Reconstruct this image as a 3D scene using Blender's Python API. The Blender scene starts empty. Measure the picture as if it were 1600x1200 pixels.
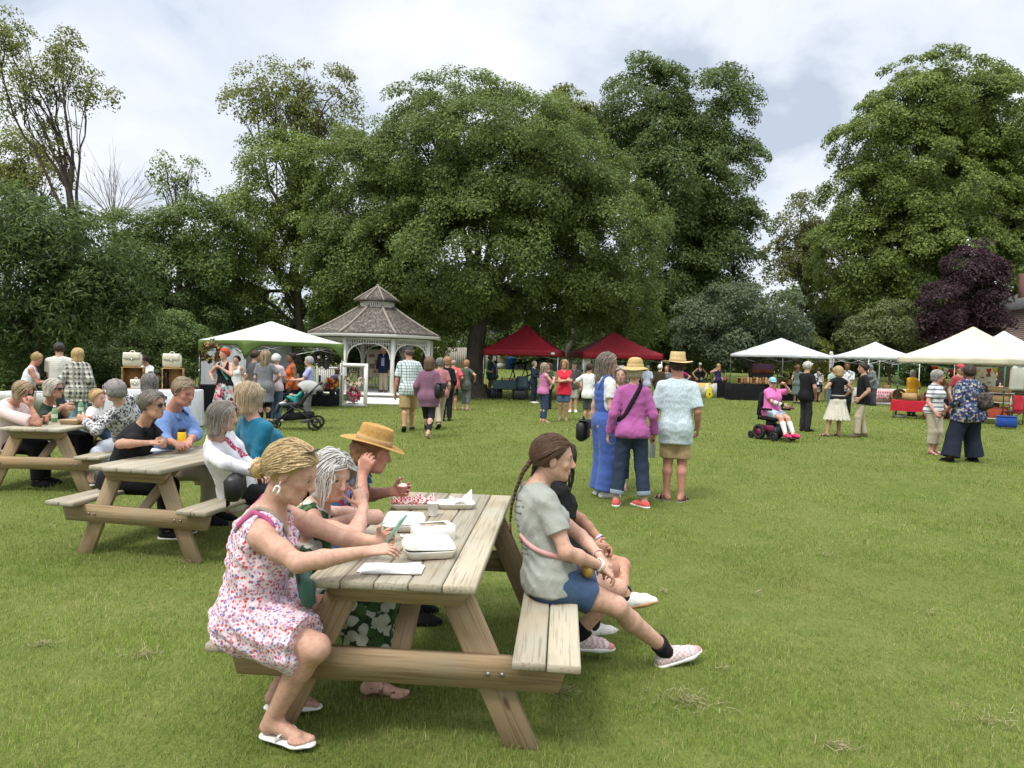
import bpy, math, random
import numpy as np
from mathutils import Vector, Matrix
R_ = math.radians
random.seed(7)
RNG = np.random.default_rng(11)
SC = bpy.context.scene
COL = SC.collection

# ---------------------------------------------------------------- camera
FPX = 1110.0            # focal length in pixels of the 1600 px wide photograph
CAM_H = 1.68
PITCH, ROLL = math.degrees(math.atan(40 / FPX)), 1.6
cam_data = bpy.data.cameras.new("camera")
cam_data.sensor_width = 36.0
cam_data.lens = 36.0 * FPX / 1600.0
cam_data.clip_start = 0.05
cam_data.clip_end = 2000.0
cam = bpy.data.objects.new("camera", cam_data)
COL.objects.link(cam)
cam.matrix_world = Matrix.Translation((0, 0, CAM_H)) @ Matrix.Rotation(R_(90 - PITCH), 4, 'X') @ Matrix.Rotation(R_(ROLL), 4, 'Z')
SC.camera = cam
CAMR = np.array(cam.matrix_world.to_3x3())

# ---------------------------------------------------------------- sky and sun
SUN_EL, SUN_AZ = 58.0, 215.0      # azimuth: direction the light comes from, degrees clockwise from +Y
world = bpy.data.worlds.new("World")
SC.world = world
world.use_nodes = True
wt = world.node_tree
wt.nodes.clear()
def wn(t, **kw):
    n = wt.nodes.new(t)
    for k, v in kw.items():
        if k in n.inputs.keys(): n.inputs[k].default_value = v
        else: setattr(n, k, v)
    return n
def wl(a, ao, b, bi): wt.links.new(a.outputs[ao], b.inputs[bi])
w_out = wn('ShaderNodeOutputWorld')
w_bg = wn('ShaderNodeBackground')
w_sky = wn('ShaderNodeTexSky', sky_type='NISHITA', sun_disc=False, sun_elevation=R_(SUN_EL), sun_rotation=R_(SUN_AZ), air_density=1.2, dust_density=1.6)
w_tc = wn('ShaderNodeTexCoord')
w_sep = wn('ShaderNodeSeparateXYZ'); wl(w_tc, 'Generated', w_sep, 0)
w_zc = wn('ShaderNodeMath', operation='MAXIMUM'); w_zc.inputs[1].default_value = 0.0; wl(w_sep, 'Z', w_zc, 0)
w_za = wn('ShaderNodeMath', operation='ADD'); w_za.inputs[1].default_value = 0.45; wl(w_zc, 0, w_za, 0)
w_dx = wn('ShaderNodeMath', operation='DIVIDE'); wl(w_sep, 'X', w_dx, 0); wl(w_za, 0, w_dx, 1)
w_dy = wn('ShaderNodeMath', operation='DIVIDE'); wl(w_sep, 'Y', w_dy, 0); wl(w_za, 0, w_dy, 1)
w_cmb = wn('ShaderNodeCombineXYZ'); wl(w_dx, 0, w_cmb, 'X'); wl(w_dy, 0, w_cmb, 'Y')
w_n1 = wn('ShaderNodeTexNoise', Scale=0.8, Detail=9.0, Roughness=0.52, Distortion=0.25); wl(w_cmb, 0, w_n1, 'Vector')
w_mp = wn('ShaderNodeMapping'); w_mp.inputs['Location'].default_value = (3.1, 7.7, 0); w_mp.inputs['Scale'].default_value = (1, 1.0, 1); wl(w_cmb, 0, w_mp, 'Vector')
w_n2 = wn('ShaderNodeTexNoise', Scale=3.0, Detail=9.0, Roughness=0.54, Distortion=0.25); wl(w_mp, 0, w_n2, 'Vector')
# cloud brightness
w_cr = wn('ShaderNodeValToRGB'); wl(w_n2, 'Fac', w_cr, 'Fac')
e = w_cr.color_ramp.elements
e[0].position = 0.36; e[0].color = (0.36, 0.41, 0.49, 1)
e[1].position = 0.63; e[1].color = (0.63, 0.645, 0.675, 1)
m_ = w_cr.color_ramp.elements.new(0.48); m_.color = (0.53, 0.57, 0.63, 1)
# blue gaps: the sky texture shows through the thin places of the cloud
w_gr = wn('ShaderNodeValToRGB'); wl(w_n1, 'Fac', w_gr, 'Fac')
w_gr.color_ramp.elements[0].position = 0.36; w_gr.color_ramp.elements[0].color = (0.32, 0.32, 0.32, 1)
w_gr.color_ramp.elements[1].position = 0.52; w_gr.color_ramp.elements[1].color = (0, 0, 0, 1)
w_sk = wn('ShaderNodeMix', data_type='RGBA', blend_type='MULTIPLY'); w_sk.inputs[0].default_value = 1.0
wl(w_sky, 0, w_sk, 6); w_sk.inputs[7].default_value = (0.11, 0.11, 0.11, 1)
w_mix = wn('ShaderNodeMix', data_type='RGBA')
wl(w_gr, 0, w_mix, 0); wl(w_cr, 0, w_mix, 6); wl(w_sk, 2, w_mix, 7)
# an overcast sky is brighter overhead than at the horizon
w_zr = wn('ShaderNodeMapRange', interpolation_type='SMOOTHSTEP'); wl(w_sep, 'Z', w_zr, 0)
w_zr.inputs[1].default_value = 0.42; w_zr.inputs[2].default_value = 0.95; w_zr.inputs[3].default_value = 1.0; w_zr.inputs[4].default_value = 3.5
w_wr = wn('ShaderNodeValToRGB'); wl(w_sep, 'Z', w_wr, 'Fac')
w_wr.color_ramp.elements[0].position = 0.42; w_wr.color_ramp.elements[0].color = (1, 1, 1, 1)
w_wr.color_ramp.elements[1].position = 0.80; w_wr.color_ramp.elements[1].color = (1.0, 0.955, 0.87, 1)
w_wm = wn('ShaderNodeMix', data_type='RGBA', blend_type='MULTIPLY'); w_wm.inputs[0].default_value = 1.0
wl(w_mix, 2, w_wm, 6); wl(w_wr, 0, w_wm, 7)
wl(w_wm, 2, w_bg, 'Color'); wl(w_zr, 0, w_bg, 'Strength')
wl(w_bg, 0, w_out, 'Surface')

sun_d = bpy.data.lights.new("sun", 'SUN')
sun_d.energy = 1.5
sun_d.angle = R_(11)
sun_d.color = (1.0, 0.95, 0.86)
sun_o = bpy.data.objects.new("sun", sun_d)
COL.objects.link(sun_o)
_a, _e = R_(SUN_AZ), R_(SUN_EL)
_dir = Vector((math.sin(_a) * math.cos(_e), math.cos(_a) * math.cos(_e), math.sin(_e)))
sun_o.rotation_euler = _dir.to_track_quat('Z', 'Y').to_euler()
SC.view_settings.view_transform = 'Standard'
SC.view_settings.look = 'None'
SC.view_settings.exposure = 0.70
SC.view_settings.gamma = 1.0
SC.cycles.use_denoising = True
SC.render.filter_size = 1.2
SC.cycles.max_bounces = 7
SC.cycles.diffuse_bounces = 4
SC.cycles.transparent_max_bounces = 6
SC.cycles.caustics_reflective = False
SC.cycles.caustics_refractive = False

# ---------------------------------------------------------------- projection and terrain
def V3(*a): return np.array(a, float)
def nrm(v):
    v = np.asarray(v, float)
    return v / (np.linalg.norm(v) + 1e-12)
def ray(u, v):
    d = CAMR @ np.array([(u - 800) / FPX, -(v - 600) / FPX, -1.0])
    return d
def px(u, v, y):
    """the point on the sight line of pixel (u, v) of the photograph at distance y"""
    d = ray(u, v)
    return np.array([0, 0, CAM_H]) + d * (y / d[1])
def sst(a, b, x):
    t = np.clip((x - a) / (b - a), 0, 1)
    return t * t * (3 - 2 * t)
def terr(x, y):
    x = np.asarray(x, float); y = np.asarray(y, float)
    return 0.010 * np.sin(x * .7 + 1) * np.sin(y * .5) * sst(4, 9, y) + 0.85 * sst(37, 58, y)
def gp(u, v):
    """ground point under pixel (u, v)"""
    d = ray(u, v); z = 0.0
    for _ in range(6):
        t = (z - CAM_H) / d[2]
        p = np.array([0, 0, CAM_H]) + d * t
        z = float(terr(p[0], p[1]))
    return p
def pz(u, v, z):
    d = ray(u, v)
    return np.array([0, 0, CAM_H]) + d * ((z - CAM_H) / d[2])
def gat(u, y):
    """ground point at column u (horizon level) and distance y"""
    x = px(u, 570, y)[0]
    return np.array([x, y, float(terr(x, y))])

# ---------------------------------------------------------------- objects
def tag(o, label=None, cat=None, group=None, kind=None):
    if label: o['label'] = label
    if cat: o['category'] = cat
    if group: o['group'] = group
    if kind: o['kind'] = kind
    return o
def empty(name, loc=(0, 0, 0), rz=0.0, label=None, cat=None, group=None):
    o = bpy.data.objects.new(name, None)
    o.empty_display_size = 0.1
    COL.objects.link(o)
    o.location = tuple(float(c) for c in loc)
    o.rotation_euler = (0, 0, rz)
    return tag(o, label, cat, group)
def mk(name, verts, faces, mat=None, parent=None, smooth=False, col=None, loc=None, rz=None):
    """faces: an (n,k) array or a list of them"""
    me = bpy.data.meshes.new(name)
    verts = np.ascontiguousarray(verts, dtype=np.float32)
    if isinstance(faces, np.ndarray): faces = [faces]
    faces = [np.asarray(f) for f in faces if len(f)]
    me.vertices.add(len(verts)); me.vertices.foreach_set('co', verts.ravel())
    nl = sum(f.size for f in faces); npoly = sum(len(f) for f in faces)
    me.loops.add(nl); me.loops.foreach_set('vertex_index', np.concatenate([f.ravel() for f in faces]).astype(np.int32))
    st = []; off = 0
    for f in faces:
        st.append(off + np.arange(len(f)) * f.shape[1]); off += f.size
    me.polygons.add(npoly)
    me.polygons.foreach_set('loop_start', np.concatenate(st).astype(np.int32))
    if smooth: me.polygons.foreach_set('use_smooth', np.ones(npoly, dtype=bool))
    me.update(calc_edges=True)
    if col is not None:
        a = me.color_attributes.new('col', 'FLOAT_COLOR', 'POINT')
        c = np.ones((len(verts), 4), np.float32); c[:, :3] = col
        a.data.foreach_set('color', c.ravel())
    if mat is not None:
        for m in (mat if isinstance(mat, (list, tuple)) else [mat]): me.materials.append(m)
    o = bpy.data.objects.new(name, me)
    COL.objects.link(o)
    if parent is not None: o.parent = parent
    if loc is not None: o.location = tuple(float(c) for c in loc)
    if rz is not None: o.rotation_euler = (0, 0, rz)
    return o
def copy_tree(o, parent=None):
    c = o.copy(); COL.objects.link(c)
    if parent is not None: c.parent = parent
    for ch in list(o.children): copy_tree(ch, c)
    return c

class MB:
    """collects boxes, bars, tubes, lathes and sheets into one mesh"""
    def __init__(s): s.v = []; s.f = {}; s.n = 0
    def add(s, v, *fs):
        v = np.asarray(v, float)
        for f in fs:
            f = np.asarray(f) + s.n
            s.f.setdefault(f.shape[1], []).append(f)
        s.v.append(v); s.n += len(v); return s
    def hexa(s, v, bev=0.0):
        return s.add(v, [[0, 3, 2, 1], [4, 5, 6, 7], [0, 1, 5, 4], [1, 2, 6, 5], [2, 3, 7, 6], [3, 0, 4, 7]])
    def box(s, c, size, M=None, bev=0.0):
        sx, sy, sz = (np.asarray(size) / 2)
        if bev > 0:
            v = []
            for z, k in ((-sz, bev), (-sz + bev, 0), (sz - bev, 0), (sz, bev)):
                a, b = sx - k, sy - k; q = bev * .6 if k == 0 else bev * .3
                v += [(-a + q, -b, z), (a - q, -b, z), (a, -b + q, z), (a, b - q, z), (a - q, b, z), (-a + q, b, z), (-a, b - q, z), (-a, -b + q, z)]
            v = np.array(v); f = []
            for r in range(3):
                for i in range(8): f.append([r * 8 + i, r * 8 + (i + 1) % 8, r * 8 + 8 + (i + 1) % 8, r * 8 + 8 + i])
            caps = [list(range(7, -1, -1)), list(range(24, 32))]
        else:
            v = np.array([(-sx, -sy, -sz), (sx, -sy, -sz), (sx, sy, -sz), (-sx, sy, -sz), (-sx, -sy, sz), (sx, -sy, sz), (sx, sy, sz), (-sx, sy, sz)])
        if M is not None: v = v @ np.asarray(M).T
        v = v + np.asarray(c)
        if bev > 0: return s.add(v, f, caps)
        return s.hexa(v)
    def bar(s, p0, p1, w, h, up=(0, 0, 1), bev=0.0):
        """a bar of section w x h from p0 to p1"""
        p0 = np.asarray(p0, float); p1 = np.asarray(p1, float)
        a = p1 - p0; L = np.linalg.norm(a); a = a / L
        x = nrm(np.cross(np.asarray(up, float), a)) if abs(np.dot(nrm(up), a)) < .999 else V3(1, 0, 0)
        z = np.cross(a, x)
        return s.box((p0 + p1) / 2, (w, L, h), np.stack([x, a, z], 1), bev)
    def tube(s, pts, r, n=8, cap=True):
        pts = np.asarray(pts, float); m = len(pts)
        r = np.broadcast_to(np.asarray(r, float), (m,))
        t = np.gradient(pts, axis=0); t /= np.linalg.norm(t, axis=1)[:, None] + 1e-12
        ref = V3(0, 0, 1) if abs(t[0][2]) < .9 else V3(1, 0, 0)
        x = nrm(np.cross(ref, t[0])); X = []
        for i in range(m):
            x = nrm(x - t[i] * np.dot(x, t[i])); X.append(x)
        X = np.array(X); Y = np.cross(t, X)
        a = np.arange(n) * 2 * math.pi / n
        v = pts[:, None, :] + r[:, None, None] * (np.cos(a)[None, :, None] * X[:, None, :] + np.sin(a)[None, :, None] * Y[:, None, :])
        i = np.arange(m - 1)[:, None] * n; j = np.arange(n)[None, :]; j2 = (j + 1) % n
        f = np.stack([i + j, i + j2, i + n + j2, i + n + j], -1).reshape(-1, 4)
        s.add(v.reshape(-1, 3), f)
        if cap and n > 2:
            b = s.n - m * n
            s.f.setdefault(n, []).append(np.array([list(range(b + n - 1, b - 1, -1)), list(range(b + (m - 1) * n, b + m * n))]))
        return s
    def lathe(s, prof, c=(0, 0, 0), n=24, M=None, wob=None, sx=1, sy=1):
        prof = np.asarray(prof, float); m = len(prof)
        a = np.arange(n) * 2 * math.pi / n
        v = np.zeros((m, n, 3))
        v[..., 0] = prof[:, 0, None] * np.cos(a) * sx; v[..., 1] = prof[:, 0, None] * np.sin(a) * sy; v[..., 2] = prof[:, 1, None]
        if wob is not None: v[..., 2] += wob(a)[None, :] * (prof[:, 0, None] / prof[:, 0].max()) ** 2
        v = v.reshape(-1, 3)
        if M is not None: v = v @ np.asarray(M).T
        v = v + np.asarray(c)
        i = np.arange(m - 1)[:, None] * n; j = np.arange(n)[None, :]; j2 = (j + 1) % n
        return s.add(v, np.stack([i + j, i + j2, i + n + j2, i + n + j], -1).reshape(-1, 4))
    def ball(s, c, r, n=12, M=None):
        r = np.broadcast_to(np.asarray(r, float), (3,))
        t = np.linspace(-math.pi / 2 + .02, math.pi / 2 - .02, max(5, n // 2 + 1))
        a = np.arange(n) * 2 * math.pi / n
        v = np.stack([np.cos(t)[:, None] * np.cos(a), np.cos(t)[:, None] * np.sin(a), np.broadcast_to(np.sin(t)[:, None], (len(t), n))], -1).reshape(-1, 3) * r
        if M is not None: v = v @ np.asarray(M).T
        i = np.arange(len(t) - 1)[:, None] * n; j = np.arange(n)[None, :]; j2 = (j + 1) % n
        return s.add(v + np.asarray(c), np.stack([i + j, i + j2, i + n + j2, i + n + j], -1).reshape(-1, 4))
    def grid(s, P):
        """P: (m,n,3) points of a sheet"""
        P = np.asarray(P, float); m, n = P.shape[:2]
        i = np.arange(m - 1)[:, None] * n; j = np.arange(n - 1)[None, :]
        return s.add(P.reshape(-1, 3), np.stack([i + j, i + j + 1, i + n + j + 1, i + n + j], -1).reshape(-1, 4))
    def build(s, name, mat, parent=None, smooth=False, loc=None, rz=None, solid=0.0, col=None):
        o = mk(name, np.concatenate(s.v), [np.concatenate(f) for f in s.f.values()], mat, parent, smooth, col, loc, rz)
        if solid:
            md = o.modifiers.new('thick', 'SOLIDIFY'); md.thickness = solid; md.offset = 0
        return o
def rotz(a): c, s = math.cos(a), math.sin(a); return np.array([[c, -s, 0], [s, c, 0], [0, 0, 1.0]])
def rotx(a): c, s = math.cos(a), math.sin(a); return np.array([[1, 0, 0], [0, c, -s], [0, s, c]])
def roty(a): c, s = math.cos(a), math.sin(a); return np.array([[c, 0, s], [0, 1, 0], [-s, 0, c]])

# ---------------------------------------------------------------- materials
class NT:
    def __init__(s, name):
        s.m = bpy.data.materials.new(name); s.m.use_nodes = True
        s.t = s.m.node_tree; s.t.nodes.clear()
        s.out = s.n('ShaderNodeOutputMaterial')
    def n(s, t, **kw):
        nd = s.t.nodes.new(t)
        for k, v in kw.items():
            if k in nd.inputs.keys(): nd.inputs[k].default_value = v
            else: setattr(nd, k, v)
        return nd
    def l(s, a, ao, b, bi): s.t.links.new(a.outputs[ao], b.inputs[bi]); return b
    def coord(s, scale=(1, 1, 1), rot=(0, 0, 0), which='Object', rnd=False):
        tc = s.n('ShaderNodeTexCoord'); mp = s.n('ShaderNodeMapping')
        mp.inputs['Scale'].default_value = scale; mp.inputs['Rotation'].default_value = rot
        s.l(tc, which, mp, 'Vector')
        if rnd:
            oi = s.n('ShaderNodeObjectInfo'); mu = s.n('ShaderNodeMath', operation='MULTIPLY'); mu.inputs[1].default_value = 37.0
            s.l(oi, 'Random', mu, 0); cb = s.n('ShaderNodeCombineXYZ')
            for k in range(3): s.l(mu, 0, cb, k)
            s.l(cb, 0, mp, 'Location')
        return mp
    def noise(s, vec, scale, detail=4, rough=.55, dist=0.0):
        nd = s.n('ShaderNodeTexNoise', Scale=scale, Detail=detail, Roughness=rough, Distortion=dist); s.l(vec, 0, nd, 'Vector'); return nd
    def ramp(s, src, out, stops, const=False):
        r = s.n('ShaderNodeValToRGB'); s.l(src, out, r, 'Fac')
        cr = r.color_ramp
        if const: cr.interpolation = 'CONSTANT'
        while len(cr.elements) > 1: cr.elements.remove(cr.elements[0])
        for i, (p, c) in enumerate(stops):
            e = cr.elements[0] if i == 0 else cr.elements.new(p)
            e.position = p; c = (c, c, c) if isinstance(c, (int, float)) else c; e.color = (*c, 1)
        return r
    def mix(s, fac, a, b, mode='MIX'):
        """fac, a, b: node / (node, out) / value"""
        m = s.n('ShaderNodeMix', data_type='RGBA', blend_type=mode)
        for i, q in ((0, fac), (6, a), (7, b)):
            if isinstance(q, tuple) and not isinstance(q[0], (int, float)): s.t.links.new(q[0].outputs[q[1]], m.inputs[i])
            elif hasattr(q, 'outputs'): s.t.links.new(q.outputs[2 if q.bl_idname == 'ShaderNodeMix' else 0], m.inputs[i])
            elif i == 0: m.inputs[0].default_value = q
            else: m.inputs[i].default_value = (*q, 1)
        return m
    def pri(s, col, rough=.6, bump=None, bstr=.2, bdist=.01, **kw):
        b = s.n('ShaderNodeBsdfPrincipled', Roughness=rough)
        b.inputs['Specular IOR Level'].default_value = kw.pop('spec', .35)
        for k, v in kw.items(): b.inputs[k].default_value = v
        if isinstance(col, tuple): b.inputs['Base Color'].default_value = (*col, 1)
        else: s.t.links.new(col.outputs[2 if col.bl_idname == 'ShaderNodeMix' else 0], b.inputs['Base Color'])
        if bump is not None:
            bp = s.n('ShaderNodeBump', Strength=bstr, Distance=bdist); s.l(bump, 0, bp, 'Height'); s.l(bp, 0, b, 'Normal')
        s.l(b, 0, s.out, 'Surface'); s.b = b
        return s.m
_MC = {}
def mc(key, fn):
    if key not in _MC: _MC[key] = fn()
    return _MC[key]
def sc3(c, k): return tuple(min(1.0, x * k) for x in c)
def M(color, rough=.6, var=.12, vs=9.0, bump=.0, spec=.35, metal=0.0, name='paint'):
    """plain surface with a little unevenness"""
    def f():
        t = NT(name); c = t.coord(); n = t.noise(c, vs, 5)
        r = t.ramp(n, 'Fac', [(.3, sc3(color, 1 - var)), (.7, sc3(color, 1 + var))])
        return t.pri(r, rough, n if bump else None, bump, .01, spec=spec, Metallic=metal)
    return mc((color, rough, var, vs, bump, spec, metal, name), f)
def cloth(color, pat=None, cols=(), s=1.0, rough=.85):
    """woven fabric; pat: None, floral, stripes, vstripes, plaid, grid, dots, mottle, checker"""
    def f():
        t = NT('fabric'); c = t.coord()
        fine = t.noise(c, 320, 2); mid = t.noise(c, 7, 4)
        base = t.ramp(mid, 'Fac', [(.3, sc3(color, .9)), (.7, sc3(color, 1.08))])
        if pat in ('floral', 'mottle', 'dots'):
            v = t.n('ShaderNodeTexVoronoi', Scale=34.0 / s, Randomness=.9)
            wp = t.noise(c, 26 / s, 3); ad = t.n('ShaderNodeVectorMath', operation='MULTIPLY_ADD')
            t.l(wp, 'Color', ad, 0); ad.inputs[1].default_value = (.018 * s,) * 3; t.l(c, 0, ad, 2); t.l(ad, 0, v, 'Vector')
            sep = t.n('ShaderNodeSeparateColor'); t.l(v, 'Color', sep, 0)
            k = len(cols); stops = [(i / k, cc) for i, cc in enumerate(cols)]
            pc = t.ramp(sep, 0, stops, True)
            rad = {'floral': .45, 'mottle': .62, 'dots': .33}[pat]
            msk = t.ramp(v, 'Distance', [(0, 1), (rad, 1), (rad + .05, 0)])
            m = t.mix(msk, base, pc)
            if pat == 'floral':
                ctr = t.ramp(v, 'Distance', [(0, 1), (.15, 1), (.18, 0)])
                m = t.mix(ctr, m, (.02, .015, .03))
                v2 = t.n('ShaderNodeTexVoronoi', Scale=63.0 / s); t.l(ad, 0, v2, 'Vector')
                s2 = t.n('ShaderNodeSeparateColor'); t.l(v2, 'Color', s2, 0)
                pc2 = t.ramp(s2, 1, stops[::-1] and [(i / k, cc) for i, cc in enumerate(reversed(cols))], True)
                mk2 = t.ramp(v2, 'Distance', [(0, .6), (.26, .6), (.32, 0)])
                m = t.mix(mk2, m, pc2)
            base = m
        elif pat in ('stripes', 'vstripes', 'plaid', 'grid', 'checker'):
            sep = t.n('ShaderNodeSeparateXYZ'); t.l(c, 0, sep, 0)
            def wave(src, out, per, duty):
                a = t.n('ShaderNodeMath', operation='MULTIPLY'); a.inputs[1].default_value = 1 / per; t.l(src, out, a, 0)
                b = t.n('ShaderNodeMath', operation='FRACT'); t.l(a, 0, b, 0)
                return t.ramp(b, 0, [(0, 1), (duty, 1), (duty + .04, 0), (.96, 0), (1, 1)])
            xy = t.n('ShaderNodeMath', operation='ADD'); t.l(sep, 0, xy, 0); t.l(sep, 1, xy, 1)
            if pat == 'stripes': base = t.mix(wave(sep, 2, .045 * s, .3), base, cols[0])
            elif pat == 'vstripes': base = t.mix(wave(xy, 0, .03 * s, .35), base, cols[0])
            elif pat == 'checker':
                ck = t.n('ShaderNodeTexChecker', Scale=1 / (.013 * s)); t.l(c, 0, ck, 'Vector'); base = t.mix((ck, 'Fac'), base, cols[0])
            else:
                d = .5 if pat == 'plaid' else .16
                w1, w2 = wave(sep, 2, .055 * s, d), wave(xy, 0, .055 * s, d)
                if pat == 'plaid':
                    base = t.mix(t.mix(.5, w1, w2), base, cols[0])
                    if len(cols) > 1: base = t.mix(wave(xy, 0, .11 * s, .12), base, cols[1]); base = t.mix(wave(sep, 2, .11 * s, .12), base, cols[1])
                else: base = t.mix(t.mix(1.0, w1, w2, 'LIGHTEN'), base, cols[0])
        fold = t.noise(t.coord((1.0, 1.0, .55), (.3, .5, .2)), 13, 3, .5, 1.4)
        hb = t.n('ShaderNodeMath', operation='MULTIPLY_ADD'); t.l(fold, 'Fac', hb, 0); hb.inputs[1].default_value = 5.0; t.l(fine, 'Fac', hb, 2)
        m = t.pri(base, rough, hb, .38, .008, spec=.2)
        t.b.inputs['Sheen Weight'].default_value = .12 if max(color) > .1 else .0
        return m
    return mc(('cloth', color, pat, tuple(cols), s, rough), f)
def skin_mat():
    def f():
        t = NT('skin'); a = t.n('ShaderNodeVertexColor', layer_name='col'); c = t.coord(); n = t.noise(c, 45, 4); n2 = t.noise(c, 260, 2)
        r = t.ramp(n, 'Fac', [(.28, (.86, .78, .75)), (.5, (1.0, .98, .97)), (.72, (1.12, 1.10, 1.09))])
        m = t.mix(1.0, (a, 'Color'), r, 'MULTIPLY')
        mt = t.pri(m, .56, n2, .2, .004, spec=.32)
        t.b.inputs['Subsurface Weight'].default_value = .06
        t.b.inputs['Subsurface Radius'].default_value = (.012, .005, .003)
        t.b.inputs['Subsurface Scale'].default_value = 1.0
        return mt
    return mc('skin', f)
def hair_mat():
    def f():
        t = NT('hair'); a = t.n('ShaderNodeVertexColor', layer_name='col'); c = t.coord((1, 1, .25)); n = t.noise(c, 90, 4, .7)
        r = t.ramp(n, 'Fac', [(.3, .75), (.7, 1.2)])
        m = t.mix(1.0, (a, 'Color'), r, 'MULTIPLY')
        return t.pri(m, .5, n, .15, .006, spec=.3)
    return mc('hair', f)
def lerp_(a, b, t): return tuple(x * (1 - t) + y * t for x, y in zip(a, b))
def wood(base, dark, axis=1, rough=.75, gray=None, name='wood'):
    def f():
        t = NT(name); s = [11.0, 11.0, 11.0]; s[axis] = .9
        c = t.coord(tuple(s), rnd=True)
        n = t.noise(c, 2.2, 6, .6, 1.2); c2 = t.coord((1, 1, 1), rnd=True); bl = t.noise(c2, 3.0, 3)
        s3 = [90.0] * 3; s3[axis] = 2.5; fine = t.noise(t.coord(tuple(s3), rnd=True), 1.0, 3)
        wv = t.n('ShaderNodeTexWave', wave_type='RINGS', Scale=.55, Distortion=5.0, Detail=2.0); wv.inputs['Detail Scale'].default_value = .8; t.l(c, 0, wv, 'Vector')
        col = t.ramp(wv, 'Fac', [(.1, sc3(base, 1.06)), (.75, base), (.97, lerp_(base, dark, .45))])
        col = t.mix(t.ramp(n, 'Fac', [(.45, 0), (.8, .4)]), col, dark)
        if gray: col = t.mix(t.ramp(bl, 'Fac', [(.34, .15), (.66, .9)]), col, gray)
        kc = t.coord(tuple(5.0 if i != axis else 1.9 for i in range(3)), rnd=True)
        v = t.n('ShaderNodeTexVoronoi', Scale=1.0); t.l(kc, 0, v, 'Vector')
        kn = t.ramp(v, 'Distance', [(0, .9), (.045, .8), (.08, 0)])
        col = t.mix(kn, col, sc3(dark, .38))
        col = t.mix(t.ramp(fine, 'Fac', [(.37, .5), (.47, 0)]), col, sc3(dark, .7))
        oi = t.n('ShaderNodeObjectInfo'); rr = t.ramp(oi, 'Random', [(0, .82), (1, 1.12)])
        col = t.mix(1.0, col, rr, 'MULTIPLY')
        return t.pri(col, rough, fine, .35, .004, spec=.2)
    return mc(('wood', base, dark, axis, gray, name), f)
WOOD_TOP = [wood((.375, .315, .22), (.23, .18, .115), a, gray=(.37, .345, .28)) for a in (0, 1, 2)]
WOOD_LEG = [wood((.36, .245, .135), (.23, .145, .07), a, gray=(.31, .24, .155)) for a in (0, 1, 2)]
WHITE = M((.78, .77, .74), .5, .05)
BLACK = M((.012, .012, .013), .5, .2)
DARKM = M((.03, .032, .035), .4, .2)
METAL = M((.45, .46, .47), .35, .1, metal=1.0)
# ================================================================ ground
def vnoise(x, y, s, seed=0):
    """smooth value noise"""
    r = np.random.default_rng(seed); T = r.random((64, 64))
    a, b = x / s, y / s
    i, j = np.floor(a).astype(int), np.floor(b).astype(int)
    fx, fy = a - i, b - j; fx = fx * fx * (3 - 2 * fx); fy = fy * fy * (3 - 2 * fy)
    g = lambda p, q: T[p % 64, q % 64]
    return (g(i, j) * (1 - fx) + g(i + 1, j) * fx) * (1 - fy) + (g(i, j + 1) * (1 - fx) + g(i + 1, j + 1) * fx) * fy
def build_ground():
    xs = np.concatenate([np.linspace(-600, -60, 10), np.linspace(-50, -9, 20), np.linspace(-8, 8, 65), np.linspace(9, 50, 20), np.linspace(60, 600, 10)])
    ys = np.concatenate([np.linspace(-60, 0, 6), np.linspace(1, 14, 53), np.linspace(15, 60, 46), np.linspace(70, 900, 14)])
    X, Y = np.meshgrid(xs, ys)
    P = np.stack([X, Y, terr(X, Y)], -1)
    t = NT('lawn'); c = t.coord(which='Object')
    n1 = t.noise(c, .55, 4, .6); n2 = t.noise(c, 3.2, 5, .65); n3 = t.noise(t.coord((1, .35, 1), which='Object'), 34, 4, .7); n4 = t.noise(c, 150, 3, .7)
    a = t.ramp(n2, 'Fac', [(.3, (.105, .140, .030)), (.5, (.150, .182, .042)), (.72, (.200, .214, .066))])
    a = t.mix(t.ramp(n1, 'Fac', [(.35, .0), (.68, .65)]), a, (.185, .200, .062))
    a = t.mix(t.ramp(n3, 'Fac', [(.36, .55), (.55, 0)]), a, (.080, .115, .024))
    a = t.mix(t.ramp(n4, 'Fac', [(.35, .5), (.52, 0)]), a, (.065, .098, .018))
    m = t.pri(a, .95, n3, .9, .05, spec=.1)
    g = MB().grid(P).build('lawn', m, smooth=True)
    tag(g, kind='structure')
build_ground()

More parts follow.
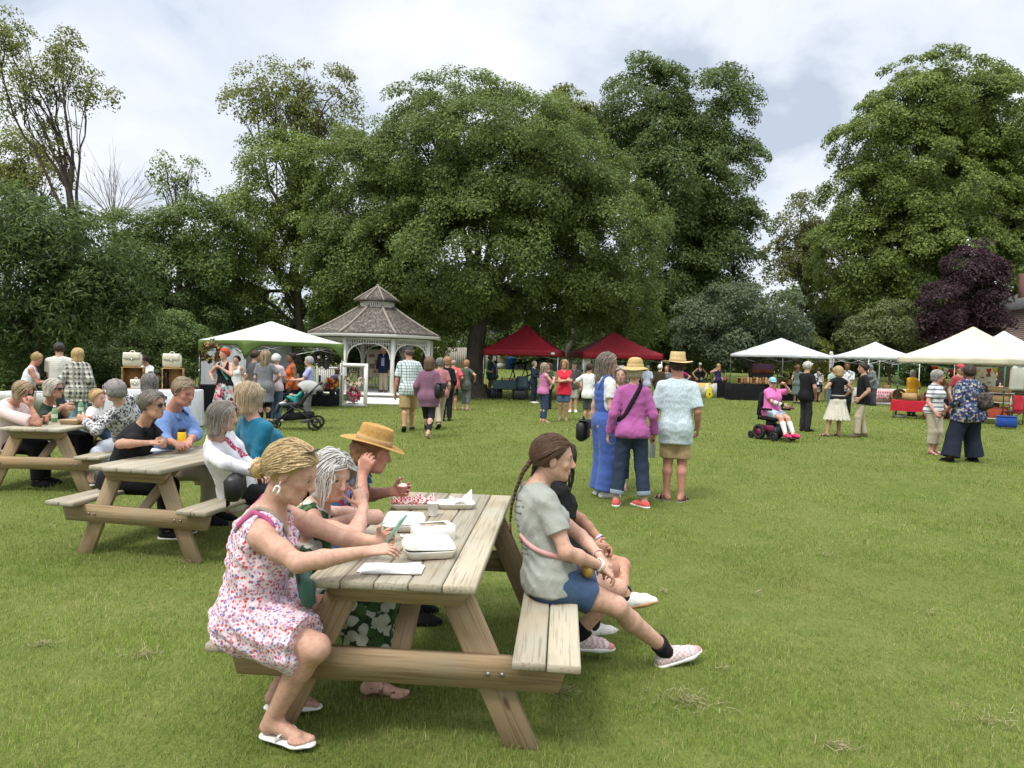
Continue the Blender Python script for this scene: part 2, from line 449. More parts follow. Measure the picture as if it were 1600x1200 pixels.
def grass():
    zones = [(2.2, 4.2, 9500, .031, .0023), (4.2, 6.5, 5000, .032, .0030), (6.5, 10, 2000, .034, .0045), (10, 16, 800, .038, .0075), (16, 28, 230, .042, .016), (28, 55, 52, .05, .034)]
    PX, PY, HH, WW = [], [], [], []
    for y0, y1, den, h, w in zones:
        A = .78 * (y1 * y1 - y0 * y0); n = int(A * den * (1 + 1.3 / (.78 * (y0 + y1) / 2)))
        y = np.sqrt(RNG.random(n) * (y1 * y1 - y0 * y0) + y0 * y0); x = (RNG.random(n) * 2 - 1) * (.78 * y + 1.3)
        # tufts
        d = vnoise(x, y, .11, 3) * .6 + vnoise(x, y, .45, 4) * .4
        k = RNG.random(n) < .35 + .9 * d
        x, y, d = x[k], y[k], d[k]
        hh = h * (.45 + .9 * RNG.random(len(x))) * (.55 + .8 * vnoise(x, y, .7, 8)) * (.75 + .5 * d)
        PX.append(x); PY.append(y); HH.append(hh); WW.append(w * (.7 + .6 * RNG.random(len(x))))
    x, y, h, w = map(np.concatenate, (PX, PY, HH, WW)); n = len(x)
    z = terr(x, y) - .004
    az = RNG.random(n) * 2 * math.pi; bd = RNG.random(n) ** 1.2 * 1.25
    bend = az + RNG.normal(0, .5, n)
    lx, ly = np.cos(az + math.pi / 2), np.sin(az + math.pi / 2)
    base = np.stack([x, y, z], -1); side = np.stack([lx, ly, 0 * lx], -1) * (w / 2)[:, None]
    lean = np.stack([np.cos(bend), np.sin(bend), 0 * bend], -1)
    mid = base + lean * (h * .22 * bd)[:, None] + np.array([0, 0, 1]) * (h * .6)[:, None]
    tip = base + lean * (h * .8 * bd)[:, None] + np.array([0, 0, 1]) * (h * (1.08 - .35 * bd))[:, None]
    v = np.stack([base - side, base + side, mid + side * .8, mid - side * .8, tip], 1).reshape(-1, 3)
    i = np.arange(n)[:, None] * 5
    q = i + np.array([[0, 1, 2, 3]]); t3 = i + np.array([[3, 2, 4]])
    # natural colour of each blade: fresh, yellowish or straw
    dry = vnoise(x, y, 1.3, 21) * .5 + vnoise(x, y, .38, 22) * .5
    r = RNG.random(n)
    g1, g2, g3, g4 = np.array([.178, .276, .042]), np.array([.292, .350, .084]), np.array([.42, .36, .185]), np.array([.105, .170, .024])
    f = np.clip(dry * 1.7 - .38 + RNG.normal(0, .18, n), 0, 1)[:, None]
    c = g1 * (1 - f) + g2 * f
    c = np.where((r < .10 + .30 * np.clip(dry - .52, 0, 1))[:, None], g3, c)
    c = np.where((r > .86)[:, None], g4, c)
    c = c * ((1 + RNG.normal(0, .12, n)) * (.82 + .36 * vnoise(x, y, 1.9, 31)) * (.88 + .24 * vnoise(x, y, .5, 32)))[:, None]
    t = NT('grass_blade'); a = t.n('ShaderNodeVertexColor', layer_name='col')
    b = t.n('ShaderNodeBsdfPrincipled', Roughness=.55); b.inputs['Specular IOR Level'].default_value = .25; t.l(a, 'Color', b, 'Base Color')
    tr = t.n('ShaderNodeBsdfTranslucent'); t.l(a, 'Color', tr, 'Color')
    mx = t.n('ShaderNodeMixShader'); mx.inputs[0].default_value = .38; t.l(b, 0, mx, 1); t.l(tr, 0, mx, 2); t.l(mx, 0, t.out, 0)
    o = mk('grass', v, [q, t3], t.m, col=np.repeat(np.clip(c, .01, 1), 5, axis=0))
    tag(o, kind='stuff')
    return t.m
GRASS_MAT = grass()
def thatch():
    """little heaps of dead mown grass"""
    V, C = [], []
    spots = [(1075, 1100, .16, 260), (65, 1010, .06, 90), (220, 1027, .07, 110), (1035, 926, .05, 70), (1310, 1170, .06, 90), (880, 1085, .08, 90), (1130, 1048, .04, 40), (1290, 870, .08, 60), (290, 880, .09, 70), (1540, 1130, .16, 110), (1180, 930, .07, 50), (1455, 960, .1, 60)]
    for u, v, r, n in spots:
        p = gp(u, v)
        for _ in range(int(n * .6)):
            a = RNG.random() * 6.28; d = r * abs(RNG.normal(0, .6)); q = p + V3(math.cos(a) * d * 1.5, math.sin(a) * d, .012 + RNG.random() * .022 * max(0, 1 - d / r))
            b = RNG.random() * 6.28; L = .02 + .05 * RNG.random(); t = V3(math.cos(b), math.sin(b), RNG.normal(0, .25)) * L; s = V3(-math.sin(b), math.cos(b), .3) * .0016
            m = q + t * .5 + V3(RNG.normal(0, .008), RNG.normal(0, .008), .008)
            V += [q - s, q + s, m + s, m - s, q + t]
            C += [np.array([.36, .32, .18]) * (.6 + .6 * RNG.random())] * 5
    i = np.arange(len(V) // 5)[:, None] * 5
    o = mk('dead_grass', np.array(V), [i + np.array([[0, 1, 2, 3]]), i + np.array([[3, 2, 4]])], GRASS_MAT, col=np.array(C))
    tag(o, kind='stuff')
thatch()

# ================================================================ trees
def leaf_mat(color, tip=None, dark=None):
    def f():
        t = NT('leaf'); g = t.n('ShaderNodeNewGeometry')
        r = t.ramp(g, 'Random Per Island', [(0, dark or sc3(color, .62)), (.5, color), (.9, tip or sc3(color, 1.45)), (1, sc3(tip or color, 1.3))])
        c = t.coord(); n = t.noise(c, .45, 3); r2 = t.ramp(n, 'Fac', [(.32, .90), (.68, 1.32)])
        m = t.mix(1.0, r, r2, 'MULTIPLY')
        b = t.n('ShaderNodeBsdfPrincipled', Roughness=.5); b.inputs['Specular IOR Level'].default_value = .3; t.l(m, 2, b, 'Base Color')
        tr = t.n('ShaderNodeBsdfTranslucent'); t.l(m, 2, tr, 'Color')
        mx = t.n('ShaderNodeMixShader'); mx.inputs[0].default_value = .42; t.l(b, 0, mx, 1); t.l(tr, 0, mx, 2); t.l(mx, 0, t.out, 0)
        return t.m
    return mc(('leaf', color, tip, dark), f)
def bark_mat(color):
    def f():
        t = NT('bark'); c = t.coord((1, 1, .22)); n = t.noise(c, 9, 6, .7, .6)
        r = t.ramp(n, 'Fac', [(.3, sc3(color, .45)), (.55, color), (.75, sc3(color, 1.4))])
        return t.pri(r, .95, n, .9, .06, spec=.1)
    return mc(('bark', color), f)
def leaves(cen, nor, size, asp, rng, fold=.25):
    n = len(cen)
    t = rng.normal(size=(n, 3)); t -= nor * (t * nor).sum(1)[:, None]; t /= np.linalg.norm(t, axis=1)[:, None]
    b = np.cross(nor, t)
    L = size[:, None]; W = L * asp
    v = np.stack([cen - t * L * .5, cen + b * W * .5 + nor * L * fold * .3, cen + t * L * .5 - nor * L * fold * .4, cen - b * W * .5 + nor * L * fold * .3], 1)
    return v.reshape(-1, 3), np.arange(n * 4).reshape(-1, 4)
def crown(blobs, y, rng, puff, per, lsize, asp=.62, squash=.62, fill=.25, dens=1.0, droop=0.0, frond=False):
    """blobs in photograph pixels (u, v, ru, rv) at distance y (+ optional own offset); returns puff centres, leaf verts and faces"""
    PC, PN = [], []
    for bl in blobs:
        u, v, ru, rv = bl[:4]; yy = y + (bl[4] if len(bl) > 4 else 0)
        c = px(u, v, yy); k = yy / FPX; rx, rz = ru * k, rv * k; ry = .5 * (rx + rz) if rx < 1.6 * rz else rx * .7
        area = 4 * math.pi * ((rx * ry) ** 1.6 / 3 + (rx * rz) ** 1.6 / 3 + (ry * rz) ** 1.6 / 3) ** (1 / 1.6)
        n = max(5, int(area / (puff * puff * 1.9) * dens))
        d = rng.normal(size=(n, 3)); d /= np.linalg.norm(d, axis=1)[:, None]
        d = d[(d[:, 1] < .75)]
        r = .72 + .3 * rng.random(len(d)) ** .7
        ins = rng.random(len(d)) < fill; r[ins] = .25 + .45 * rng.random(ins.sum())
        p = c + d * np.array([rx, ry, rz]) * r[:, None]
        nn = d / np.array([rx, ry, rz]); nn /= np.linalg.norm(nn, axis=1)[:, None]
        p = p[p[:, 2] > .5]; nn = nn[:len(p)]
        PC.append(p); PN.append(nn)
    PC, PN = np.concatenate(PC), np.concatenate(PN)
    m = len(PC)
    pr = puff * (.65 + .7 * rng.random(m))
    if frond:
        V = []; F = []; cnt = 0; cs, ns, ts, ls = [], [], [], []
        for c, nrm_, q in zip(PC, PN, pr):
            for _ in range(per):
                a = rng.random() * 6.28; out = nrm(nrm_ * .9 + np.array([math.cos(a), math.sin(a), .35]) * .8)
                L = q * (.7 + .6 * rng.random()); k = np.linspace(.12, 1, 9)
                rach = c + out * L * k[:, None] - np.array([0, 0, 1]) * L * .34 * (k ** 2)[:, None]
                sd = nrm(np.cross(out, [0, 0, 1])); upn = nrm(np.cross(sd, out))
                for s in (-1, 1):
                    dv = nrm(sd * s + out * .35 - np.array([0, 0, .45]))
                    ll = L * .34 * np.sin(np.linspace(.6, 2.9, 9))
                    cs.append(rach + dv * (ll / 2)[:, None]); ts.append(np.tile(dv, (9, 1))); ns.append(np.tile(nrm(upn + rng.normal(0, .2, 3)), (9, 1))); ls.append(ll)
        cs, ts, ns, ls = map(np.concatenate, (cs, ts, ns, ls))
        b = np.cross(ns, ts); b /= np.linalg.norm(b, axis=1)[:, None]; W = (ls * .15 + .012)[:, None]; L = ls[:, None]
        v = np.stack([cs - ts * L * .5, cs + b * W, cs + ts * L * .5, cs - b * W], 1).reshape(-1, 3)
        return PC, v, np.arange(len(v)).reshape(-1, 4)
    cnt = np.maximum(4, (per * (pr / puff) ** 2 * (.7 + .6 * rng.random(m))).astype(int))
    idx = np.repeat(np.arange(m), cnt); n = len(idx)
    d = rng.normal(size=(n, 3)); d /= np.linalg.norm(d, axis=1)[:, None]
    ax = PN[idx] * .75 + np.array([0, 0, .65]); ax /= np.linalg.norm(ax, axis=1)[:, None]
    s = (d * ax).sum(1); d = np.where((s < -.25)[:, None], d - 2 * s[:, None] * ax, d)
    r = rng.random(n) ** .45
    o = d * (pr[idx] * r)[:, None]
    along = (o * ax).sum(1); o -= ax * (along * (1 - squash))[:, None]
    c = PC[idx] + o
    if droop: c[:, 2] -= droop * (np.linalg.norm(o[:, :2], axis=1) ** 2) / puff
    nor = d * .55 + ax * .6 + rng.normal(0, .45, (n, 3)); nor /= np.linalg.norm(nor, axis=1)[:, None]
    v, f = leaves(c, nor, lsize * (.6 + .8 * rng.random(n)), asp, rng)
    return PC, v, f
def limbs(mb, base, top, r0, PC, rng, nl=9, sub=5, wig=.06, rmin=.02):
    """a tapered trunk, main limbs and branches that reach out to the leaf clumps"""
    def curve(a, b, r1, r2, k=7, sag=.1):
        t = np.linspace(0, 1, k)[:, None]; L = np.linalg.norm(b - a)
        mid = (a + b) / 2 + np.array([0, 0, L * sag]) + rng.normal(0, L * wig, 3)
        p = (1 - t) ** 2 * a + 2 * t * (1 - t) * mid + t * t * b
        p[1:-1] += rng.normal(0, L * wig * .22, (k - 2, 3))
        mb.tube(p, np.linspace(r1, r2, k), 8 if r1 > .06 else 5, cap=False); return p
    tr = curve(base, top, r0, r0 * .62, 9, 0)
    mb.tube([base + V3(0, 0, -.2), base + V3(0, 0, .1), base + V3(0, 0, .55)], [r0 * 1.7, r0 * 1.35, r0 * 1.0], 10, cap=False)
    cen = PC.mean(0); far = []
    order = rng.permutation(len(PC))
    for i in order:
        if all(np.linalg.norm(PC[i] - PC[j]) > np.ptp(PC[:, 0]) / (nl ** .5) * .55 for j in far): far.append(i)
        if len(far) >= nl: break
    for i in far:
        st = tr[rng.integers(5, 9)]; en = st + (PC[i] - st) * .8
        lm = curve(st, en, r0 * .42, r0 * .12, 8, .12)
        d = np.linalg.norm(PC - PC[i], axis=1); near = np.argsort(d)[:sub * 4]
        for j in rng.permutation(near)[:sub]:
            s = lm[rng.integers(3, 8)]; curve(s, PC[j], max(r0 * .13, rmin), rmin * .5, 6, .06)
TREES = 0
def tree(name, label, gu, y, blobs, leaf, bark=(.10, .085, .07), trunk=None, seed=1, puff=.8, per=130, lsize=.16, cat='tree', group='trees round the park', nl=9, sub=5, trtop=.45, br=True, **kw):
    rng = np.random.default_rng(seed)
    g = gat(gu, y)
    root = empty(name, g, 0, label, cat, group)
    if not kw.pop('keep', False):
        k_ = max(.36, min(1, .0036 * y / lsize)); per = int(per / k_ ** 1.75); lsize *= k_
    PC, v, f = crown(blobs, y, rng, puff, per, lsize, **kw)
    mk('crown', v - g, f, leaf, root)
    mb = MB(); top = g.copy(); top[2] = g[2] + (PC[:, 2].max() - g[2]) * trtop; top[0] += (PC[:, 0].mean() - g[0]) * .35
    limbs(mb, g, top, trunk or .2, PC, rng, nl, sub)
    w = np.concatenate(mb.v) - g
    mk('trunk', w, [np.concatenate(x) for x in mb.f.values()], bark_mat(bark), root, smooth=True)
    return root
L_MAPLE = leaf_mat((.116, .170, .040), (.168, .215, .054))
L_DARK = leaf_mat((.088, .135, .034), (.130, .180, .048))
L_LIGHT = leaf_mat((.138, .195, .040), (.200, .250, .058))
L_YEL = leaf_mat((.150, .172, .034), (.22, .235, .055))
L_SUMAC = leaf_mat((.080, .128, .034), (.120, .175, .048))
L_OLIVE = leaf_mat((.095, .130, .068), (.145, .18, .098))
L_PURP = leaf_mat((.040, .018, .027), (.078, .036, .05))
L_DEEP = leaf_mat((.070, .112, .030), (.11, .155, .042))

tree('maple_tree', 'big round-crowned maple with a forked trunk standing between gazebo and red tents', 745, 30,
     [(718, 232, 148, 104), (602, 320, 112, 118, 1), (850, 285, 130, 112), (938, 390, 104, 122), (545, 400, 66, 80, 1), (745, 385, 200, 112, -1), (570, 425, 86, 76, 1), (880, 462, 135, 62, 4), (690, 470, 120, 46, 2), (985, 480, 48, 52, 4), (775, 270, 170, 120, -1)],
     L_MAPLE, trunk=.46, seed=3, puff=.66, per=120, lsize=.175, fill=.32, trtop=.36, nl=13, sub=7, dens=1.1)
tree('maple_tree', 'very tall dark green maple with twin tops rising behind the red tents', 1075, 46,
     [(1005, 168, 66, 74), (1105, 180, 66, 76), (1010, 250, 72, 90), (1118, 290, 72, 92), (1060, 300, 80, 100, -1), (1118, 395, 78, 92), (1050, 420, 85, 90), (1090, 490, 95, 66)],
     L_DARK, trunk=.5, seed=4, puff=.95, per=165, lsize=.235, fill=.32, trtop=.5, nl=12, sub=6)
tree('maple_tree', 'huge spreading light green maple behind the cream tent', 1440, 52,
     [(1460, 158, 92, 74), (1392, 225, 86, 66), (1530, 200, 84, 84), (1370, 315, 82, 64), (1465, 290, 110, 84, -1), (1580, 290, 62, 96), (1350, 400, 84, 66), (1450, 400, 112, 78, -1), (1565, 400, 80, 84), (1400, 462, 92, 46), (1640, 360, 60, 120)],
     L_LIGHT, trunk=.55, seed=5, puff=.95, per=165, lsize=.25, fill=.35, trtop=.45, nl=14, sub=7, dens=1.15)
tree('copper_beech_tree', 'dark purple-leaved tree beside the red brick house', 1512, 37,
     [(1522, 428, 42, 46), (1490, 476, 48, 46), (1543, 466, 32, 52), (1513, 518, 60, 38)], L_PURP, trunk=.16, seed=6, puff=.6, per=120, lsize=.17, trtop=.5)
tree('willow_shrub', 'grey-green rounded shrub behind the white square tent', 1180, 38,
     [(1172, 488, 82, 48), (1098, 505, 50, 48), (1225, 520, 48, 36), (1150, 540, 90, 30)], L_OLIVE, trunk=.12, seed=7, puff=.6, per=120, lsize=.15, trtop=.4, cat='shrub', group='shrubs round the park')
tree('shrub', 'olive green shrub between the two small white tents', 1390, 40,
     [(1388, 512, 58, 38), (1352, 530, 40, 30), (1428, 525, 36, 34)], leaf_mat((.11, .14, .048), (.16, .185, .065)), trunk=.1, seed=8, puff=.55, per=110, lsize=.15, trtop=.4, cat='shrub', group='shrubs round the park')
tree('ash_tree', 'yellowish narrow tree seen between the dark maple and the light maple', 1255, 60,
     [(1252, 350, 36, 44), (1268, 400, 50, 50), (1225, 415, 34, 44), (1300, 430, 40, 50)], leaf_mat((.13, .145, .04), (.18, .19, .055)), trunk=.22, seed=9, puff=.9, per=80, lsize=.25, trtop=.6)
tree('ash_tree', 'tall tree with a loose yellow-green top behind the green striped tent', 470, 35,
     [(430, 140, 56, 38), (500, 150, 58, 46), (385, 165, 34, 22), (465, 195, 70, 34), (545, 190, 22, 30)], L_YEL, trunk=.3, seed=10, puff=.7, per=62, lsize=.2, trtop=.62, dens=.8, fill=.3, nl=11, sub=7)
tree('ash_tree', 'dense yellow-green tree behind the green canopy tent and gazebo', 470, 33,
     [(445, 270, 74, 62), (525, 290, 60, 76), (400, 345, 70, 62), (490, 380, 80, 76), (370, 420, 66, 50), (330, 450, 42, 52), (420, 470, 90, 50), (540, 440, 50, 70)], L_LIGHT, trunk=.26, seed=11, puff=.75, per=150, lsize=.175, trtop=.4, fill=.35)
tree('walnut_tree', 'mid green tree over the crates stall, left of the yellow-green one'.replace(', left of', ' beside'), 275, 30,
     [(290, 345, 62, 42), (225, 370, 58, 44), (340, 390, 50, 50), (260, 420, 80, 52), (200, 430, 50, 50)], leaf_mat((.10, .155, .036), (.15, .205, .052)), trunk=.2, seed=12, puff=.7, per=140, lsize=.175, trtop=.4, fill=.35)
tree('sumac_tree', 'dark green feathery sumac with drooping fronds above the picnic tables', 60, 17.5,
     [(30, 345, 92, 54), (100, 385, 84, 62), (20, 430, 100, 66), (150, 430, 72, 58), (90, 480, 104, 52), (195, 470, 46, 50), (10, 520, 70, 40)], L_SUMAC, trunk=.11, seed=13, puff=.5, per=120, lsize=.145, asp=.27, droop=.35, keep=True, trtop=.45, dens=1.5, fill=.35, nl=10, sub=5)
tree('locust_tree', 'very tall sparse tree with bare crooked limbs above the sumac', 135, 30,
     [(20, 90, 38, 58), (62, 140, 34, 50), (105, 75, 26, 26), (105, 120, 36, 40), (142, 140, 24, 30), (30, 170, 40, 26), (175, 150, 10, 14), (80, 205, 34, 20), (95, 240, 18, 14), (12, 50, 22, 26)], L_YEL, bark=(.075, .06, .05), trunk=.17, seed=14, puff=.5, per=30, lsize=.17, trtop=.6, dens=.9, fill=.45, nl=9, sub=6)
tree('locust_tree', 'dull yellow-green tree low behind the sumac at the picture edge'.replace(' at the picture edge', ''), 10, 36,
     [(20, 245, 46, 34), (62, 275, 40, 30), (10, 290, 50, 30)], L_YEL, trunk=.2, seed=15, puff=.7, per=90, lsize=.19, trtop=.5)
tree('elm_tree', 'small airy tree top showing against the sky beside bare twigs', 275, 42,
     [(252, 262, 28, 20), (296, 268, 24, 22), (275, 290, 30, 14)], L_LIGHT, trunk=.16, seed=16, puff=.6, per=40, lsize=.19, trtop=.8, dens=.8, fill=.4)
tree('elm_tree', 'pale yellow-green tree top peeking between the round maple and the dark maple', 885, 48,
     [(885, 172, 40, 30), (905, 215, 50, 44), (860, 220, 40, 40)], L_YEL, trunk=.2, seed=17, puff=.8, per=110, lsize=.22, trtop=.6)
tree('bush', 'bright green leafy bush beside the green canopy tent', 275, 22,
     [(268, 518, 48, 32), (312, 530, 24, 24), (232, 520, 30, 40), (255, 570, 70, 40)], leaf_mat((.115, .18, .045), (.165, .225, .07)), trunk=.06, seed=18, puff=.38, per=120, lsize=.10, trtop=.4, cat='shrub', group='shrubs round the park')
for i, (u, v, ru, rv, y, sd) in enumerate([(30, 560, 90, 70, 20, 30), (160, 560, 90, 60, 21, 31), (300, 490, 60, 60, 30, 32), (395, 540, 70, 50, 33, 33), (560, 500, 60, 80, 36, 34), (640, 500, 60, 60, 44, 35)]):
    tree('bush', ['dark leafy thicket under the sumac behind the picnic tables', 'dark leafy thicket behind the wooden crates stall', 'dark shrub between the walnut and the green tent', 'dark shrub behind the green canopy tent', 'dark evergreen right behind the gazebo roof'.replace(' right', ''), 'leafy bush between the gazebo and the big maple trunk'][i], u, y,
         [(u, v - 10, ru, rv), (u - ru * .5, v + 30, ru * .7, rv * .7), (u + ru * .5, v + 25, ru * .7, rv * .8)], L_DEEP if i != 5 else L_LIGHT, trunk=.06, seed=sd, puff=.55, per=110, lsize=.15, trtop=.4, cat='shrub', group='shrubs round the park', nl=5, sub=4)
for i, (u, v, ru, rv, y, sd) in enumerate([(985, 520, 55, 50, 48, 40), (1060, 540, 60, 40, 47, 41), (1300, 500, 60, 70, 66, 42), (1240, 560, 50, 30, 52, 43), (1460, 545, 60, 40, 50, 44), (860, 520, 70, 40, 56, 45), (770, 515, 50, 40, 58, 46)]):
    tree('bush', ['dark hedge shrub directly behind the second red tent', 'dark shrub beneath the tall dark maple', 'deep green shrub under the wires beyond the white tents', 'low yellow-green growth behind the white square tent', 'dark shrub behind the cream tent roof', 'dark shrub beyond the first red tent', 'dark bush beside the white sided house'][i], u, y,
         [(u, v - 10, ru, rv), (u - ru * .5, v + 20, ru * .7, rv * .7), (u + ru * .5, v + 20, ru * .7, rv * .8)], [L_DEEP, L_DEEP, L_DEEP, L_YEL, L_DEEP, L_DEEP, L_DARK][i], trunk=.08, seed=sd, puff=.8, per=100, lsize=.22, trtop=.4, cat='shrub', group='shrubs round the park', nl=5, sub=4)
def bare_tree():
    rng = np.random.default_rng(50); g = gat(180, 46); mb = MB()
    k = 46 / FPX
    b = px(178, 345, 46); mb.tube([g, (g + b) / 2 + V3(.2, 0, 0), b], [.2, .16, .13], 7, cap=False)
    for i in range(26):
        a = -1.15 + 2.3 * (i + rng.random()) / 26; L = (62 + 26 * rng.random()) * k * (1.05 if abs(a) < .8 else .95)
        d = V3(math.sin(a) * 1.05, rng.normal(0, .4), math.cos(a)); t = np.linspace(0, 1, 7)[:, None]
        p = b + d * L * t + V3(0, 0, -1) * (t ** 2) * L * .12 * abs(a) + rng.normal(0, .06, (7, 3)) * t
        mb.tube(p, np.linspace(.034, .008, 7), 4, cap=False)
        for j in range(5):
            s = p[rng.integers(2, 6)]; q = s + (d + rng.normal(0, .35, 3)) * L * (.25 + .25 * rng.random())
            mb.tube([s, (s + q) / 2 + rng.normal(0, .05, 3), q], [.013, .009, .005], 3, cap=False)
    root = empty('bare_tree', g, 0, 'leafless tree fanning fine grey twigs against the sky', 'tree', 'trees round the park')
    mk('trunk', np.concatenate(mb.v) - g, [np.concatenate(x) for x in mb.f.values()], bark_mat((.32, .29, .27)), root)
bare_tree()

def woods():
    rng = np.random.default_rng(77); bl = []
    for u in range(-160, 1800, 75): bl.append((u, 520 + rng.normal(0, 12), 60, 58 + rng.normal(0, 10), rng.normal(0, 3)))
    PC, v, f = crown(bl, 74, rng, 1.5, 70, .42, fill=.3)
    bl2 = [(u, 565, 60, 26, rng.normal(0, 3)) for u in range(-160, 1800, 75)]
    _, v2, f2 = crown(bl2, 72, rng, 1.3, 70, .40, fill=.4)
    o = mk('woods', np.concatenate([v, v2]), np.concatenate([f, f2 + len(v)]), L_DARK); tag(o, kind='stuff')
woods()
# ================================================================ people: smooth surfaces grown round a skeleton
class Fld:
    def __init__(s, lo, hi, h):
        s.h = h; s.lo = np.asarray(lo, float) - 2 * h
        s.n = np.ceil((np.asarray(hi) - s.lo) / h).astype(int) + 3
        s.F = np.full(tuple(s.n), .3, np.float32)
        s.ax = [(s.lo[i] + h * np.arange(s.n[i])).astype(np.float32) for i in range(3)]
    def sub(s, lo, hi):
        a = np.clip(np.floor((np.asarray(lo) - s.lo) / s.h).astype(int), 0, s.n); b = np.clip(np.ceil((np.asarray(hi) - s.lo) / s.h).astype(int) + 1, 0, s.n)
        sl = tuple(slice(a[i], b[i]) for i in range(3))
        return sl, s.ax[0][sl[0]][:, None, None], s.ax[1][sl[1]][None, :, None], s.ax[2][sl[2]][None, None, :]
    def op(s, pr, k=None, mode='u', infl=0.0):
        lo, hi, fn, kk = pr
        k = kk if k is None else k
        m = k + 3 * s.h + abs(infl)
        sl, X, Y, Z = s.sub(lo - m, hi + m)
        f = s.F[sl]
        if f.size == 0: return
        d = fn(X, Y, Z) - infl
        if mode == 'u':
            if k > 0:
                g = np.maximum(k - np.abs(f - d), 0) / k
                s.F[sl] = np.minimum(f, d) - g * g * k * .25
            else: s.F[sl] = np.minimum(f, d)
        else:
            d = -d
            if k > 0:
                g = np.maximum(k - np.abs(f - d), 0) / k
                s.F[sl] = np.maximum(f, d) + g * g * k * .25
            else: s.F[sl] = np.maximum(f, d)
    def plane(s, p, n):
        X, Y, Z = s.ax[0][:, None, None], s.ax[1][None, :, None], s.ax[2][None, None, :]
        s.F = np.maximum(s.F, ((X - p[0]) * n[0] + (Y - p[1]) * n[1] + (Z - p[2]) * n[2]).astype(np.float32))
    def wrinkle(s, a, w=.075, seed=0.0, stretch=None):
        X, Y, Z = s.ax[0][:, None, None], s.ax[1][None, :, None], s.ax[2][None, None, :]
        k = 6.283 / w; q = seed
        wx = np.sin(X * k * .31 + q) + np.sin(Y * k * .27 + 2 * q) + np.sin(Z * k * .23 + 3 * q)
        n = np.sin(Z * k * .9 + 1.7 * wx + Y * k * .4 + q) + .8 * np.sin(X * k * .8 - Z * k * .5 + 1.9 * wx + 2 * q) + .5 * np.sin(Y * k * 1.3 + Z * k * .8 + 1.3 * wx)
        s.F += (a * .6 * (n - .35 * np.abs(n))).astype(np.float32)
    def mesh(s):
        F = s.F; h = s.h
        I = F < 0
        c = I[:-1, :-1, :-1].astype(np.int8)
        for dx in (0, 1):
            for dy in (0, 1):
                for dz in (0, 1):
                    if dx or dy or dz: c = c + I[dx:F.shape[0] - 1 + dx, dy:F.shape[1] - 1 + dy, dz:F.shape[2] - 1 + dz]
        A = np.argwhere((c > 0) & (c < 8))
        if len(A) == 0: return np.zeros((0, 3)), np.zeros((0, 4), int)
        ids = np.full(c.shape, -1, np.int32); ids[tuple(A.T)] = np.arange(len(A))
        val = {}
        for dx in (0, 1):
            for dy in (0, 1):
                for dz in (0, 1): val[dx, dy, dz] = F[A[:, 0] + dx, A[:, 1] + dy, A[:, 2] + dz]
        acc = np.zeros((len(A), 3)); cnt = np.zeros(len(A))
        for a in range(3):
            o = [i for i in range(3) if i != a]
            for p in (0, 1):
                for q in (0, 1):
                    k0 = [0, 0, 0]; k0[o[0]] = p; k0[o[1]] = q; k1 = list(k0); k1[a] = 1
                    f0, f1 = val[tuple(k0)], val[tuple(k1)]
                    cr = (f0 < 0) != (f1 < 0)
                    t = np.where(cr, f0 / np.where(cr, f0 - f1, 1), 0)
                    P = np.zeros((len(A), 3)); P[:] = k0; P[:, a] = t
                    acc += P * cr[:, None]; cnt += cr
        V = s.lo + h * (A + acc / cnt[:, None])
        Q = []
        for a in range(3):
            o = [i for i in range(3) if i != a]
            sl0 = [slice(1, -1)] * 3; sl0[a] = slice(0, -1); sl1 = [slice(1, -1)] * 3; sl1[a] = slice(1, None)
            i0, i1 = I[tuple(sl0)], I[tuple(sl1)]
            E = np.argwhere(i0 != i1)
            if len(E) == 0: continue
            fl = i0[tuple(E.T)]
            E = E.copy(); E[:, o[0]] += 1; E[:, o[1]] += 1
            g = []
            for du, dv in ((-1, -1), (0, -1), (0, 0), (-1, 0)):
                e = E.copy(); e[:, o[0]] += du; e[:, o[1]] += dv
                g.append(ids[tuple(e.T)])
            q = np.stack(g, 1)
            if a == 1: fl = ~fl
            q[~fl] = q[~fl][:, ::-1]
            Q.append(q)
        Q = np.concatenate(Q); Q = Q[(Q >= 0).all(1)]
        return V, Q

def pc(p0, p1, r0, r1, k=.02, flat=None, fs=1.0, clip=None):
    """tapered capsule; flat: axis along which the section is squeezed by fs; clip: [(point, outward normal)] cuts"""
    p0 = np.asarray(p0, float); p1 = np.asarray(p1, float); a = p1 - p0; L2 = max(float(a @ a), 1e-9)
    r = max(r0, r1)
    def fn(X, Y, Z):
        x, y, z = X - p0[0], Y - p0[1], Z - p0[2]
        t = np.clip((x * a[0] + y * a[1] + z * a[2]) / L2, 0, 1)
        qx, qy, qz = x - t * a[0], y - t * a[1], z - t * a[2]
        d2 = qx * qx + qy * qy + qz * qz
        if flat is not None:
            w = qx * flat[0] + qy * flat[1] + qz * flat[2]; d2 = d2 + w * w * (1 / fs ** 2 - 1)
        d = np.sqrt(d2) - (r0 + (r1 - r0) * t)
        if flat is not None: d = d * (.5 + .5 * fs)
        for p, n in (clip or ()):
            d = np.maximum(d, (X - p[0]) * n[0] + (Y - p[1]) * n[1] + (Z - p[2]) * n[2])
        return d
    return np.minimum(p0, p1) - r, np.maximum(p0, p1) + r, fn, k
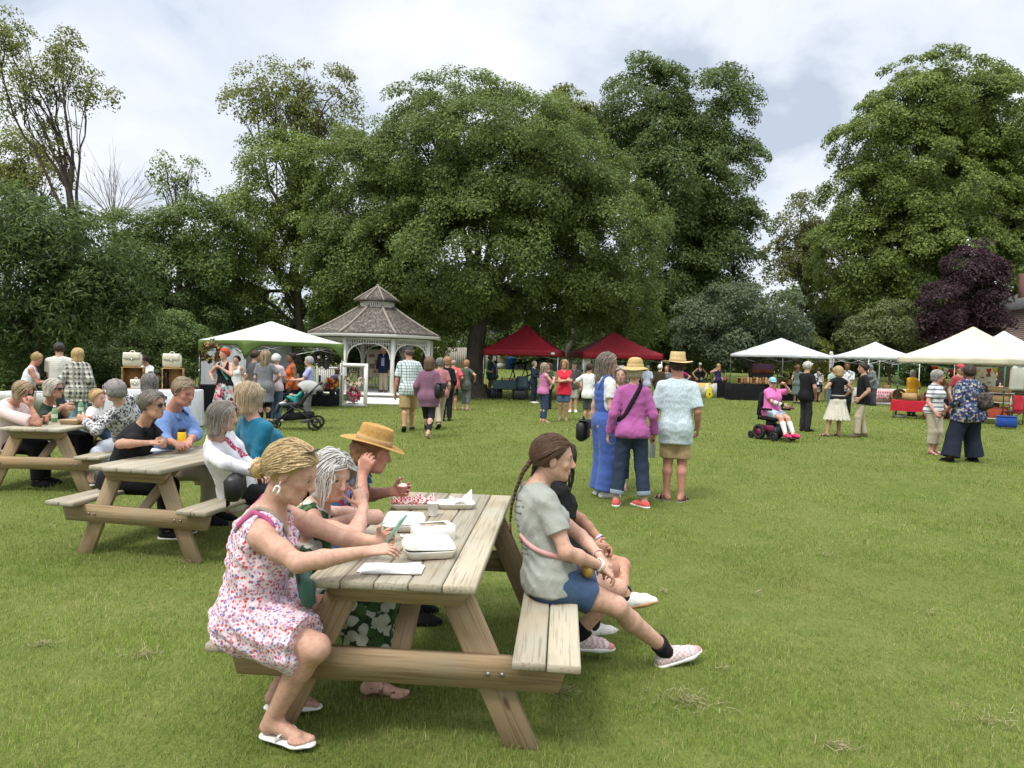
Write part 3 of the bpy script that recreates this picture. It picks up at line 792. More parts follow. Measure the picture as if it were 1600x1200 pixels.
def pe(c, r, R=None, k=.02, clip=None):
    """ellipsoid with semi-axes r along the columns of R"""
    c = np.asarray(c, float); r = np.asarray(r, float); R = np.eye(3) if R is None else R
    ext = np.sqrt(((R * r) ** 2).sum(1))
    def fn(X, Y, Z):
        x, y, z = X - c[0], Y - c[1], Z - c[2]
        u = [(x * R[0, i] + y * R[1, i] + z * R[2, i]) for i in range(3)]
        k0 = np.sqrt(sum((u[i] / r[i]) ** 2 for i in range(3))) + 1e-6
        k1 = np.sqrt(sum((u[i] / r[i] ** 2) ** 2 for i in range(3))) + 1e-6
        d = k0 * (k0 - 1) / k1
        for p, n in (clip or ()):
            d = np.maximum(d, (X - p[0]) * n[0] + (Y - p[1]) * n[1] + (Z - p[2]) * n[2])
        return d
    return c - ext, c + ext, fn, k
def grow(prims, h, sub=(), wr=0.0, ws=.075, seed=0.0, planes=(), k=None):
    lo = np.min([p[0] for p in prims], axis=0); hi = np.max([p[1] for p in prims], axis=0)
    f = Fld(lo - .012, hi + .012, h)
    for p in prims: f.op(p, k)
    if wr and h < .016: f.wrinkle(wr, ws, seed)
    for p in sub: f.op(p, mode='s')
    for p, n in planes: f.plane(p, n)
    return f.mesh()
def ik(a, b, l1, l2, pole):
    d = b - a; L = np.linalg.norm(d) + 1e-9; u = d / L
    if L > (l1 + l2) * .995: q = L / ((l1 + l2) * .995); l1 *= q; l2 *= q
    x = (l1 * l1 - l2 * l2 + L * L) / (2 * L); hgt = math.sqrt(max(l1 * l1 - x * x, 0))
    p = np.asarray(pole, float); p = p - u * (p @ u); p = nrm(p)
    return a + u * x + p * hgt

SKIN = {'fair': (.52, .315, .24), 'pink': (.55, .31, .24), 'tan': (.42, .245, .168), 'red': (.47, .235, .17), 'brown': (.20, .10, .06), 'dark': (.09, .045, .03), 'pale': (.60, .37, .28)}
GROUP_P = 'people at the village green fair'
def frame(f, u):
    """columns right, forward, up"""
    u = nrm(u); f = nrm(np.asarray(f, float) - u * (np.asarray(f, float) @ u)); return np.stack([np.cross(f, u), f, u], 1)

def person(label, at, yaw, H=1.66, vox=None, sex='f', w=1.0, belly=0.0, skin='fair', pel=None, neck=None, lean=0.0, tilt=0.0, twist=0.0, slouch=0.0,
           head=(0, 0), hroll=0.0, headpos=None, rh=None, lh=None, re=None, le=None, rd=None, ld=None, rn=None, ln=None, curl=.35, rcurl=None, lcurl=None,
           rk=None, lk=None, ra=None, la=None, rpole=(0, 1, 0), lpole=(0, 1, 0), rtoe=8, ltoe=-8, foot=(0, 0), top=None, bottom=None, skirt=None, shoes=None,
           hair=None, hat=None, glasses=None, wr=.0026, extra=None, ground=None):
    """at: world point under the pelvis (x, y); yaw: degrees, 0 = facing away from the camera, -90 = facing the right edge of the photo.
    Points for joints are world coordinates when given with ('w', p), else local metres (x right of the person, y ahead, z up)."""
    x, y = at[0], at[1]; gz = float(terr(x, y)) if ground is None else ground
    s = H / 1.70; yr = R_(yaw); Rw = rotz(yr); org = V3(x, y, gz)
    near = max(.4, math.hypot(x, y))
    h = vox or float(np.clip(near * .0016, .0052, .016))
    root = empty('person', org, yr, label, 'person', GROUP_P)
    def loc(p):
        if p is None: return None
        if isinstance(p, tuple) and len(p) == 2 and isinstance(p[0], str): return Rw.T @ (np.asarray(p[1], float) - org)
        return np.asarray(p, float)
    fem = sex == 'f'; kid = sex == 'k'; hwf = 1.0 if fem else .90
    P = loc(pel) if pel is not None else V3(0, 0, .90 * s)
    up = rotx(R_(-lean)) @ roty(R_(tilt)) @ V3(0, 0, 1)
    N = loc(neck) if neck is not None else P + up * .53 * s
    up = nrm(N - P); TL = np.linalg.norm(N - P)
    Fp = frame((0, 1, 0), nrm(up * .6 + V3(0, 0, .4))); Fc = frame(rotz(R_(twist)) @ V3(0, 1, 0), up)
    bow = -Fc[:, 1] * slouch
    C = P + up * TL * .62 + bow; W = P + up * TL * .30 + bow * .7; U = P + up * TL * .84 + bow * .5
    sw = (.150 if fem else .174 if not kid else .135) * s * (1 + .35 * (w - 1))
    S = {1: N + Fc @ (V3(sw, .0, -.078 * s)), -1: N + Fc @ (V3(-sw, .0, -.078 * s))}
    # head
    hp, hy = R_(head[1]), R_(head[0])
    Fh0 = rotz(R_(twist)) @ rotz(hy); Fh = Fh0 @ rotx(-hp) @ roty(R_(hroll))
    hs = s if not kid else s * 1.32
    if headpos is not None: HC = loc(headpos)
    else:
        piv = N + up * .045 * s + V3(0, 0, .035 * s); HC = piv + Fh @ V3(0, .028 * hs, .085 * hs)
    hl = lambda a, b, c: HC + Fh @ (V3(a, b, c) * hs)
    # legs
    hw = .086 * s * (1 + .5 * (w - 1)) * hwf; HJ = {1: P + Fp @ V3(hw, 0, -.03 * s), -1: P + Fp @ V3(-hw, 0, -.03 * s)}
    An, Kn = {}, {}
    for sd, a, kk, pole in ((1, ra, rk, rpole), (-1, la, lk, lpole)):
        A_ = loc(a) if a is not None else V3(sd * .085 * s, 0, .085 * s)
        An[sd] = A_
        Kn[sd] = loc(kk) if kk is not None else ik(HJ[sd], A_, .403 * s, .386 * s, pole)
    # arms
    El, Wr, Hd, Hn = {}, {}, {}, {}
    for sd, t, e, d, n in ((1, rh, re, rd, rn), (-1, lh, le, ld, ln)):
        T = loc(t) if t is not None else S[sd] + V3(sd * .075 * s, .06 * s, -.50 * s)
        ep = (sd * .35, -1, -.25) if e is None else e
        if isinstance(ep, tuple) and isinstance(ep[0], str): E = loc(ep)
        else: E = ik(S[sd], T, .285 * s, .25 * s, ep)
        El[sd], Wr[sd] = E, T
        D = nrm(T - E) if d is None else nrm(Rw.T @ np.asarray(d[1], float) if isinstance(d[0], str) else np.asarray(d, float))
        nn = V3(-sd, .1, 0) if n is None else (Rw.T @ np.asarray(n[1], float) if isinstance(n[0], str) else np.asarray(n, float))
        nn = nrm(nn - D * (nn @ D)); Hd[sd], Hn[sd] = D, nn
    # ------------------------------------------------ body
    B = []
    B += [pe(P + Fp @ V3(0, -.005, .01) * s, V3(.150 * w * hwf, .105 * w, .125) * s, Fp, .05 * s),
          pe(W + Fc @ V3(0, .012 + belly * .5, 0) * s, V3((.118 if fem else .135) * w + belly * .5, .088 * w + belly, .15) * s, Fc, .06 * s),
          pe(C, V3((.130 if fem else .148) * w, .098 * w, .165) * s, Fc, .06 * s),
          pe(U, V3(.125 * (w + 1) / 2, .078, .085) * s, Fc, .05 * s)]
    for sd in (1, -1):
        B += [pc(N + Fc @ V3(sd * .03, -.015, -.015) * s, S[sd] + Fc @ V3(-sd * .012, 0, .006) * s, .046 * s, .048 * s, .04 * s),
              pe(P + Fp @ V3(sd * .072 * w, -.042 * w, -.03) * s, V3(.083, .080, .10) * s * w, Fp, .05 * s)]
        if fem: B.append(pe(C + Fc @ V3(sd * .068 * w, .078 * w, -.005) * s, V3(.062, .058, .066) * s * (.4 + .6 * w), Fc, .04 * s))
    lw = .5 + .5 * w
    for sd in (1, -1):
        A, K, Hj = An[sd], Kn[sd], HJ[sd]
        B += [pc(Hj, Hj * .45 + K * .55, .086 * s * w * hwf, .070 * s * lw, .04 * s), pc(Hj * .45 + K * .55, K, .070 * s * lw, .054 * s * lw, .03 * s)]
        bk = nrm(np.cross(np.cross(nrm(A - K), nrm(K - Hj)), nrm(A - K)) + V3(0, -.001, 0)) if np.linalg.norm(np.cross(nrm(A - K), nrm(K - Hj))) > .12 else V3(0, -1, 0)
        bk = -bk if bk @ (K - (Hj + A) / 2) > 0 else bk
        mid = K * .68 + A * .32 + bk * .016 * s
        B += [pc(K, mid, .049 * s * lw, .055 * s * lw, .03 * s), pc(mid, A, .054 * s * lw, .036 * s, .02 * s)]
    Ff = {}
    for sd, yt, pt in ((1, rtoe, foot[0]), (-1, ltoe, foot[1])):
        fd = rotz(R_(-yt)) @ V3(0, 1, 0); F = frame(fd, V3(0, 0, 1)) @ rotx(R_(pt)); Ff[sd] = F; A = An[sd]
        q = lambda a, b, c, F=F, A=A: A + F @ (V3(a, b, c) * s)
        B += [pc(A, q(0, -.03, -.045), .036 * s, .034 * s, .02 * s), pc(q(0, .01, -.03), q(sd * .005, .12, -.062), .036 * s, .026 * s, .02 * s), pc(q(-sd * .012, .10, -.064), q(-sd * .022, .175, -.072), .022 * s, .015 * s, .012 * s)]
        if h < .008:
            for j, (ox, ln_) in enumerate(((-.002, .172), (.014, .162), (.027, .150), (.038, .137))):
                B.append(pc(q(sd * ox, .11, -.067), q(sd * ox, ln_, -.074), .013 * s, .009 * s, .006 * s))
        else: B.append(pc(q(sd * .01, .10, -.066), q(sd * .02, .15, -.073), .024 * s, .014 * s, .012 * s))
    aw = .55 + .45 * w
    am = 1.0 if fem else 1.12 if not kid else .9
    hand_c = {}
    for sd in (1, -1):
        Sj, E, T = S[sd], El[sd], Wr[sd]
        B += [pc(Sj, Sj * .5 + E * .5, .047 * s * aw * am, .044 * s * aw * am, .035 * s), pc(Sj * .5 + E * .5, E, .044 * s * aw * am, .036 * s * am, .02 * s),
              pc(E, E * .65 + T * .35, .037 * s * am, .038 * s * am * (.6 + .4 * aw), .02 * s), pc(E * .65 + T * .35, T, .037 * s * am * (.6 + .4 * aw), .024 * s * am, .015 * s)]
        D, n = Hd[sd], Hn[sd]; sx = np.cross(D, n) * (1 if sd == 1 else -1)      # towards the thumb
        cu = (rcurl if sd == 1 else lcurl); cu = curl if cu is None else cu
        g = max(1.0, h / .0085); hz = s * (.95 if fem else 1.04)
        q = lambda d, t, m: T + (D * d + sx * t + n * m) * hz
        B += [pc(q(.0, .004, 0), q(.085, .022, .0), .024 * hz, .019 * hz, .012 * s, n, .62), pc(q(.0, -.004, 0), q(.08, -.024, .0), .024 * hz, .017 * hz, .012 * s, n, .62), pc(q(.03, 0, .004), q(.08, 0, .002), .024 * hz, .022 * hz, .01 * s, n, .55)]
        hand_c[sd] = q(.09, 0, .03)
        for j, (t0, ln_) in enumerate(((.029, .072), (.010, .082), (-.010, .076), (-.028, .060))):
            b0 = T + (D * (.088 - .006 * abs(j - 1.2)) + sx * t0) * hz; ang = .15 + cu * (.85 + .1 * j); dirv = D; p_ = b0; rr = .0088 * g
            sp = sx * (.10 * (1.3 - j)) * (1 - cu)
            for kx, fr in enumerate((.45, .31, .24)):
                a_ = ang * (kx + .7); dv = nrm(D * math.cos(a_) + n * math.sin(a_) + sp); p2 = p_ + dv * ln_ * fr * hz
                B.append(pc(p_, p2, rr * hz, rr * .88 * hz, .003)); p_ = p2; rr *= .88
        b0 = T + (D * .028 + sx * .026 + n * .006) * hz; d1 = nrm(D * .62 + sx * .72 + n * (.25 + .6 * cu)); p1 = b0 + d1 * .045 * hz; d2 = nrm(D * .85 + sx * .25 * (1 - cu) + n * (.3 + .7 * cu)); p2 = p1 + d2 * .032 * hz; p3 = p2 + nrm(d2 + n * .3 * cu) * .024 * hz
        B += [pc(b0, p1, .0135 * g * hz, .0105 * g * hz, .008), pc(p1, p2, .0102 * g * hz, .0092 * g * hz, .003), pc(p2, p3, .0092 * g * hz, .0075 * g * hz, .002)]
    # head and face
    nw = (.050 if fem else .058) * s * (.6 + .4 * w)
    B += [pc(N + Fc @ V3(0, -.005, -.02) * s, hl(0, -.025, -.055), nw * 1.12, nw * .98, .03 * s, None)]
    hb = [pe(hl(0, -.012, .028), V3(.075, .097, .086) * hs, Fh, .02 * hs), pe(hl(0, .022, -.03), V3(.061, .066, .086) * hs, Fh, .03 * hs),
          pc(hl(0, .045, -.082), hl(0, .062, -.098), .030 * hs, .019 * hs, .02 * hs)]
    for sd in (1, -1):
        hb += [pc(hl(sd * .047, .0, -.058), hl(sd * .018, .055, -.094), .020 * hs, .018 * hs, .02 * hs), pe(hl(sd * .040, .056, -.028), V3(.022, .017, .018) * hs, Fh, .015 * hs),
               pc(hl(sd * .012, .081, .020), hl(sd * .045, .064, .018), .010 * hs, .009 * hs, .012 * hs), pe(hl(sd * .078, -.012, -.012), V3(.008, .019, .030) * hs, Fh @ rotx(-.2), .006 * hs),
               pe(hl(sd * .011, .096, -.037), V3(.010, .010, .008) * hs, Fh, .006 * hs)]
    jow = (w - 1) * .5
    if jow > .02: hb.append(pe(hl(0, .025, -.09), V3(.055 + jow * .06, .045, .03) * hs, Fh, .03 * hs))
    hb += [pc(hl(0, .083, .008), hl(0, .106, -.032), .0085 * hs, .0125 * hs, .010 * hs),
           pc(hl(-.019, .080, -.061), hl(.019, .080, -.061), .0065 * hs, .0065 * hs, .006 * hs), pc(hl(-.008, .0855, -.060), hl(.008, .0855, -.060), .0062 * hs, .0062 * hs, .005 * hs), pc(hl(-.014, .083, -.0715), hl(.014, .083, -.0715), .0075 * hs, .0075 * hs, .005 * hs)]
    B += hb
    sub = []
    if h < .012:
        for sd in (1, -1): sub.append(pe(hl(sd * .031, .093, .001), V3(.0155, .014, .0078) * hs, Fh, .009 * hs))
        sub.append(pc(hl(-.021, .090, -.0660), hl(.021, .090, -.0660), .0022 * hs, .0022 * hs, .003 * hs))
    lo = np.min([p[0] for p in B], axis=0); hi = np.max([p[1] for p in B], axis=0)
    f = Fld(lo, hi, h)
    for p in B: f.op(p)
    for p in sub: f.op(p, mode='s')
    if h < .012:
        for sd in (1, -1): f.op(pc(hl(sd * .046, .068, .010), hl(sd * .017, .079, .010), .0052 * hs, .0050 * hs, .004 * hs))
    V, Q = f.mesh()
    # skin colour: flushed cheeks, nose and knuckles, lips, brows
    base = np.array(SKIN[skin] if isinstance(skin, str) else skin)
    col = np.tile(base, (len(V), 1))
    L = (V - HC) @ Fh / hs
    def blob(c, r): return np.clip(1.4 - np.sqrt((((L - np.array(c)) / np.array(r)) ** 2).sum(1)), 0, 1)
    hc = hair.get('col', (.1, .06, .03)) if hair else (.2, .15, .1)
    for sd in (1, -1):
        col += blob((sd * .042, .062, -.035), (.022, .02, .02))[:, None] * np.array([.06, -.02, -.015])
        bm = np.clip(blob((sd * .031, .080, .0235), (.020, .016, .0042)) * 1.5, 0, 1)[:, None] * .75; col = col * (1 - bm) + np.array(hc) * .7 * bm
    col += blob((0, .105, -.035), (.016, .014, .014))[:, None] * np.array([.05, -.02, -.015])
    lm = np.clip(blob((0, .088, -.066), (.020, .012, .0095)) * 1.6, 0, 1)[:, None] * .7; col = col * (1 - lm) + (base * np.array([.82, .52, .55])) * lm
    if h >= .012:
        for sd in (1, -1):
            em = np.clip(blob((sd * .031, .082, .001), (.018, .02, .011)) * 1.5, 0, 1)[:, None] * .6; col = col * (1 - em) + np.array([.05, .035, .03]) * em
    mk('body', V, Q, skin_mat(), root, True, np.clip(col, .01, 1))
    # eyes
    if h < .012:
        for sd in (1, -1):
            e = MB().ball(hl(sd * .031, .0715, .001), .0120 * hs, 12)
            eo = e.build('eye', M((.42, .39, .36), .25, .02, spec=.5), root, True)
            MB().ball(hl(sd * .031, .0803, .001), V3(.0080, .0046, .0080) * hs, 10, Fh).build('iris', M((.05, .035, .025), .1, .1, spec=.8), eo, True)
    # ------------------------------------------------ clothes
    ctx = dict(P=P, N=N, C=C, W=W, U=U, S=S, El=El, Wr=Wr, HJ=HJ, Kn=Kn, An=An, Fp=Fp, Fc=Fc, Fh=Fh, HC=HC, hl=hl, hs=hs, s=s, h=h, w=w, root=root, Ff=Ff, fem=fem, hand=hand_c, Hd=Hd, Hn=Hn, Rw=Rw, org=org, up=up, belly=belly, lw=lw, aw=aw, am=am, loc=loc, near=near, hat=hat, hwf=hwf)
    ctx['world'] = lambda p: org + Rw @ np.asarray(p, float)
    if top: cloth_top(ctx, wr=wr, **top)
    if bottom: cloth_bottom(ctx, wr=wr, **bottom)
    if skirt: cloth_skirt(ctx, wr=wr, **skirt)
    if shoes: cloth_shoes(ctx, **shoes)
    if hair: hair_do(ctx, **hair)
    if hat: hat_do(ctx, **hat)
    if glasses: glasses_do(ctx, **glasses)
    if extra: extra(ctx)
    return ctx

def lerp(a, b, t): return a * (1 - t) + b * t
def cloth_top(c, mat, sleeve=.55, hem=-.10, loose=.013, neck='crew', name='shirt', flare=0.0, wr=.004, sl=1.0, mat2=None, part=None, seed=None, side=0):
    s, w, P, N, C, W, U, Fc, Fp = (c[k] for k in ('s', 'w', 'P', 'N', 'C', 'W', 'U', 'Fc', 'Fp'))
    h = c['h']; lo_ = max(loose, .6 * h); fem = c['fem']; bl = c['belly']; hf = c['hwf']; stand = nrm(c['Kn'][1] - c['HJ'][1])[2] < -.75
    up = c['up']; hp = P + Fp @ V3(0, 0, hem * s); cut = [(hp, -Fp[:, 2])]
    T = [pe(W + Fc @ V3(0, .012 + bl * .5, 0) * s, V3((.122 if fem else .138) * w + bl * .5, .094 * w + bl, .16) * s + lo_, Fc, .06 * s, cut),
         pe(C, V3((.132 if fem else .150) * w, .102 * w, .165) * s + lo_, Fc, .06 * s, cut), pe(U, V3(.125 * (w + 1) / 2, .080, .085) * s + lo_, Fc, .05 * s)]
    if hem < .06:
        q = P + Fp @ V3(0, -.005, 0) * s
        T += [pc(W, q + Fp @ V3(0, 0, hem) * s - Fp[:, 2] * .05, .128 * s * w + lo_, .156 * s * w * hf + lo_ + .006 + flare, .05 * s, Fp[:, 1], .78, cut),
              pe(P + Fp @ V3(0, -.012, -.0) * s, V3(.154 * w * hf, .116 * w, .15) * s + lo_ + .004, Fp, .05 * s, cut)]
        if loose >= .018 or not fem: T.append(pc(C + Fc @ V3(0, .0, .03) * s, q + Fp @ V3(0, -.004, hem) * s - Fp[:, 2] * .05, .142 * s * w + lo_, .150 * s * w * hf + lo_ + .004, .05 * s, Fp[:, 1], .72, cut))
        T += [pe(P + Fp @ V3(sd * .075 * w, -.058 * w, -.03) * s, V3(.088 * hf, .088 * hf, .11) * s * w + lo_ + .004, Fp, .05 * s, cut) for sd in (1, -1)]
        if stand: T += [pc(c['HJ'][sd], lerp(c['HJ'][sd], c['Kn'][sd], .3), .091 * s * w * hf + lo_ + .004, .088 * s * w * hf + lo_ + .004, .05 * s, None, 1, cut) for sd in (1, -1)]
    for sd in (1, -1):
        if fem: T.append(pe(C + Fc @ V3(sd * .068 * w, .078 * w, -.008) * s, V3(.064, .060, .07) * s * (.4 + .6 * w) + lo_, Fc, .05 * s))
        T.append(pc(N + Fc @ V3(sd * .035, -.015, -.02) * s, c['S'][sd] + Fc @ V3(-sd * .02, 0, .004) * s, .046 * s + lo_ * .5, .047 * s + lo_ * .6, .04 * s))
        S, E, Wr = c['S'][sd], c['El'][sd], c['Wr'][sd]; rb = .046 * s * c['aw'] * c['am'] + lo_ * .8
        if sleeve > 0:
            t = min(sleeve, 1.0); e = lerp(S, E, t)
            cl = [] if sleeve > 1 else [(e, nrm(E - S))]
            T.append(pc(S, e + (nrm(E - S) * .03 if sleeve <= 1 else 0), rb, rb * (.98 + .10 * sl if sleeve <= 1 else .9) + .004 * sl, .035 * s, None, 1, cl))
            if sleeve > 1:
                e2 = lerp(E, Wr, min(sleeve - 1, 1)); T.append(pc(E, e2 + nrm(Wr - E) * .02, rb * .88, .031 * s + lo_ * .9, .03 * s, None, 1, [(e2, nrm(Wr - E))]))
    sub = []
    if side:
        for sd in (1, -1): sub.append(pc(C + Fc @ V3(sd * .19, .01, .16) * s, W + Fc @ V3(sd * .19, .01, .06) * s, side * s, side * s, .01))
    nb = N + Fc @ V3(0, .012, .0) * s
    if neck in ('crew', 'collar', 'v', 'high'):
        r = {'crew': .070, 'collar': .062, 'v': .066, 'high': .058}[neck] * s
        sub.append(pc(nb - up * .012 * s, nb + up * .12 * s, r, r * 1.15, .008))
    if neck == 'v': sub.append(pc(nb + Fc @ V3(0, .09, -.02) * s, C + Fc @ V3(0, .13, .06) * s, .045 * s, .012 * s, .006))
    if neck == 'collar': sub.append(pc(nb + Fc @ V3(0, .085, -.01) * s, C + Fc @ V3(0, .125, .10) * s, .026 * s, .006 * s, .006))
    if neck in ('tank', 'scoop'):
        sub.append(pc(nb + Fc @ V3(0, .0, -.0) * s, nb + up * .12 * s, .082 * s, .11 * s, .008))
        sub.append(pe(nb + Fc @ V3(0, .10, -.05) * s, V3(.078, .09, .10 if neck == 'tank' else .085) * s, Fc, .01))
        if neck == 'tank': sub.append(pe(nb + Fc @ V3(0, -.11, -.01) * s, V3(.075, .07, .07) * s, Fc, .01))
    if sleeve <= 0:
        for sd in (1, -1): sub.append(pc(c['S'][sd] + Fc @ V3(sd * .018, 0, .07) * s, c['S'][sd] + Fc @ V3(sd * .030, .0, -.075) * s, .062 * s, .050 * s, .006))
    V, Q = grow(T, h, sub, wr, .085, (seed if seed is not None else c['near'] * 3))
    o = mk(name, V, Q, mat, c['root'], True)
    if part: part(c, o)
    if neck == 'collar' and h < .0165:
        m = MB(); r = .066 * s
        for sd in (1, -1):
            a = np.linspace(.12, 1.0, 9) * math.pi
            p0 = np.array([nb + Fc @ V3(sd * math.sin(t) * r * 1.05, -math.cos(t + math.pi) * -r * 1.1, .018 * s + .012 * s * (t / 3.1)) for t in a])
            p0 = np.array([nb + Fc @ V3(sd * math.sin(t) * r, math.cos(t) * r * 1.1, .022 * s) for t in a])
            p1 = np.array([nb + Fc @ V3(sd * (math.sin(t) * r * 1.45 + (.03 * s if t < .9 else 0)), math.cos(t) * r * 1.45 + (.02 * s if t < .9 else 0), (-.012 - (.038 if t < .9 else 0)) * s) for t in a])
            m.grid([p0, lerp(p0, p1, .5) + np.array([0, 0, .004]), p1])
        m.build('collar', mat2 or mat, o, True, solid=.004)
    return o
def cloth_bottom(c, mat, len=1.0, rk=.068, ra=.060, rise=.05, loose=.007, name='trousers', wr=.004, cuff=None):
    s, w, P, Fp, h = c['s'], c['w'], c['P'], c['Fp'], c['h']; lo_ = max(loose, .6 * h)
    T = [pe(P + Fp @ V3(0, -.005, .01) * s, V3(.150 * w * c['hwf'], .105 * w, .13) * s + lo_, Fp, .04 * s, [(P + Fp @ V3(0, 0, rise * s), Fp[:, 2])])]
    ends = []
    for sd in (1, -1):
        H_, K, A = c['HJ'][sd], c['Kn'][sd], c['An'][sd]
        if name != 'overalls': T.append(pe(P + Fp @ V3(sd * .075 * w, -.055 * w, -.03) * s, V3(.085 * c['hwf'], .084 * c['hwf'], .10) * s * w + lo_, Fp, .04 * s, [(P + Fp @ V3(0, 0, rise * s), Fp[:, 2])]))
        if len <= .5:
            t = len / .5; e = lerp(H_, K, t); d = nrm(K - H_)
            T.append(pc(H_, e + d * .04, .089 * s * w * c['hwf'] + lo_, max(rk, .072 * c['lw']) * s + lo_ * 1.8, .04 * s, None, 1, [(e, d)])); ends.append((e, d, max(rk, .07) * s))
        else:
            t = (len - .5) / .5; e = lerp(K, A, t); d = nrm(A - K)
            T.append(pc(H_, K, .089 * s * w * c['hwf'] + lo_, rk * s * (.5 + .5 * c['lw']) + lo_, .04 * s)); T.append(pc(K, e + d * .05, rk * s * (.5 + .5 * c['lw']) + lo_, ra * s + lo_, .03 * s, None, 1, [(e, d)])); ends.append((e, d, ra * s))
    V, Q = grow(T, h, [], wr * .8, .11, c['near'] * 5 + 1)
    o = mk(name, V, Q, mat, c['root'], True)
    if cuff:
        for e, d, r in ends:
            V, Q = grow([pc(e - d * .07, e + d * .05, r + lo_ + .006, r + lo_ + .008, .01, None, 1, [(e + d * .004, d), (e - d * .055, -d)])], h)
            mk('cuff', V, Q, cuff, o, True)
    return o
def cloth_skirt(c, mat, len=.5, flare=.10, loose=.014, name='skirt', wr=.004, folds=12, fold=.010, hang=True, top=.06, rx=None, sit=None):
    """sit: fraction of the thigh/shin covered when seated"""
    s, w, P, Fp, h = c['s'], c['w'], c['P'], c['Fp'], c['h']; lo_ = max(loose, .6 * h)
    if sit is None:
        e = V3(P[0], P[1], P[2] - len * s); L = len * s
        cut = [(e, V3(0, 0, -1)), (P + Fp @ V3(0, 0, top * s), Fp[:, 2])]
        prims = [pc(P + V3(0, 0, .06), e + V3(0, 0, -.06), .146 * s * w + lo_, .160 * s * w + flare, .03, V3(0, 1, 0), .82, cut),
                 pe(P + Fp @ V3(0, -.005, .01) * s, V3(.150 * w, .112 * w, .13) * s + lo_, Fp, .04 * s, cut[1:])]
        prims += [pe(P + Fp @ V3(sd * .075 * w, -.055 * w, -.03) * s, V3(.088, .09, .10) * s * w + lo_, Fp, .04 * s, cut[1:]) for sd in (1, -1)]
        prims = [prims[0], *prims[1:]]
        f = Fld(np.array(prims[0][0]) - .02, np.array(prims[0][1]) + .02, h)
        for q_ in prims: f.op(q_)
        X, Y, Z = f.ax[0][:, None, None], f.ax[1][None, :, None], f.ax[2][None, None, :]
        th = np.arctan2(Y - P[1], X - P[0]); dn = np.clip((P[2] - Z) / L, 0, 1)
        f.F += (fold * dn * np.sin(th * folds + 2 * np.sin(th * 3 + 1))).astype(np.float32); f.plane(*cut[0])
        V, Q = f.mesh()
    else:
        T = [pe(P + Fp @ V3(0, -.01, .0) * s, V3(.155 * w, .125 * w, .13) * s + lo_, Fp, .05 * s)]
        for sd in (1, -1):
            H_, K, A = c['HJ'][sd], c['Kn'][sd], c['An'][sd]; t = min(sit, 1.0); e = lerp(H_, K, t); d = nrm(K - H_)
            T += [pe(P + Fp @ V3(sd * .075 * w, -.055 * w, -.03) * s, V3(.095, .09, .10) * s * w + lo_, Fp, .05 * s),
                  pc(H_, e + d * .05, .10 * s * w + lo_, .085 * s * c['lw'] + lo_ + flare * .3, .05 * s, None, 1, [(e, d)] if sit <= 1 else None)]
            if sit > 1: e2 = lerp(K, A, sit - 1); d2 = nrm(A - K); T.append(pc(K, e2 + d2 * .05, .085 * s + lo_, .085 * s + flare, .05 * s, None, 1, [(e2, d2)]))
            # cloth that hangs below the thigh
            if hang: T.append(pc(H_ + V3(0, 0, -.05), e + V3(0, 0, -.10 * s) + d * .02, .07 * s, .06 * s, .05 * s, None, 1, [(e, d)] if sit <= 1 else None))
        if abs(c['Kn'][1] - c['Kn'][-1]).sum() < .8:
            m0 = (c['HJ'][1] + c['HJ'][-1]) / 2; m1 = lerp(m0, (c['Kn'][1] + c['Kn'][-1]) / 2, min(sit, 1.0) * .9); T.append(pc(m0, m1, .09 * s, .07 * s, .06 * s))
        V, Q = grow(T, h, [], wr * 1.6, .10, c['near'] * 7, [(P + Fp @ V3(0, 0, .10 * s), Fp[:, 2])])
    return mk(name, V, Q, mat, c['root'], True)
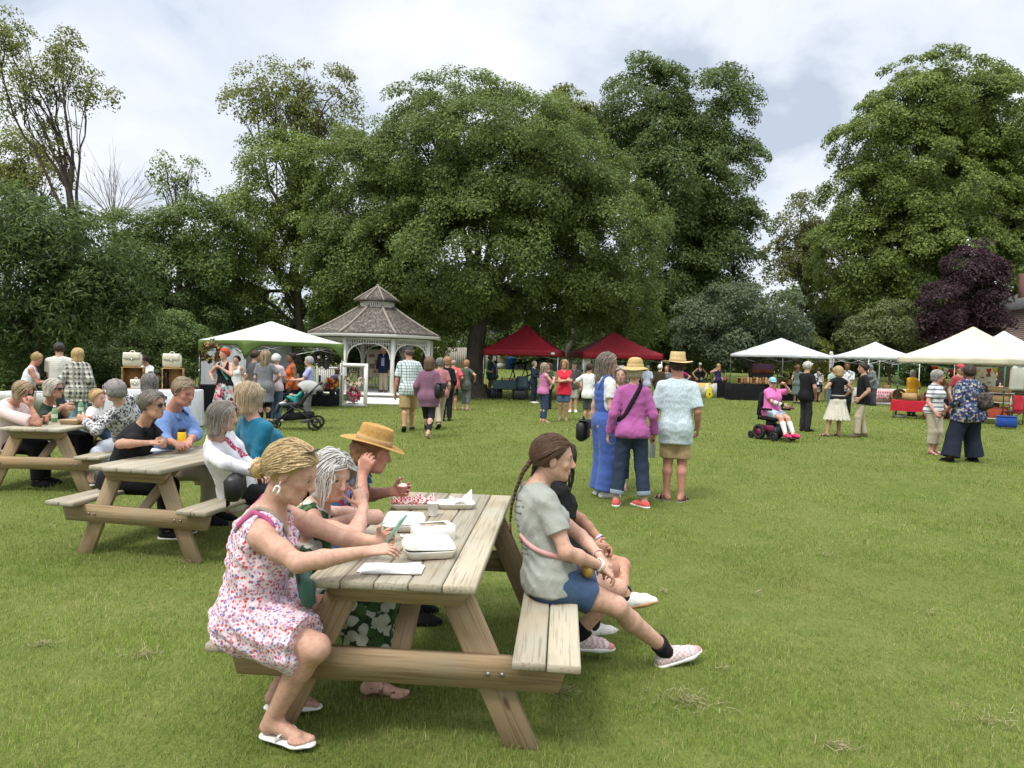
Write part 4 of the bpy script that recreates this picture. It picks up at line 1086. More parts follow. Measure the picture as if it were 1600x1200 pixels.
def cloth_shoes(c, mat, kind='shoe', sole=None, sock=None, sockh=.3, strap=None):
    s, h = c['s'], c['h']; lo_ = max(.007, .55 * h)
    for sd in (1, -1):
        A, F, K = c['An'][sd], c['Ff'][sd], c['Kn'][sd]
        q = lambda a, b, cc: A + F @ (V3(a, b, cc) * s)
        bot = (q(0, 0, -.088), -F[:, 2]); up = F[:, 2]
        if sock:
            e = lerp(A, K, sockh); V, Q = grow([pc(q(0, 0, -.03), e, .037 * s + .005 + lo_ * .4, (.038 + .022 * min(1, sockh * 1.6)) * s + .006 + lo_ * .4, .02, None, 1, [(e, nrm(K - A))]), pc(q(0, 0, -.03), q(0, .05, -.05), .04 * s, .036 * s)], h)
            mk('sock', V, Q, sock, c['root'], True)
        if kind in ('shoe', 'boot'):
            T = [pc(q(0, -.035, -.052), q(sd * .004, .125, -.060), .040 * s + lo_ * .6, .042 * s + lo_ * .6, .02, up, .85, [bot]), pc(q(0, .12, -.066), q(-sd * .008, .172, -.070), .040 * s + lo_ * .5, .030 * s + lo_ * .4, .02, up, .7, [bot]), pc(q(0, -.01, -.03), q(0, .06, -.045), .040 * s + lo_ * .6, .038 * s + lo_ * .6, .025)]
            if kind == 'boot': T.append(pc(q(0, -.005, -.03), lerp(A, K, .22), .042 * s + lo_, .045 * s + lo_, .02))
            sub = [pc(q(0, -.002, .012), lerp(A, K, .3), .030 * s, .06 * s, .005)] if kind == 'shoe' else []
            V, Q = grow(T, h, sub); o = mk('shoe', V, Q, mat, c['root'], True)
            if sole and h < .02:
                V, Q = grow([pc(q(0, -.04, -.075), q(sd * .004, .12, -.075), .043 * s + lo_ * .7, .046 * s + lo_ * .7, .02, up, .5, [(q(0, 0, -.067), up), (q(0, 0, -.094), -up)]), pc(q(0, .12, -.075), q(-sd * .008, .176, -.075), .043 * s + lo_ * .6, .032 * s + lo_ * .5, .02, up, .5, [(q(0, 0, -.067), up), (q(0, 0, -.094), -up)])], min(h, .007))
                mk('sole', V, Q, sole, o, True)
            if h < .007 and strap:
                m = MB()
                for j in range(5):
                    yy = .03 + .018 * j; zz = -.012 - .008 * j
                    m.tube([q(-.03, yy, zz - .014), q(-.012, yy + .006, zz + .004), q(.012, yy + .002, zz + .004), q(.03, yy + .01, zz - .014)], .0032, 5)
                for t in (-1, 1): m.tube([q(0, .028, -.004), q(.02 * t, .02, .004), q(.034 * t, .03, -.01), q(.03 * t, .045, -.024)], .003, 5)
                m.build('lace', strap, o, True)
        else:
            hh = min(h, .007)
            T = [pc(q(0, -.035, -.088), q(sd * .004, .12, -.088), .034 * s, .042 * s, .02, up, .35, [(q(0, 0, -.079), up)]), pc(q(0, .12, -.088), q(-sd * .008, .17, -.088), .042 * s, .032 * s, .02, up, .35, [(q(0, 0, -.079), up)])]
            V, Q = grow(T, hh); o = mk('sandal', V, Q, sole or mat, c['root'], True)
            m = MB()
            def arc(y, z, rx, rz, wd, ymid=0.0):
                a = np.linspace(0, math.pi, 9); P0 = np.array([q(rx * math.cos(t), y + ymid * math.sin(t), z + rz * math.sin(t)) for t in a])
                m.grid([P0 - F[:, 1] * wd / 2, P0 + F[:, 1] * wd / 2])
            if kind == 'flipflop':
                for t in (-1, 1):
                    a = np.linspace(0, 1, 7); pts = np.array([q(t * (.040 * (1 - k) ** .8) - sd * .006 * k, .035 + .085 * k, -.080 + .062 * math.sin(k * 2.3) * (1 - .35 * k)) for k in a])
                    wv = F[:, 1] * .006 * s + F[:, 0] * .004 * s
                    m.grid([pts - wv, pts + wv])
                m.tube([q(-sd * .006, .118, -.045), q(-sd * .006, .124, -.082)], .004, 6)
            else:
                arc(.11, -.078, .043 * s, .044 * s, .022); arc(.05, -.072, .042 * s, .066 * s, .02)
                if kind == 'sandal': arc(-.0, -.03, .041 * s, .03 * s, .016, .03)
            m.build('strap', strap or mat, o, True, solid=.003)
# ---------------------------------------------------------------- hair, hats, glasses
def strands(pts, r, col, rng, n=3):
    """pts (m,k,3) -> one mesh of thin tapering locks"""
    m, k = pts.shape[:2]
    t = np.gradient(pts, axis=1); t /= np.linalg.norm(t, axis=2)[..., None] + 1e-9
    ref = rng.normal(size=(m, 1, 3)); x = np.cross(ref, t); x /= np.linalg.norm(x, axis=2)[..., None] + 1e-9; y = np.cross(t, x)
    a = np.arange(n) * 2 * math.pi / n
    rr = r[:, None] * np.interp(np.linspace(0, 1, k), [0, .15, .7, 1], [.7, 1, .9, .18])[None, :]
    v = pts[:, :, None, :] + rr[:, :, None, None] * (np.cos(a)[None, None, :, None] * x[:, :, None, :] + np.sin(a)[None, None, :, None] * y[:, :, None, :])
    b = (np.arange(m) * k * n)[:, None, None]; i = (np.arange(k - 1) * n)[None, :, None]; j = np.arange(n)[None, None, :]; j2 = (j + 1) % n
    f = np.stack([b + i + j, b + i + j2, b + i + n + j2, b + i + n + j], -1).reshape(-1, 4)
    return v.reshape(-1, 3), f, np.repeat(col, k * n, axis=0)
def hair_do(c, style='short', col=(.1, .06, .03), col2=None, L=.1, vol=1.0, wave=.0, front=.055, n=None, tie=(0, -.115, -.005), fringe=0.0, part=0.0, bun=.042, locks=True, path=None):
    s, hs, hl, Fh, HC, h, N = c['s'], c['hs'], c['hl'], c['Fh'], c['HC'], c['h'], c['N']
    col = np.array(col, float); col2 = col * 1.6 if col2 is None else np.array(col2, float)
    rng = np.random.default_rng(int(abs(c['org'][0] * 997 + c['org'][1] * 313)) % 10000)
    tied = style in ('bun', 'pony', 'braid')
    t = (.006 if tied else .010) * vol * hs + .5 * max(0, h - .006)
    up_l = Fh[:, 2]; fw = Fh[:, 1]
    cl = [(hl(0, front, .062), nrm(Fh @ V3(0, .80, -.60)))]
    if style in ('short', 'balding'): cl.append((hl(0, -.06, -.055), nrm(Fh @ V3(0, -.25, -1))))
    else: cl.append((hl(0, -.03, -.085), nrm(Fh @ V3(0, -.1, -1))))
    T = []
    if c['hat']: t *= .5
    if style == 'balding': cl.append((hl(0, -.03, .055), nrm(Fh @ V3(0, .45, .9))))
    T.append(pe(hl(0, -.014, .026), V3(.078 + .004 * (not tied), .101, .090) * hs + t, Fh, .02 * hs, cl))
    if c['hat']: cl.append((hl(0, 0, .078), Fh[:, 2])); cl.append((hl(0, .085, .05), nrm(Fh @ V3(0, .5, .85))))
    if style in ('short',) and not c['hat']: T.append(pe(hl(0, .02, .075), V3(.055, .055, .03) * hs * vol, Fh, .02 * hs, cl))
    g = V3(0, 0, -1.0)
    if style in ('bob', 'long', 'curly'):
        r = (.034 if style != 'curly' else .05) * hs * vol
        for sd in (1, -1):
            a = hl(sd * .068, -.020, .0); T.append(pc(a, a + g * L * .9 + Fh @ V3(sd * .006, -.01, 0) * hs, r * .8, r * .75, .03 * hs))
            a = hl(sd * .040, -.078, .01); T.append(pc(a, a + g * L + Fh @ V3(0, -.012, 0) * hs, r * 1.15, r, .03 * hs))
        a = hl(0, -.088, .01); T.append(pc(a, a + g * L * 1.05 + Fh @ V3(0, -.015, 0) * hs, r * 1.2, r, .03 * hs))
        if style == 'curly': T.append(pe(hl(0, -.02, .03), V3(.092, .108, .098) * hs * vol, Fh, .03 * hs, cl[:1]))
    tp = hl(*tie)
    if style == 'bun':
        T.append(pe(tp + Fh @ V3(0, -.018, 0) * hs, V3(1.15, .85, .95) * bun * hs, Fh, .012 * hs))
    if path is not None: path = np.array([c['loc'](q_) for q_ in path])
    elif tied and style != 'bun':
        end = tp + g * L - fw * .03
        path = np.array([tp, tp + (-fw * .035 + g * .02) * hs * 1.2, tp - fw * .04 * hs + g * L * .35, tp - fw * .035 * hs + g * L * .7, end])
        if style == 'pony':
            for i in range(4): T.append(pc(path[i], path[i + 1], .022 * hs * vol * (1 - .15 * i), .022 * hs * vol * (1 - .15 * (i + 1)), .01 * hs))
    V, Q = grow(T, h, [], (.0018 if style != 'curly' else .005) * hs if h < .016 else 0, .03 if style != 'curly' else .04, c['near'])
    cc = np.tile(col, (len(V), 1)) * (1 + .08 * np.sin(V @ Fh[:, 0] * 260 + V @ Fh[:, 2] * 90))[:, None]
    ho = mk('hair', V, Q, hair_mat(), c['root'], True, np.clip(cc, .003, 1))
    if style == 'braid':
        m = MB(); K = 17; q = np.linspace(0, 1, K); pp = np.array([[np.interp(x, np.linspace(0, 1, 5), path[:, i]) for i in range(3)] for x in q])
        for i in range(K - 1):
            d = nrm(pp[i + 1] - pp[i]); sx = nrm(np.cross(d, fw)); w_ = .020 * hs * vol * (1 - .55 * q[i])
            for sd in (1, -1):
                m.ball(pp[i] + sx * sd * w_ * .6 + d * (.006 * sd), V3(w_ * .72, w_ * .72, w_ * 1.5), 8, np.stack([sx, np.cross(d, sx), nrm(d - sx * sd * .75)], 1))
        m.tube([pp[-1], pp[-1] + g * .03, pp[-1] + g * .06 + fw * .01], [.007, .009, .001], 6)
        nv = m.n; m.build('braid', hair_mat(), ho, True, col=np.tile(col, (nv, 1)) * (1 + .25 * rng.normal(size=(nv, 1)).clip(-1, 1)))
    if not locks or c['near'] > 20 or style == 'balding': return ho
    # separate locks lying over the cap
    n = int((n or 700) * 2.2) if c['near'] < 7 else int(np.clip(4200 / c['near'], 200, 640)); k = 11
    q = rng.normal(size=(n * 4, 3)); q /= np.linalg.norm(q, axis=1)[:, None]
    lim = np.interp(q[:, 1], [-1, -.2, .15, .5, 1], [-.62, -.30, .02, .36, .58])
    q = q[(q[:, 2] > lim) & (q[:, 2] < (.30 if c['hat'] else 2))][:n]; n = len(q)
    rad = V3(.081, .104, .093) * hs; cen = hl(0, -.014, .026)
    lay = 1.0 + t / (.09 * hs) * .45 + .09 * vol * rng.random(n) ** 1.5 * (.35 if tied else 1) + .07 * vol * (rng.random(n) < .06) * (not tied)
    p = cen + (q * rad * lay[:, None]) @ Fh.T
    ln = (L + .09 * hs) * (.6 + .6 * rng.random(n) ** .7) if not tied else np.full(n, .20 * hs)
    if style == 'short': ln = (.035 + .02 * vol) * (.6 + .7 * rng.random(n))
    pts = [p.copy()]
    caps = [(N + V3(0, 0, -.02), c['S'][1], .062 * s), (N + V3(0, 0, -.02), c['S'][-1], .062 * s), (c['C'], N, .112 * s)]
    comb = Fh @ V3(part, -.55 if not fringe else .1, 0)
    wph = rng.random(n) * 6.28; wdir = rng.normal(size=(n, 3)); wdir /= np.linalg.norm(wdir, axis=1)[:, None]
    hang = nrm(g * 1.0 - fw * .1)
    for i in range(k - 1):
        lq = (p - cen) @ Fh; nn = lq / rad ** 2; nn /= np.linalg.norm(nn, axis=1)[:, None]; nw = nn @ Fh.T
        if tied: d = tp[None, :] + wdir * .022 * hs - p
        else:
            sx = np.sign(lq[:, :1]) * np.abs(nn[:, :1]) ** .3
            d = hang[None, :] * 1.0 + comb[None, :] + (Fh[:, 0][None, :] * sx) * .35
            if fringe:
                fr = (lq[:, 1] > .02 * hs)[:, None]; d = d + fr * (Fh @ V3(.25, .8, 0))[None, :] * fringe
        k0 = np.sqrt(((lq / rad) ** 2).sum(1)); on = (k0 < 1.35)[:, None]
        d = np.where(on, d - nw * (d * nw).sum(1)[:, None], d if tied else hang[None, :] + 0 * d); d /= np.linalg.norm(d, axis=1)[:, None] + 1e-9
        st = ln[:, None] / (k - 1)
        if tied: st = np.minimum(st, np.linalg.norm(tp - p, axis=1)[:, None] * .35)
        p = p + d * st + wdir * (np.sin(wph + i * 1.5) * wave)[:, None]
        lq = (p - cen) @ Fh; k0 = np.sqrt(((lq / rad) ** 2).sum(1)); tgt = lay
        push = k0 < tgt; lq[push] *= (tgt[push] / k0[push])[:, None]
        if not fringe:
            fc = (lq[:, 1] > .035 * hs) & (np.abs(lq[:, 0]) < .070 * hs) & (lq[:, 2] < .05 * hs)
            lq[fc, 0] = np.where(lq[fc, 0] >= 0, 1, -1) * (.070 * hs + .01 * rng.random(fc.sum())); lq[fc, 1] -= .01 * hs
        p = cen + lq @ Fh.T
        for a, b, r in caps:
            ab = b - a; tt = np.clip(((p - a) @ ab) / (ab @ ab), 0, 1); cp = a + tt[:, None] * ab; dv = p - cp; dl = np.linalg.norm(dv, axis=1)
            ins = dl < r; p[ins] = cp[ins] + dv[ins] / (dl[ins][:, None] + 1e-9) * r
        pts.append(p.copy())
    pts = np.stack(pts, 1)
    r = (.0019 + .0016 * rng.random(n)) * hs * (1.0 if c['near'] < 7 else min(2.6, c['near'] / 6.5))
    f = .15 + .7 * rng.random((n, 1)); lc = col * (1 - f) + col2 * f; lc = lc * (.88 + .24 * rng.random((n, 1)))
    V, F, CC = strands(pts, r, lc, rng)
    mk('lock', V, F, hair_mat(), ho, True, np.clip(CC, .003, 1)); ho.children[-1].name = 'hair_lock'
    if path is not None or style == 'bun':
        m_ = 130 if style == 'pony' else 0
        if style == 'bun':
            m_ = 90; a = rng.random(m_) * 6.28; ax = rng.normal(size=(m_, 3)) + np.array(fw) * 2.5; ax /= np.linalg.norm(ax, axis=1)[:, None]
            u = np.cross(ax, rng.normal(size=(m_, 3))); u /= np.linalg.norm(u, axis=1)[:, None]; w_ = np.cross(ax, u); th = np.linspace(0, 4.5, k)
            rb = bun * hs * (.75 + .35 * rng.random(m_))
            P2 = tp + Fh @ V3(0, -.018, 0) * hs + rb[:, None, None] * (np.cos(th)[None, :, None] * u[:, None, :] + np.sin(th)[None, :, None] * w_[:, None, :] * .9)
        elif m_:
            x = np.linspace(0, 1, k); base = np.stack([np.interp(x, np.linspace(0, 1, 5), path[:, i]) for i in range(3)], -1)
            P2 = base[None] + rng.normal(0, .012 * hs * vol, (m_, 1, 3)) * np.interp(x, [0, .3, 1], [.5, 1.2, 1.0])[None, :, None] + wave * 2 * np.sin(x * 14 + rng.random((m_, 1)) * 6)[..., None] * rng.normal(size=(m_, 1, 3))
        if m_:
            f = rng.random((m_, 1)); lc = (col * (1 - f) + col2 * f) * (.75 + .5 * rng.random((m_, 1)))
            V, F, CC = strands(P2, np.full(m_, .0045 * hs), lc, rng); mk('hair_lock', V, F, hair_mat(), ho, True, np.clip(CC, .003, 1))
    return ho
def straw_mat(col):
    def f():
        t = NT('straw'); c = t.coord((1, 1, 1)); w = t.n('ShaderNodeTexWave', wave_type='BANDS', bands_direction='Z', Scale=110.0, Distortion=1.0); t.l(c, 0, w, 'Vector')
        n = t.noise(c, 60, 3); r = t.ramp(n, 'Fac', [(.3, sc3(col, .75)), (.7, sc3(col, 1.15))])
        m = t.mix(t.ramp(w, 'Fac', [(.2, .35), (.6, 0)]), r, sc3(col, .45))
        return t.pri(m, .75, w, .5, .004, spec=.25)
    return mc(('straw', col), f)
def hat_do(c, kind='straw', col=(.55, .36, .15), band=(.3, .19, .08), brim=.075, crown=.105, tilt=-6, droop=.012, roll=0, top='round', brimcol=None, dz=.0):
    hs, hl, Fh, h = c['hs'], c['hl'], c['Fh'], c['h']
    Mh = Fh @ rotx(R_(tilt)) @ roty(R_(roll))
    if kind == 'straw':
        r = .092; o = hl(0, -.012, .060 + dz)
        if top == 'round': cr = [(.003, crown), (.03, crown * .985), (.055, crown * .93), (.075, crown * .80), (.086, crown * .55), (.091, crown * .25), (r, .004)]
        else: cr = [(.003, crown * .93), (.04, crown * .93), (.065, crown * .985), (.075, crown), (.083, crown * .96), (.088, crown * .6), (r, .004)]
        pr = cr + [(r + .004, .0), (r + brim * .35, -droop * .25), (r + brim * .75, -droop * .7), (r + brim, -droop), (r + brim + .002, -droop - .004), (r + brim * .7, -droop * .7 - .006), (r + .002, -.007), (r - .004, -.004)]
        m = MB().lathe(np.array(pr) * hs, o, 36, Mh, (lambda a: .014 * np.cos(2 * a)) if top != 'round' else (lambda a: .006 * np.cos(3 * a + 1)), .0 + 1.005, 1.185)
        ho = m.build('straw_hat', straw_mat(col), c['root'], True)
        MB().lathe(np.array([(r + .004, .002), (r + .004, .014), (r + .0025, .030), (r - .003, .031)]) * hs, o, 36, Mh, None, 1.01, 1.19).build('hat_band', cloth(band), ho, True)
    elif kind in ('cap', 'visorback'):
        o = hl(0, -.010, .045)
        f = Fld(o - .2, o + .2, min(h, .008))
        T = [pe(o, V3(.085, .107, .080) * hs, Fh, .01, [(o + Fh @ V3(0, 0, -.012) * hs, nrm(Fh @ V3(0, 0, -1)))])]
        V, Q = grow(T, min(h, .008)); ho = mk('cap', V, Q, cloth(col), c['root'], True)
        a = np.linspace(-1.05, 1.05, 11); P0 = np.array([o + Fh @ V3(math.sin(x) * .083, math.cos(x) * .104, -.002) * hs for x in a])
        P1 = np.array([o + Fh @ V3(math.sin(x) * .079, math.cos(x) * .104 + .072 * max(0, math.cos(x * 1.42)) ** .6, -.016 - .012 * abs(math.sin(x))) * hs for x in a])
        MB().grid([P0, lerp(P0, P1, .5) + Fh[:, 2] * .004, P1]).build('visor', cloth(brimcol or col), ho, True, solid=.005)
        MB().ball(o + Fh @ V3(0, 0, .081) * hs, .007 * hs, 8).build('button', cloth(brimcol or col), ho, True)
    elif kind == 'hood':
        o = hl(0, -.02, .0)
        V, Q = grow([pe(o, V3(.10, .115, .13) * hs, Fh, .02, [(hl(0, .06, 0), nrm(Fh @ V3(0, 1, -.1)))])], h); mk('hood', V, Q, cloth(col), c['root'], True)
def glasses_do(c, kind='clear', col=(.03, .02, .02), up=0.0, lens=None):
    hs, hl, Fh = c['hs'], c['hl'], c['Fh']
    m = MB(); a = np.linspace(0, 2 * math.pi, 17); y0, z0 = (.098, .0) if not up else (.075, .105)
    pt = lambda x, y, z: hl(x, y, z) if not up else hl(x, y - .03 + (z0 - z) * -.3, z)
    r = .0018 if c['near'] < 9 else .004
    lens_m = MB()
    for sd in (1, -1):
        ring = np.array([hl(sd * .032 + .024 * math.cos(t), y0 - .006 * abs(math.cos(t)) - (.012 if sd * math.cos(t) > .5 else 0), z0 + (.019 if kind == 'clear' else .019) * math.sin(t)) for t in a])
        m.tube(ring, r, 6, cap=False)
        ey = hl(sd * .080, -.005, z0 + .004 if not up else .06)
        m.tube([hl(sd * .056, y0 - .016, z0 + .006), hl(sd * .075, y0 - .03, z0 + .006), ey], r, 5)
        cen = ring[:-1].mean(0)
        lens_m.add(np.vstack([ring[:-1], cen + Fh[:, 1] * .002]), [[i, (i + 1) % 16, 16] for i in range(16)])
    m.tube([hl(-.009, y0 + .002, z0 + .004), hl(0, y0 + .006, z0 + .008), hl(.009, y0 + .002, z0 + .004)], r, 5)
    g = m.build('glasses' if kind == 'clear' else 'sunglasses', M(col, .3, .1, spec=.6), c['root'], True)
    if kind != 'clear': lens_m.build('lens', M((.01, .01, .012), .08, .1, spec=.8), g, True)
    else:
        def f():
            t = NT('lens_glass'); gl = t.n('ShaderNodeBsdfGlossy', Roughness=.03); tr = t.n('ShaderNodeBsdfTransparent'); mx = t.n('ShaderNodeMixShader'); mx.inputs[0].default_value = .10
            t.l(tr, 0, mx, 1); t.l(gl, 0, mx, 2); t.l(mx, 0, t.out, 0); return t.m
        lens_m.build('lens', mc('lensglass', f), g, True)
# ================================================================ picnic tables
def picnic_table(loc, rz, label, L=1.94, sx=1.0):
    root = empty('picnic_table', loc, rz, label, 'picnic table', 'wooden picnic tables')
    def plank(name, c, size, mat, rot=None, bev=.006):
        MB().box((0, 0, 0), size, None, bev).build(name, mat, root).location = c
        o = root.children[-1] if root.children else None
        o = [x for x in bpy.data.objects if x.parent == root][-1] if False else o
        return o
    def part(name, c, size, mat, rx=0, ry=0, bev=.006):
        o = MB().box((0, 0, 0), size, None, bev).build(name, mat, root, loc=c); o.rotation_euler = (rx, ry, 0); return o
    rr = random.Random(int(L * 100 + rz * 1000))
    for i in range(5): part('table_plank', ((i - 2) * .1415, rr.uniform(-.006, .006), .731), (.136, L, .038), WOOD_TOP[1], ry=rr.uniform(-.008, .008))
    for sd in (-1, 1):
        for j in (0, 1): part('seat_plank', (sd * (.575 + j * .143), rr.uniform(-.006, .006), .431), (.137, L, .038), WOOD_TOP[1], ry=rr.uniform(-.008, .008))
    for e in (-1, 1):
        y = e * (L / 2 - .14)
        cl = MB(); v = [(-.34, 0, .711), (.34, 0, .711), (.27, 0, .622), (-.27, 0, .622)]
        cl.hexa([(a, y - .019, b) for a, _, b in [v[3], v[2]]] + [(a, y + .019, b) for a, _, b in [v[2], v[3]]] + [(v[0][0], y - .019, .711), (v[1][0], y - .019, .711), (v[1][0], y + .019, .711), (v[0][0], y + .019, .711)])
        cl.build('cleat', WOOD_LEG[0], root)
        bm = MB(); y2 = y
        bm.hexa([(-.70, y2 - .019, .274), (.70, y2 - .019, .274), (.70, y2 + .019, .274), (-.70, y2 + .019, .274), (-.74, y2 - .019, .411), (.74, y2 - .019, .411), (.74, y2 + .019, .411), (-.74, y2 + .019, .411)])
        bm.build('crossbeam', WOOD_LEG[0], root)
        bo = MB()
        for bx in (-.46, -.40, .40, .46): bo.lathe([(.001, 0), (.011, 0), (.011, .006), (.001, .008)], (bx, y2 - .0195, .34), 8, rotx(math.pi / 2))
        bo.build('bolt', M((.25, .24, .22), .5, .2, metal=.8), root)
        for sd in (-1, 1):
            yl = y - e * .0395
            a, b = V3(sd * .225, yl, .700), V3(sd * .56, yl, -.02)
            d = nrm(b - a); ln = np.linalg.norm(b - a); o = MB().box((0, 0, 0), (.136, .038, ln), None, .004).build('leg', WOOD_LEG[2], root, loc=(a + b) / 2)
            o.rotation_euler = (0, math.atan2(-d[0], -d[2]), 0)
        a, b = V3(0.0, y - e * .06, .36), V3(0.0, y - e * .52, .70); d = nrm(b - a)
        o = MB().box((0, 0, 0), (.088, .038, np.linalg.norm(b - a)), None, .003).build('brace', WOOD_LEG[2], root, loc=(a + b) / 2); o.rotation_euler = (-math.atan2(d[1], d[2]), 0, 0)
    root.scale = (sx, 1, 1)
    return root
class TF:
    """a picnic table's place, found from three corners of its top in the photograph"""
    def __init__(s, nl, nr, fr, dz, label, L=1.94, rz=None, sx=1.0):
        P = [pz(u, v, .75 + dz) for u, v in (nl, nr, fr)]
        ax = P[2] - P[1]; s.rz = math.atan2(-ax[0], ax[1]) if rz is None else R_(rz)
        d = V3(-math.sin(s.rz), math.cos(s.rz), 0); x = V3(math.cos(s.rz), math.sin(s.rz), 0)
        m = (P[0] + P[1]) / 2; s.c = m + d * L / 2; s.c[2] = dz; s.d, s.x, s.L, s.z = d, x, L, .75 + dz
        s.o = picnic_table(s.c, s.rz, label, L, sx); s.sx = sx
    def at(s, a, b, z=0): return s.c + s.x * a * s.sx + s.d * b + V3(0, 0, z)
T1 = TF((480, 904), (742, 916), (797, 777), 0.0, 'wooden picnic table close by, littered with white takeout boxes', 1.94)
T2 = TF((129, 722), (262, 741), (299, 703), 0.0, 'wooden picnic table with a yellow drink bottle standing on it', 1.94, -11, .90)
T3 = TF((-3, 668), (92, 671), (134, 658), 0.0, 'greyish picnic table carrying green bottles and brown food trays', 1.94, 0)

# ================================================================ food and things on the tables
PAPER = M((.80, .79, .77), .8, .03); FIBRE = M((.72, .69, .62), .85, .06, 30, .15); KRAFT = M((.46, .33, .19), .8, .1, 12)
def clamshell(p, rz, label, s=.22, op=.06):
    root = empty('takeout_box', p, rz, label, 'takeout box', 'takeout boxes on the table'); h = .042
    def tray(m, z0, z1, a, b, up):
        n = 6; P = []
        for r, z in ((a * .02, z0), (a * .9, z0), (a, z0 + (.006 if up else -.006)), (b, z1 - (.004 if up else -.004)), (b + .006, z1), (b + .012, z1), (b + .011, z1 - .004 if up else z1 + .004), (b - .004, z0 + (.004 if up else -.004)), (a * .02, z0 + (.004 if up else -.004))):
            ring = []
            for q in range(4):
                for k in range(5):
                    t = q * math.pi / 2 + math.pi / 4 - .35 + .7 * k / 4; c = 1 / (abs(math.cos(t)) ** 7 + abs(math.sin(t)) ** 7) ** (1 / 7)
                    ring.append((r * math.cos(t) * c, r * math.sin(t) * c, z))
            ring.append(ring[0]); P.append(ring)
        m.grid(P)
    m = MB(); tray(m, .002, h, s * .40, s * .48, True); m.build('base', FIBRE, root, True)
    m = MB(); tray(m, h + .040, .004 + h, s * .36, s * .48, False)
    m.box((0, 0, h + .041), (s * .42, s * .42, .003), None, .001)
    o = m.build('lid', FIBRE, root, True); o.rotation_euler = (-op, op * .5, 0); o.location = (0, 0, -.004)
    return root
clamshell(pz(669, 866, T1.z), .25, 'closed white fibre takeout box, the one nearest the stacked napkins', .225, .05)
clamshell(pz(632, 826, T1.z), .1, 'white fibre takeout box standing behind the paper cup by the phone', .21, .03)
def cake_box():
    p = pz(676, 842, T1.z); root = empty('cake_box', p, .42, 'white card cake box with a clear window in its top', 'box')
    a, b, h = .20, .12, .075; MB().box((0, 0, h / 2), (a, b, h), None, .0015).build('carton', PAPER, root)
    MB().box((0, 0, h + .0012), (a * .66, b * .58, .002)).build('window', M((.33, .27, .19), .12, .25, 20, spec=.7), root)
cake_box()
def cup(p, label, h=.085, r=.036, mat=PAPER, group='paper cups on the table'):
    root = empty('paper_cup', p, 0, label, 'cup', group)
    MB().lathe([(.001, .002), (r * .74, .002), (r * .76, .004), (r, h), (r + .0025, h + .001), (r + .002, h + .004), (r - .002, h + .003), (r * .73, .008), (.001, .008)], n=24).build('cup_wall', mat, root, True)
    return root
cup(pz(676, 806, T1.z), 'white paper cup between the checkered tray and the cake box', .075, .033)
cup(pz(610, 846, T1.z), 'white paper cup standing behind the hands with the phone', .08, .036)
def food_tray(p, rz, label, size=(.24, .15), liner=None, filling=None, name='food_tray', mat=None, h=.035, napkin=False):
    root = empty(name, p, rz, label, 'food tray', 'food trays on the tables'); a, b = size
    P = []
    for k, z in ((.02, .003), (.86, .003), (1, h), (1.05, h + .001), (1.04, h - .003), (.9, .008), (.02, .008)): P.append([(x * a / 2 * k, y * b / 2 * k, z) for x, y in ((-1, -.8), (-.85, -1), (.85, -1), (1, -.8), (1, .8), (.85, 1), (-.85, 1), (-1, .8), (-1, -.8))])
    MB().grid(P).build('tray', mat or FIBRE, root)
    rg = np.random.default_rng(int(abs(p[0]) * 1000))
    if liner:
        n = 15; X, Y = np.meshgrid(np.linspace(-1, 1, n), np.linspace(-1, 1, n)); e = np.maximum(abs(X), abs(Y))
        Z = .010 + .045 * np.clip(e - .62, 0, 1) / .38 * (1 + .35 * np.sin(X * 9 + Y * 5)) + rg.normal(0, .002, X.shape)
        MB().grid(np.stack([X * a * .50, Y * b * .52, Z], -1)).build('paper_liner', liner, root, solid=.001)
    if filling:
        m = MB()
        for _ in range(26): m.ball(((rg.random() - .5) * a * .7, (rg.random() - .5) * b * .65, .014 + .012 * rg.random()), V3(.024, .016, .013) * (.7 + .6 * rg.random()), 7, rotz(rg.random() * 3))
        m.build('food', filling, root, True)
    if napkin:
        n = 12; X, Y = np.meshgrid(np.linspace(-1, 1, n), np.linspace(-1, 1, n))
        Z = .035 + .025 * np.sin(X * 3 + 1.2 * Y) * np.cos(Y * 2.5) + .05 * np.clip(X + Y - .5, 0, 1) + rg.normal(0, .004, X.shape)
        MB().grid(np.stack([X * .07 + .03, Y * .06, Z], -1)).build('napkin', PAPER, root, solid=.001)
    return root
RC = cloth((.75, .72, .70), 'checker', ((.62, .03, .05),))
food_tray(pz(645, 793, T1.z), .15, 'fibre food tray lined with red and white checkered paper', (.26, .17), RC, M((.75, .70, .60), .7), )
food_tray(pz(712, 793, T1.z), .1, 'fibre food tray holding a crumpled white napkin', (.22, .15), napkin=True)
food_tray(pz(276, 698, T2.z), T2.rz, 'food tray with pink checkered paper beside the yellow bottle', (.26, .17), RC, M((.62, .30, .14), .7))
food_tray(pz(54, 663, T3.z), T3.rz, 'brown card food tray nearer the pale pink shirt', (.22, .13), None, M((.55, .42, .22), .7), mat=KRAFT, h=.055)
food_tray(pz(111, 663, T3.z), T3.rz, 'brown card food tray by the patterned-blouse woman', (.22, .13), None, M((.6, .46, .25), .7), mat=KRAFT, h=.055)
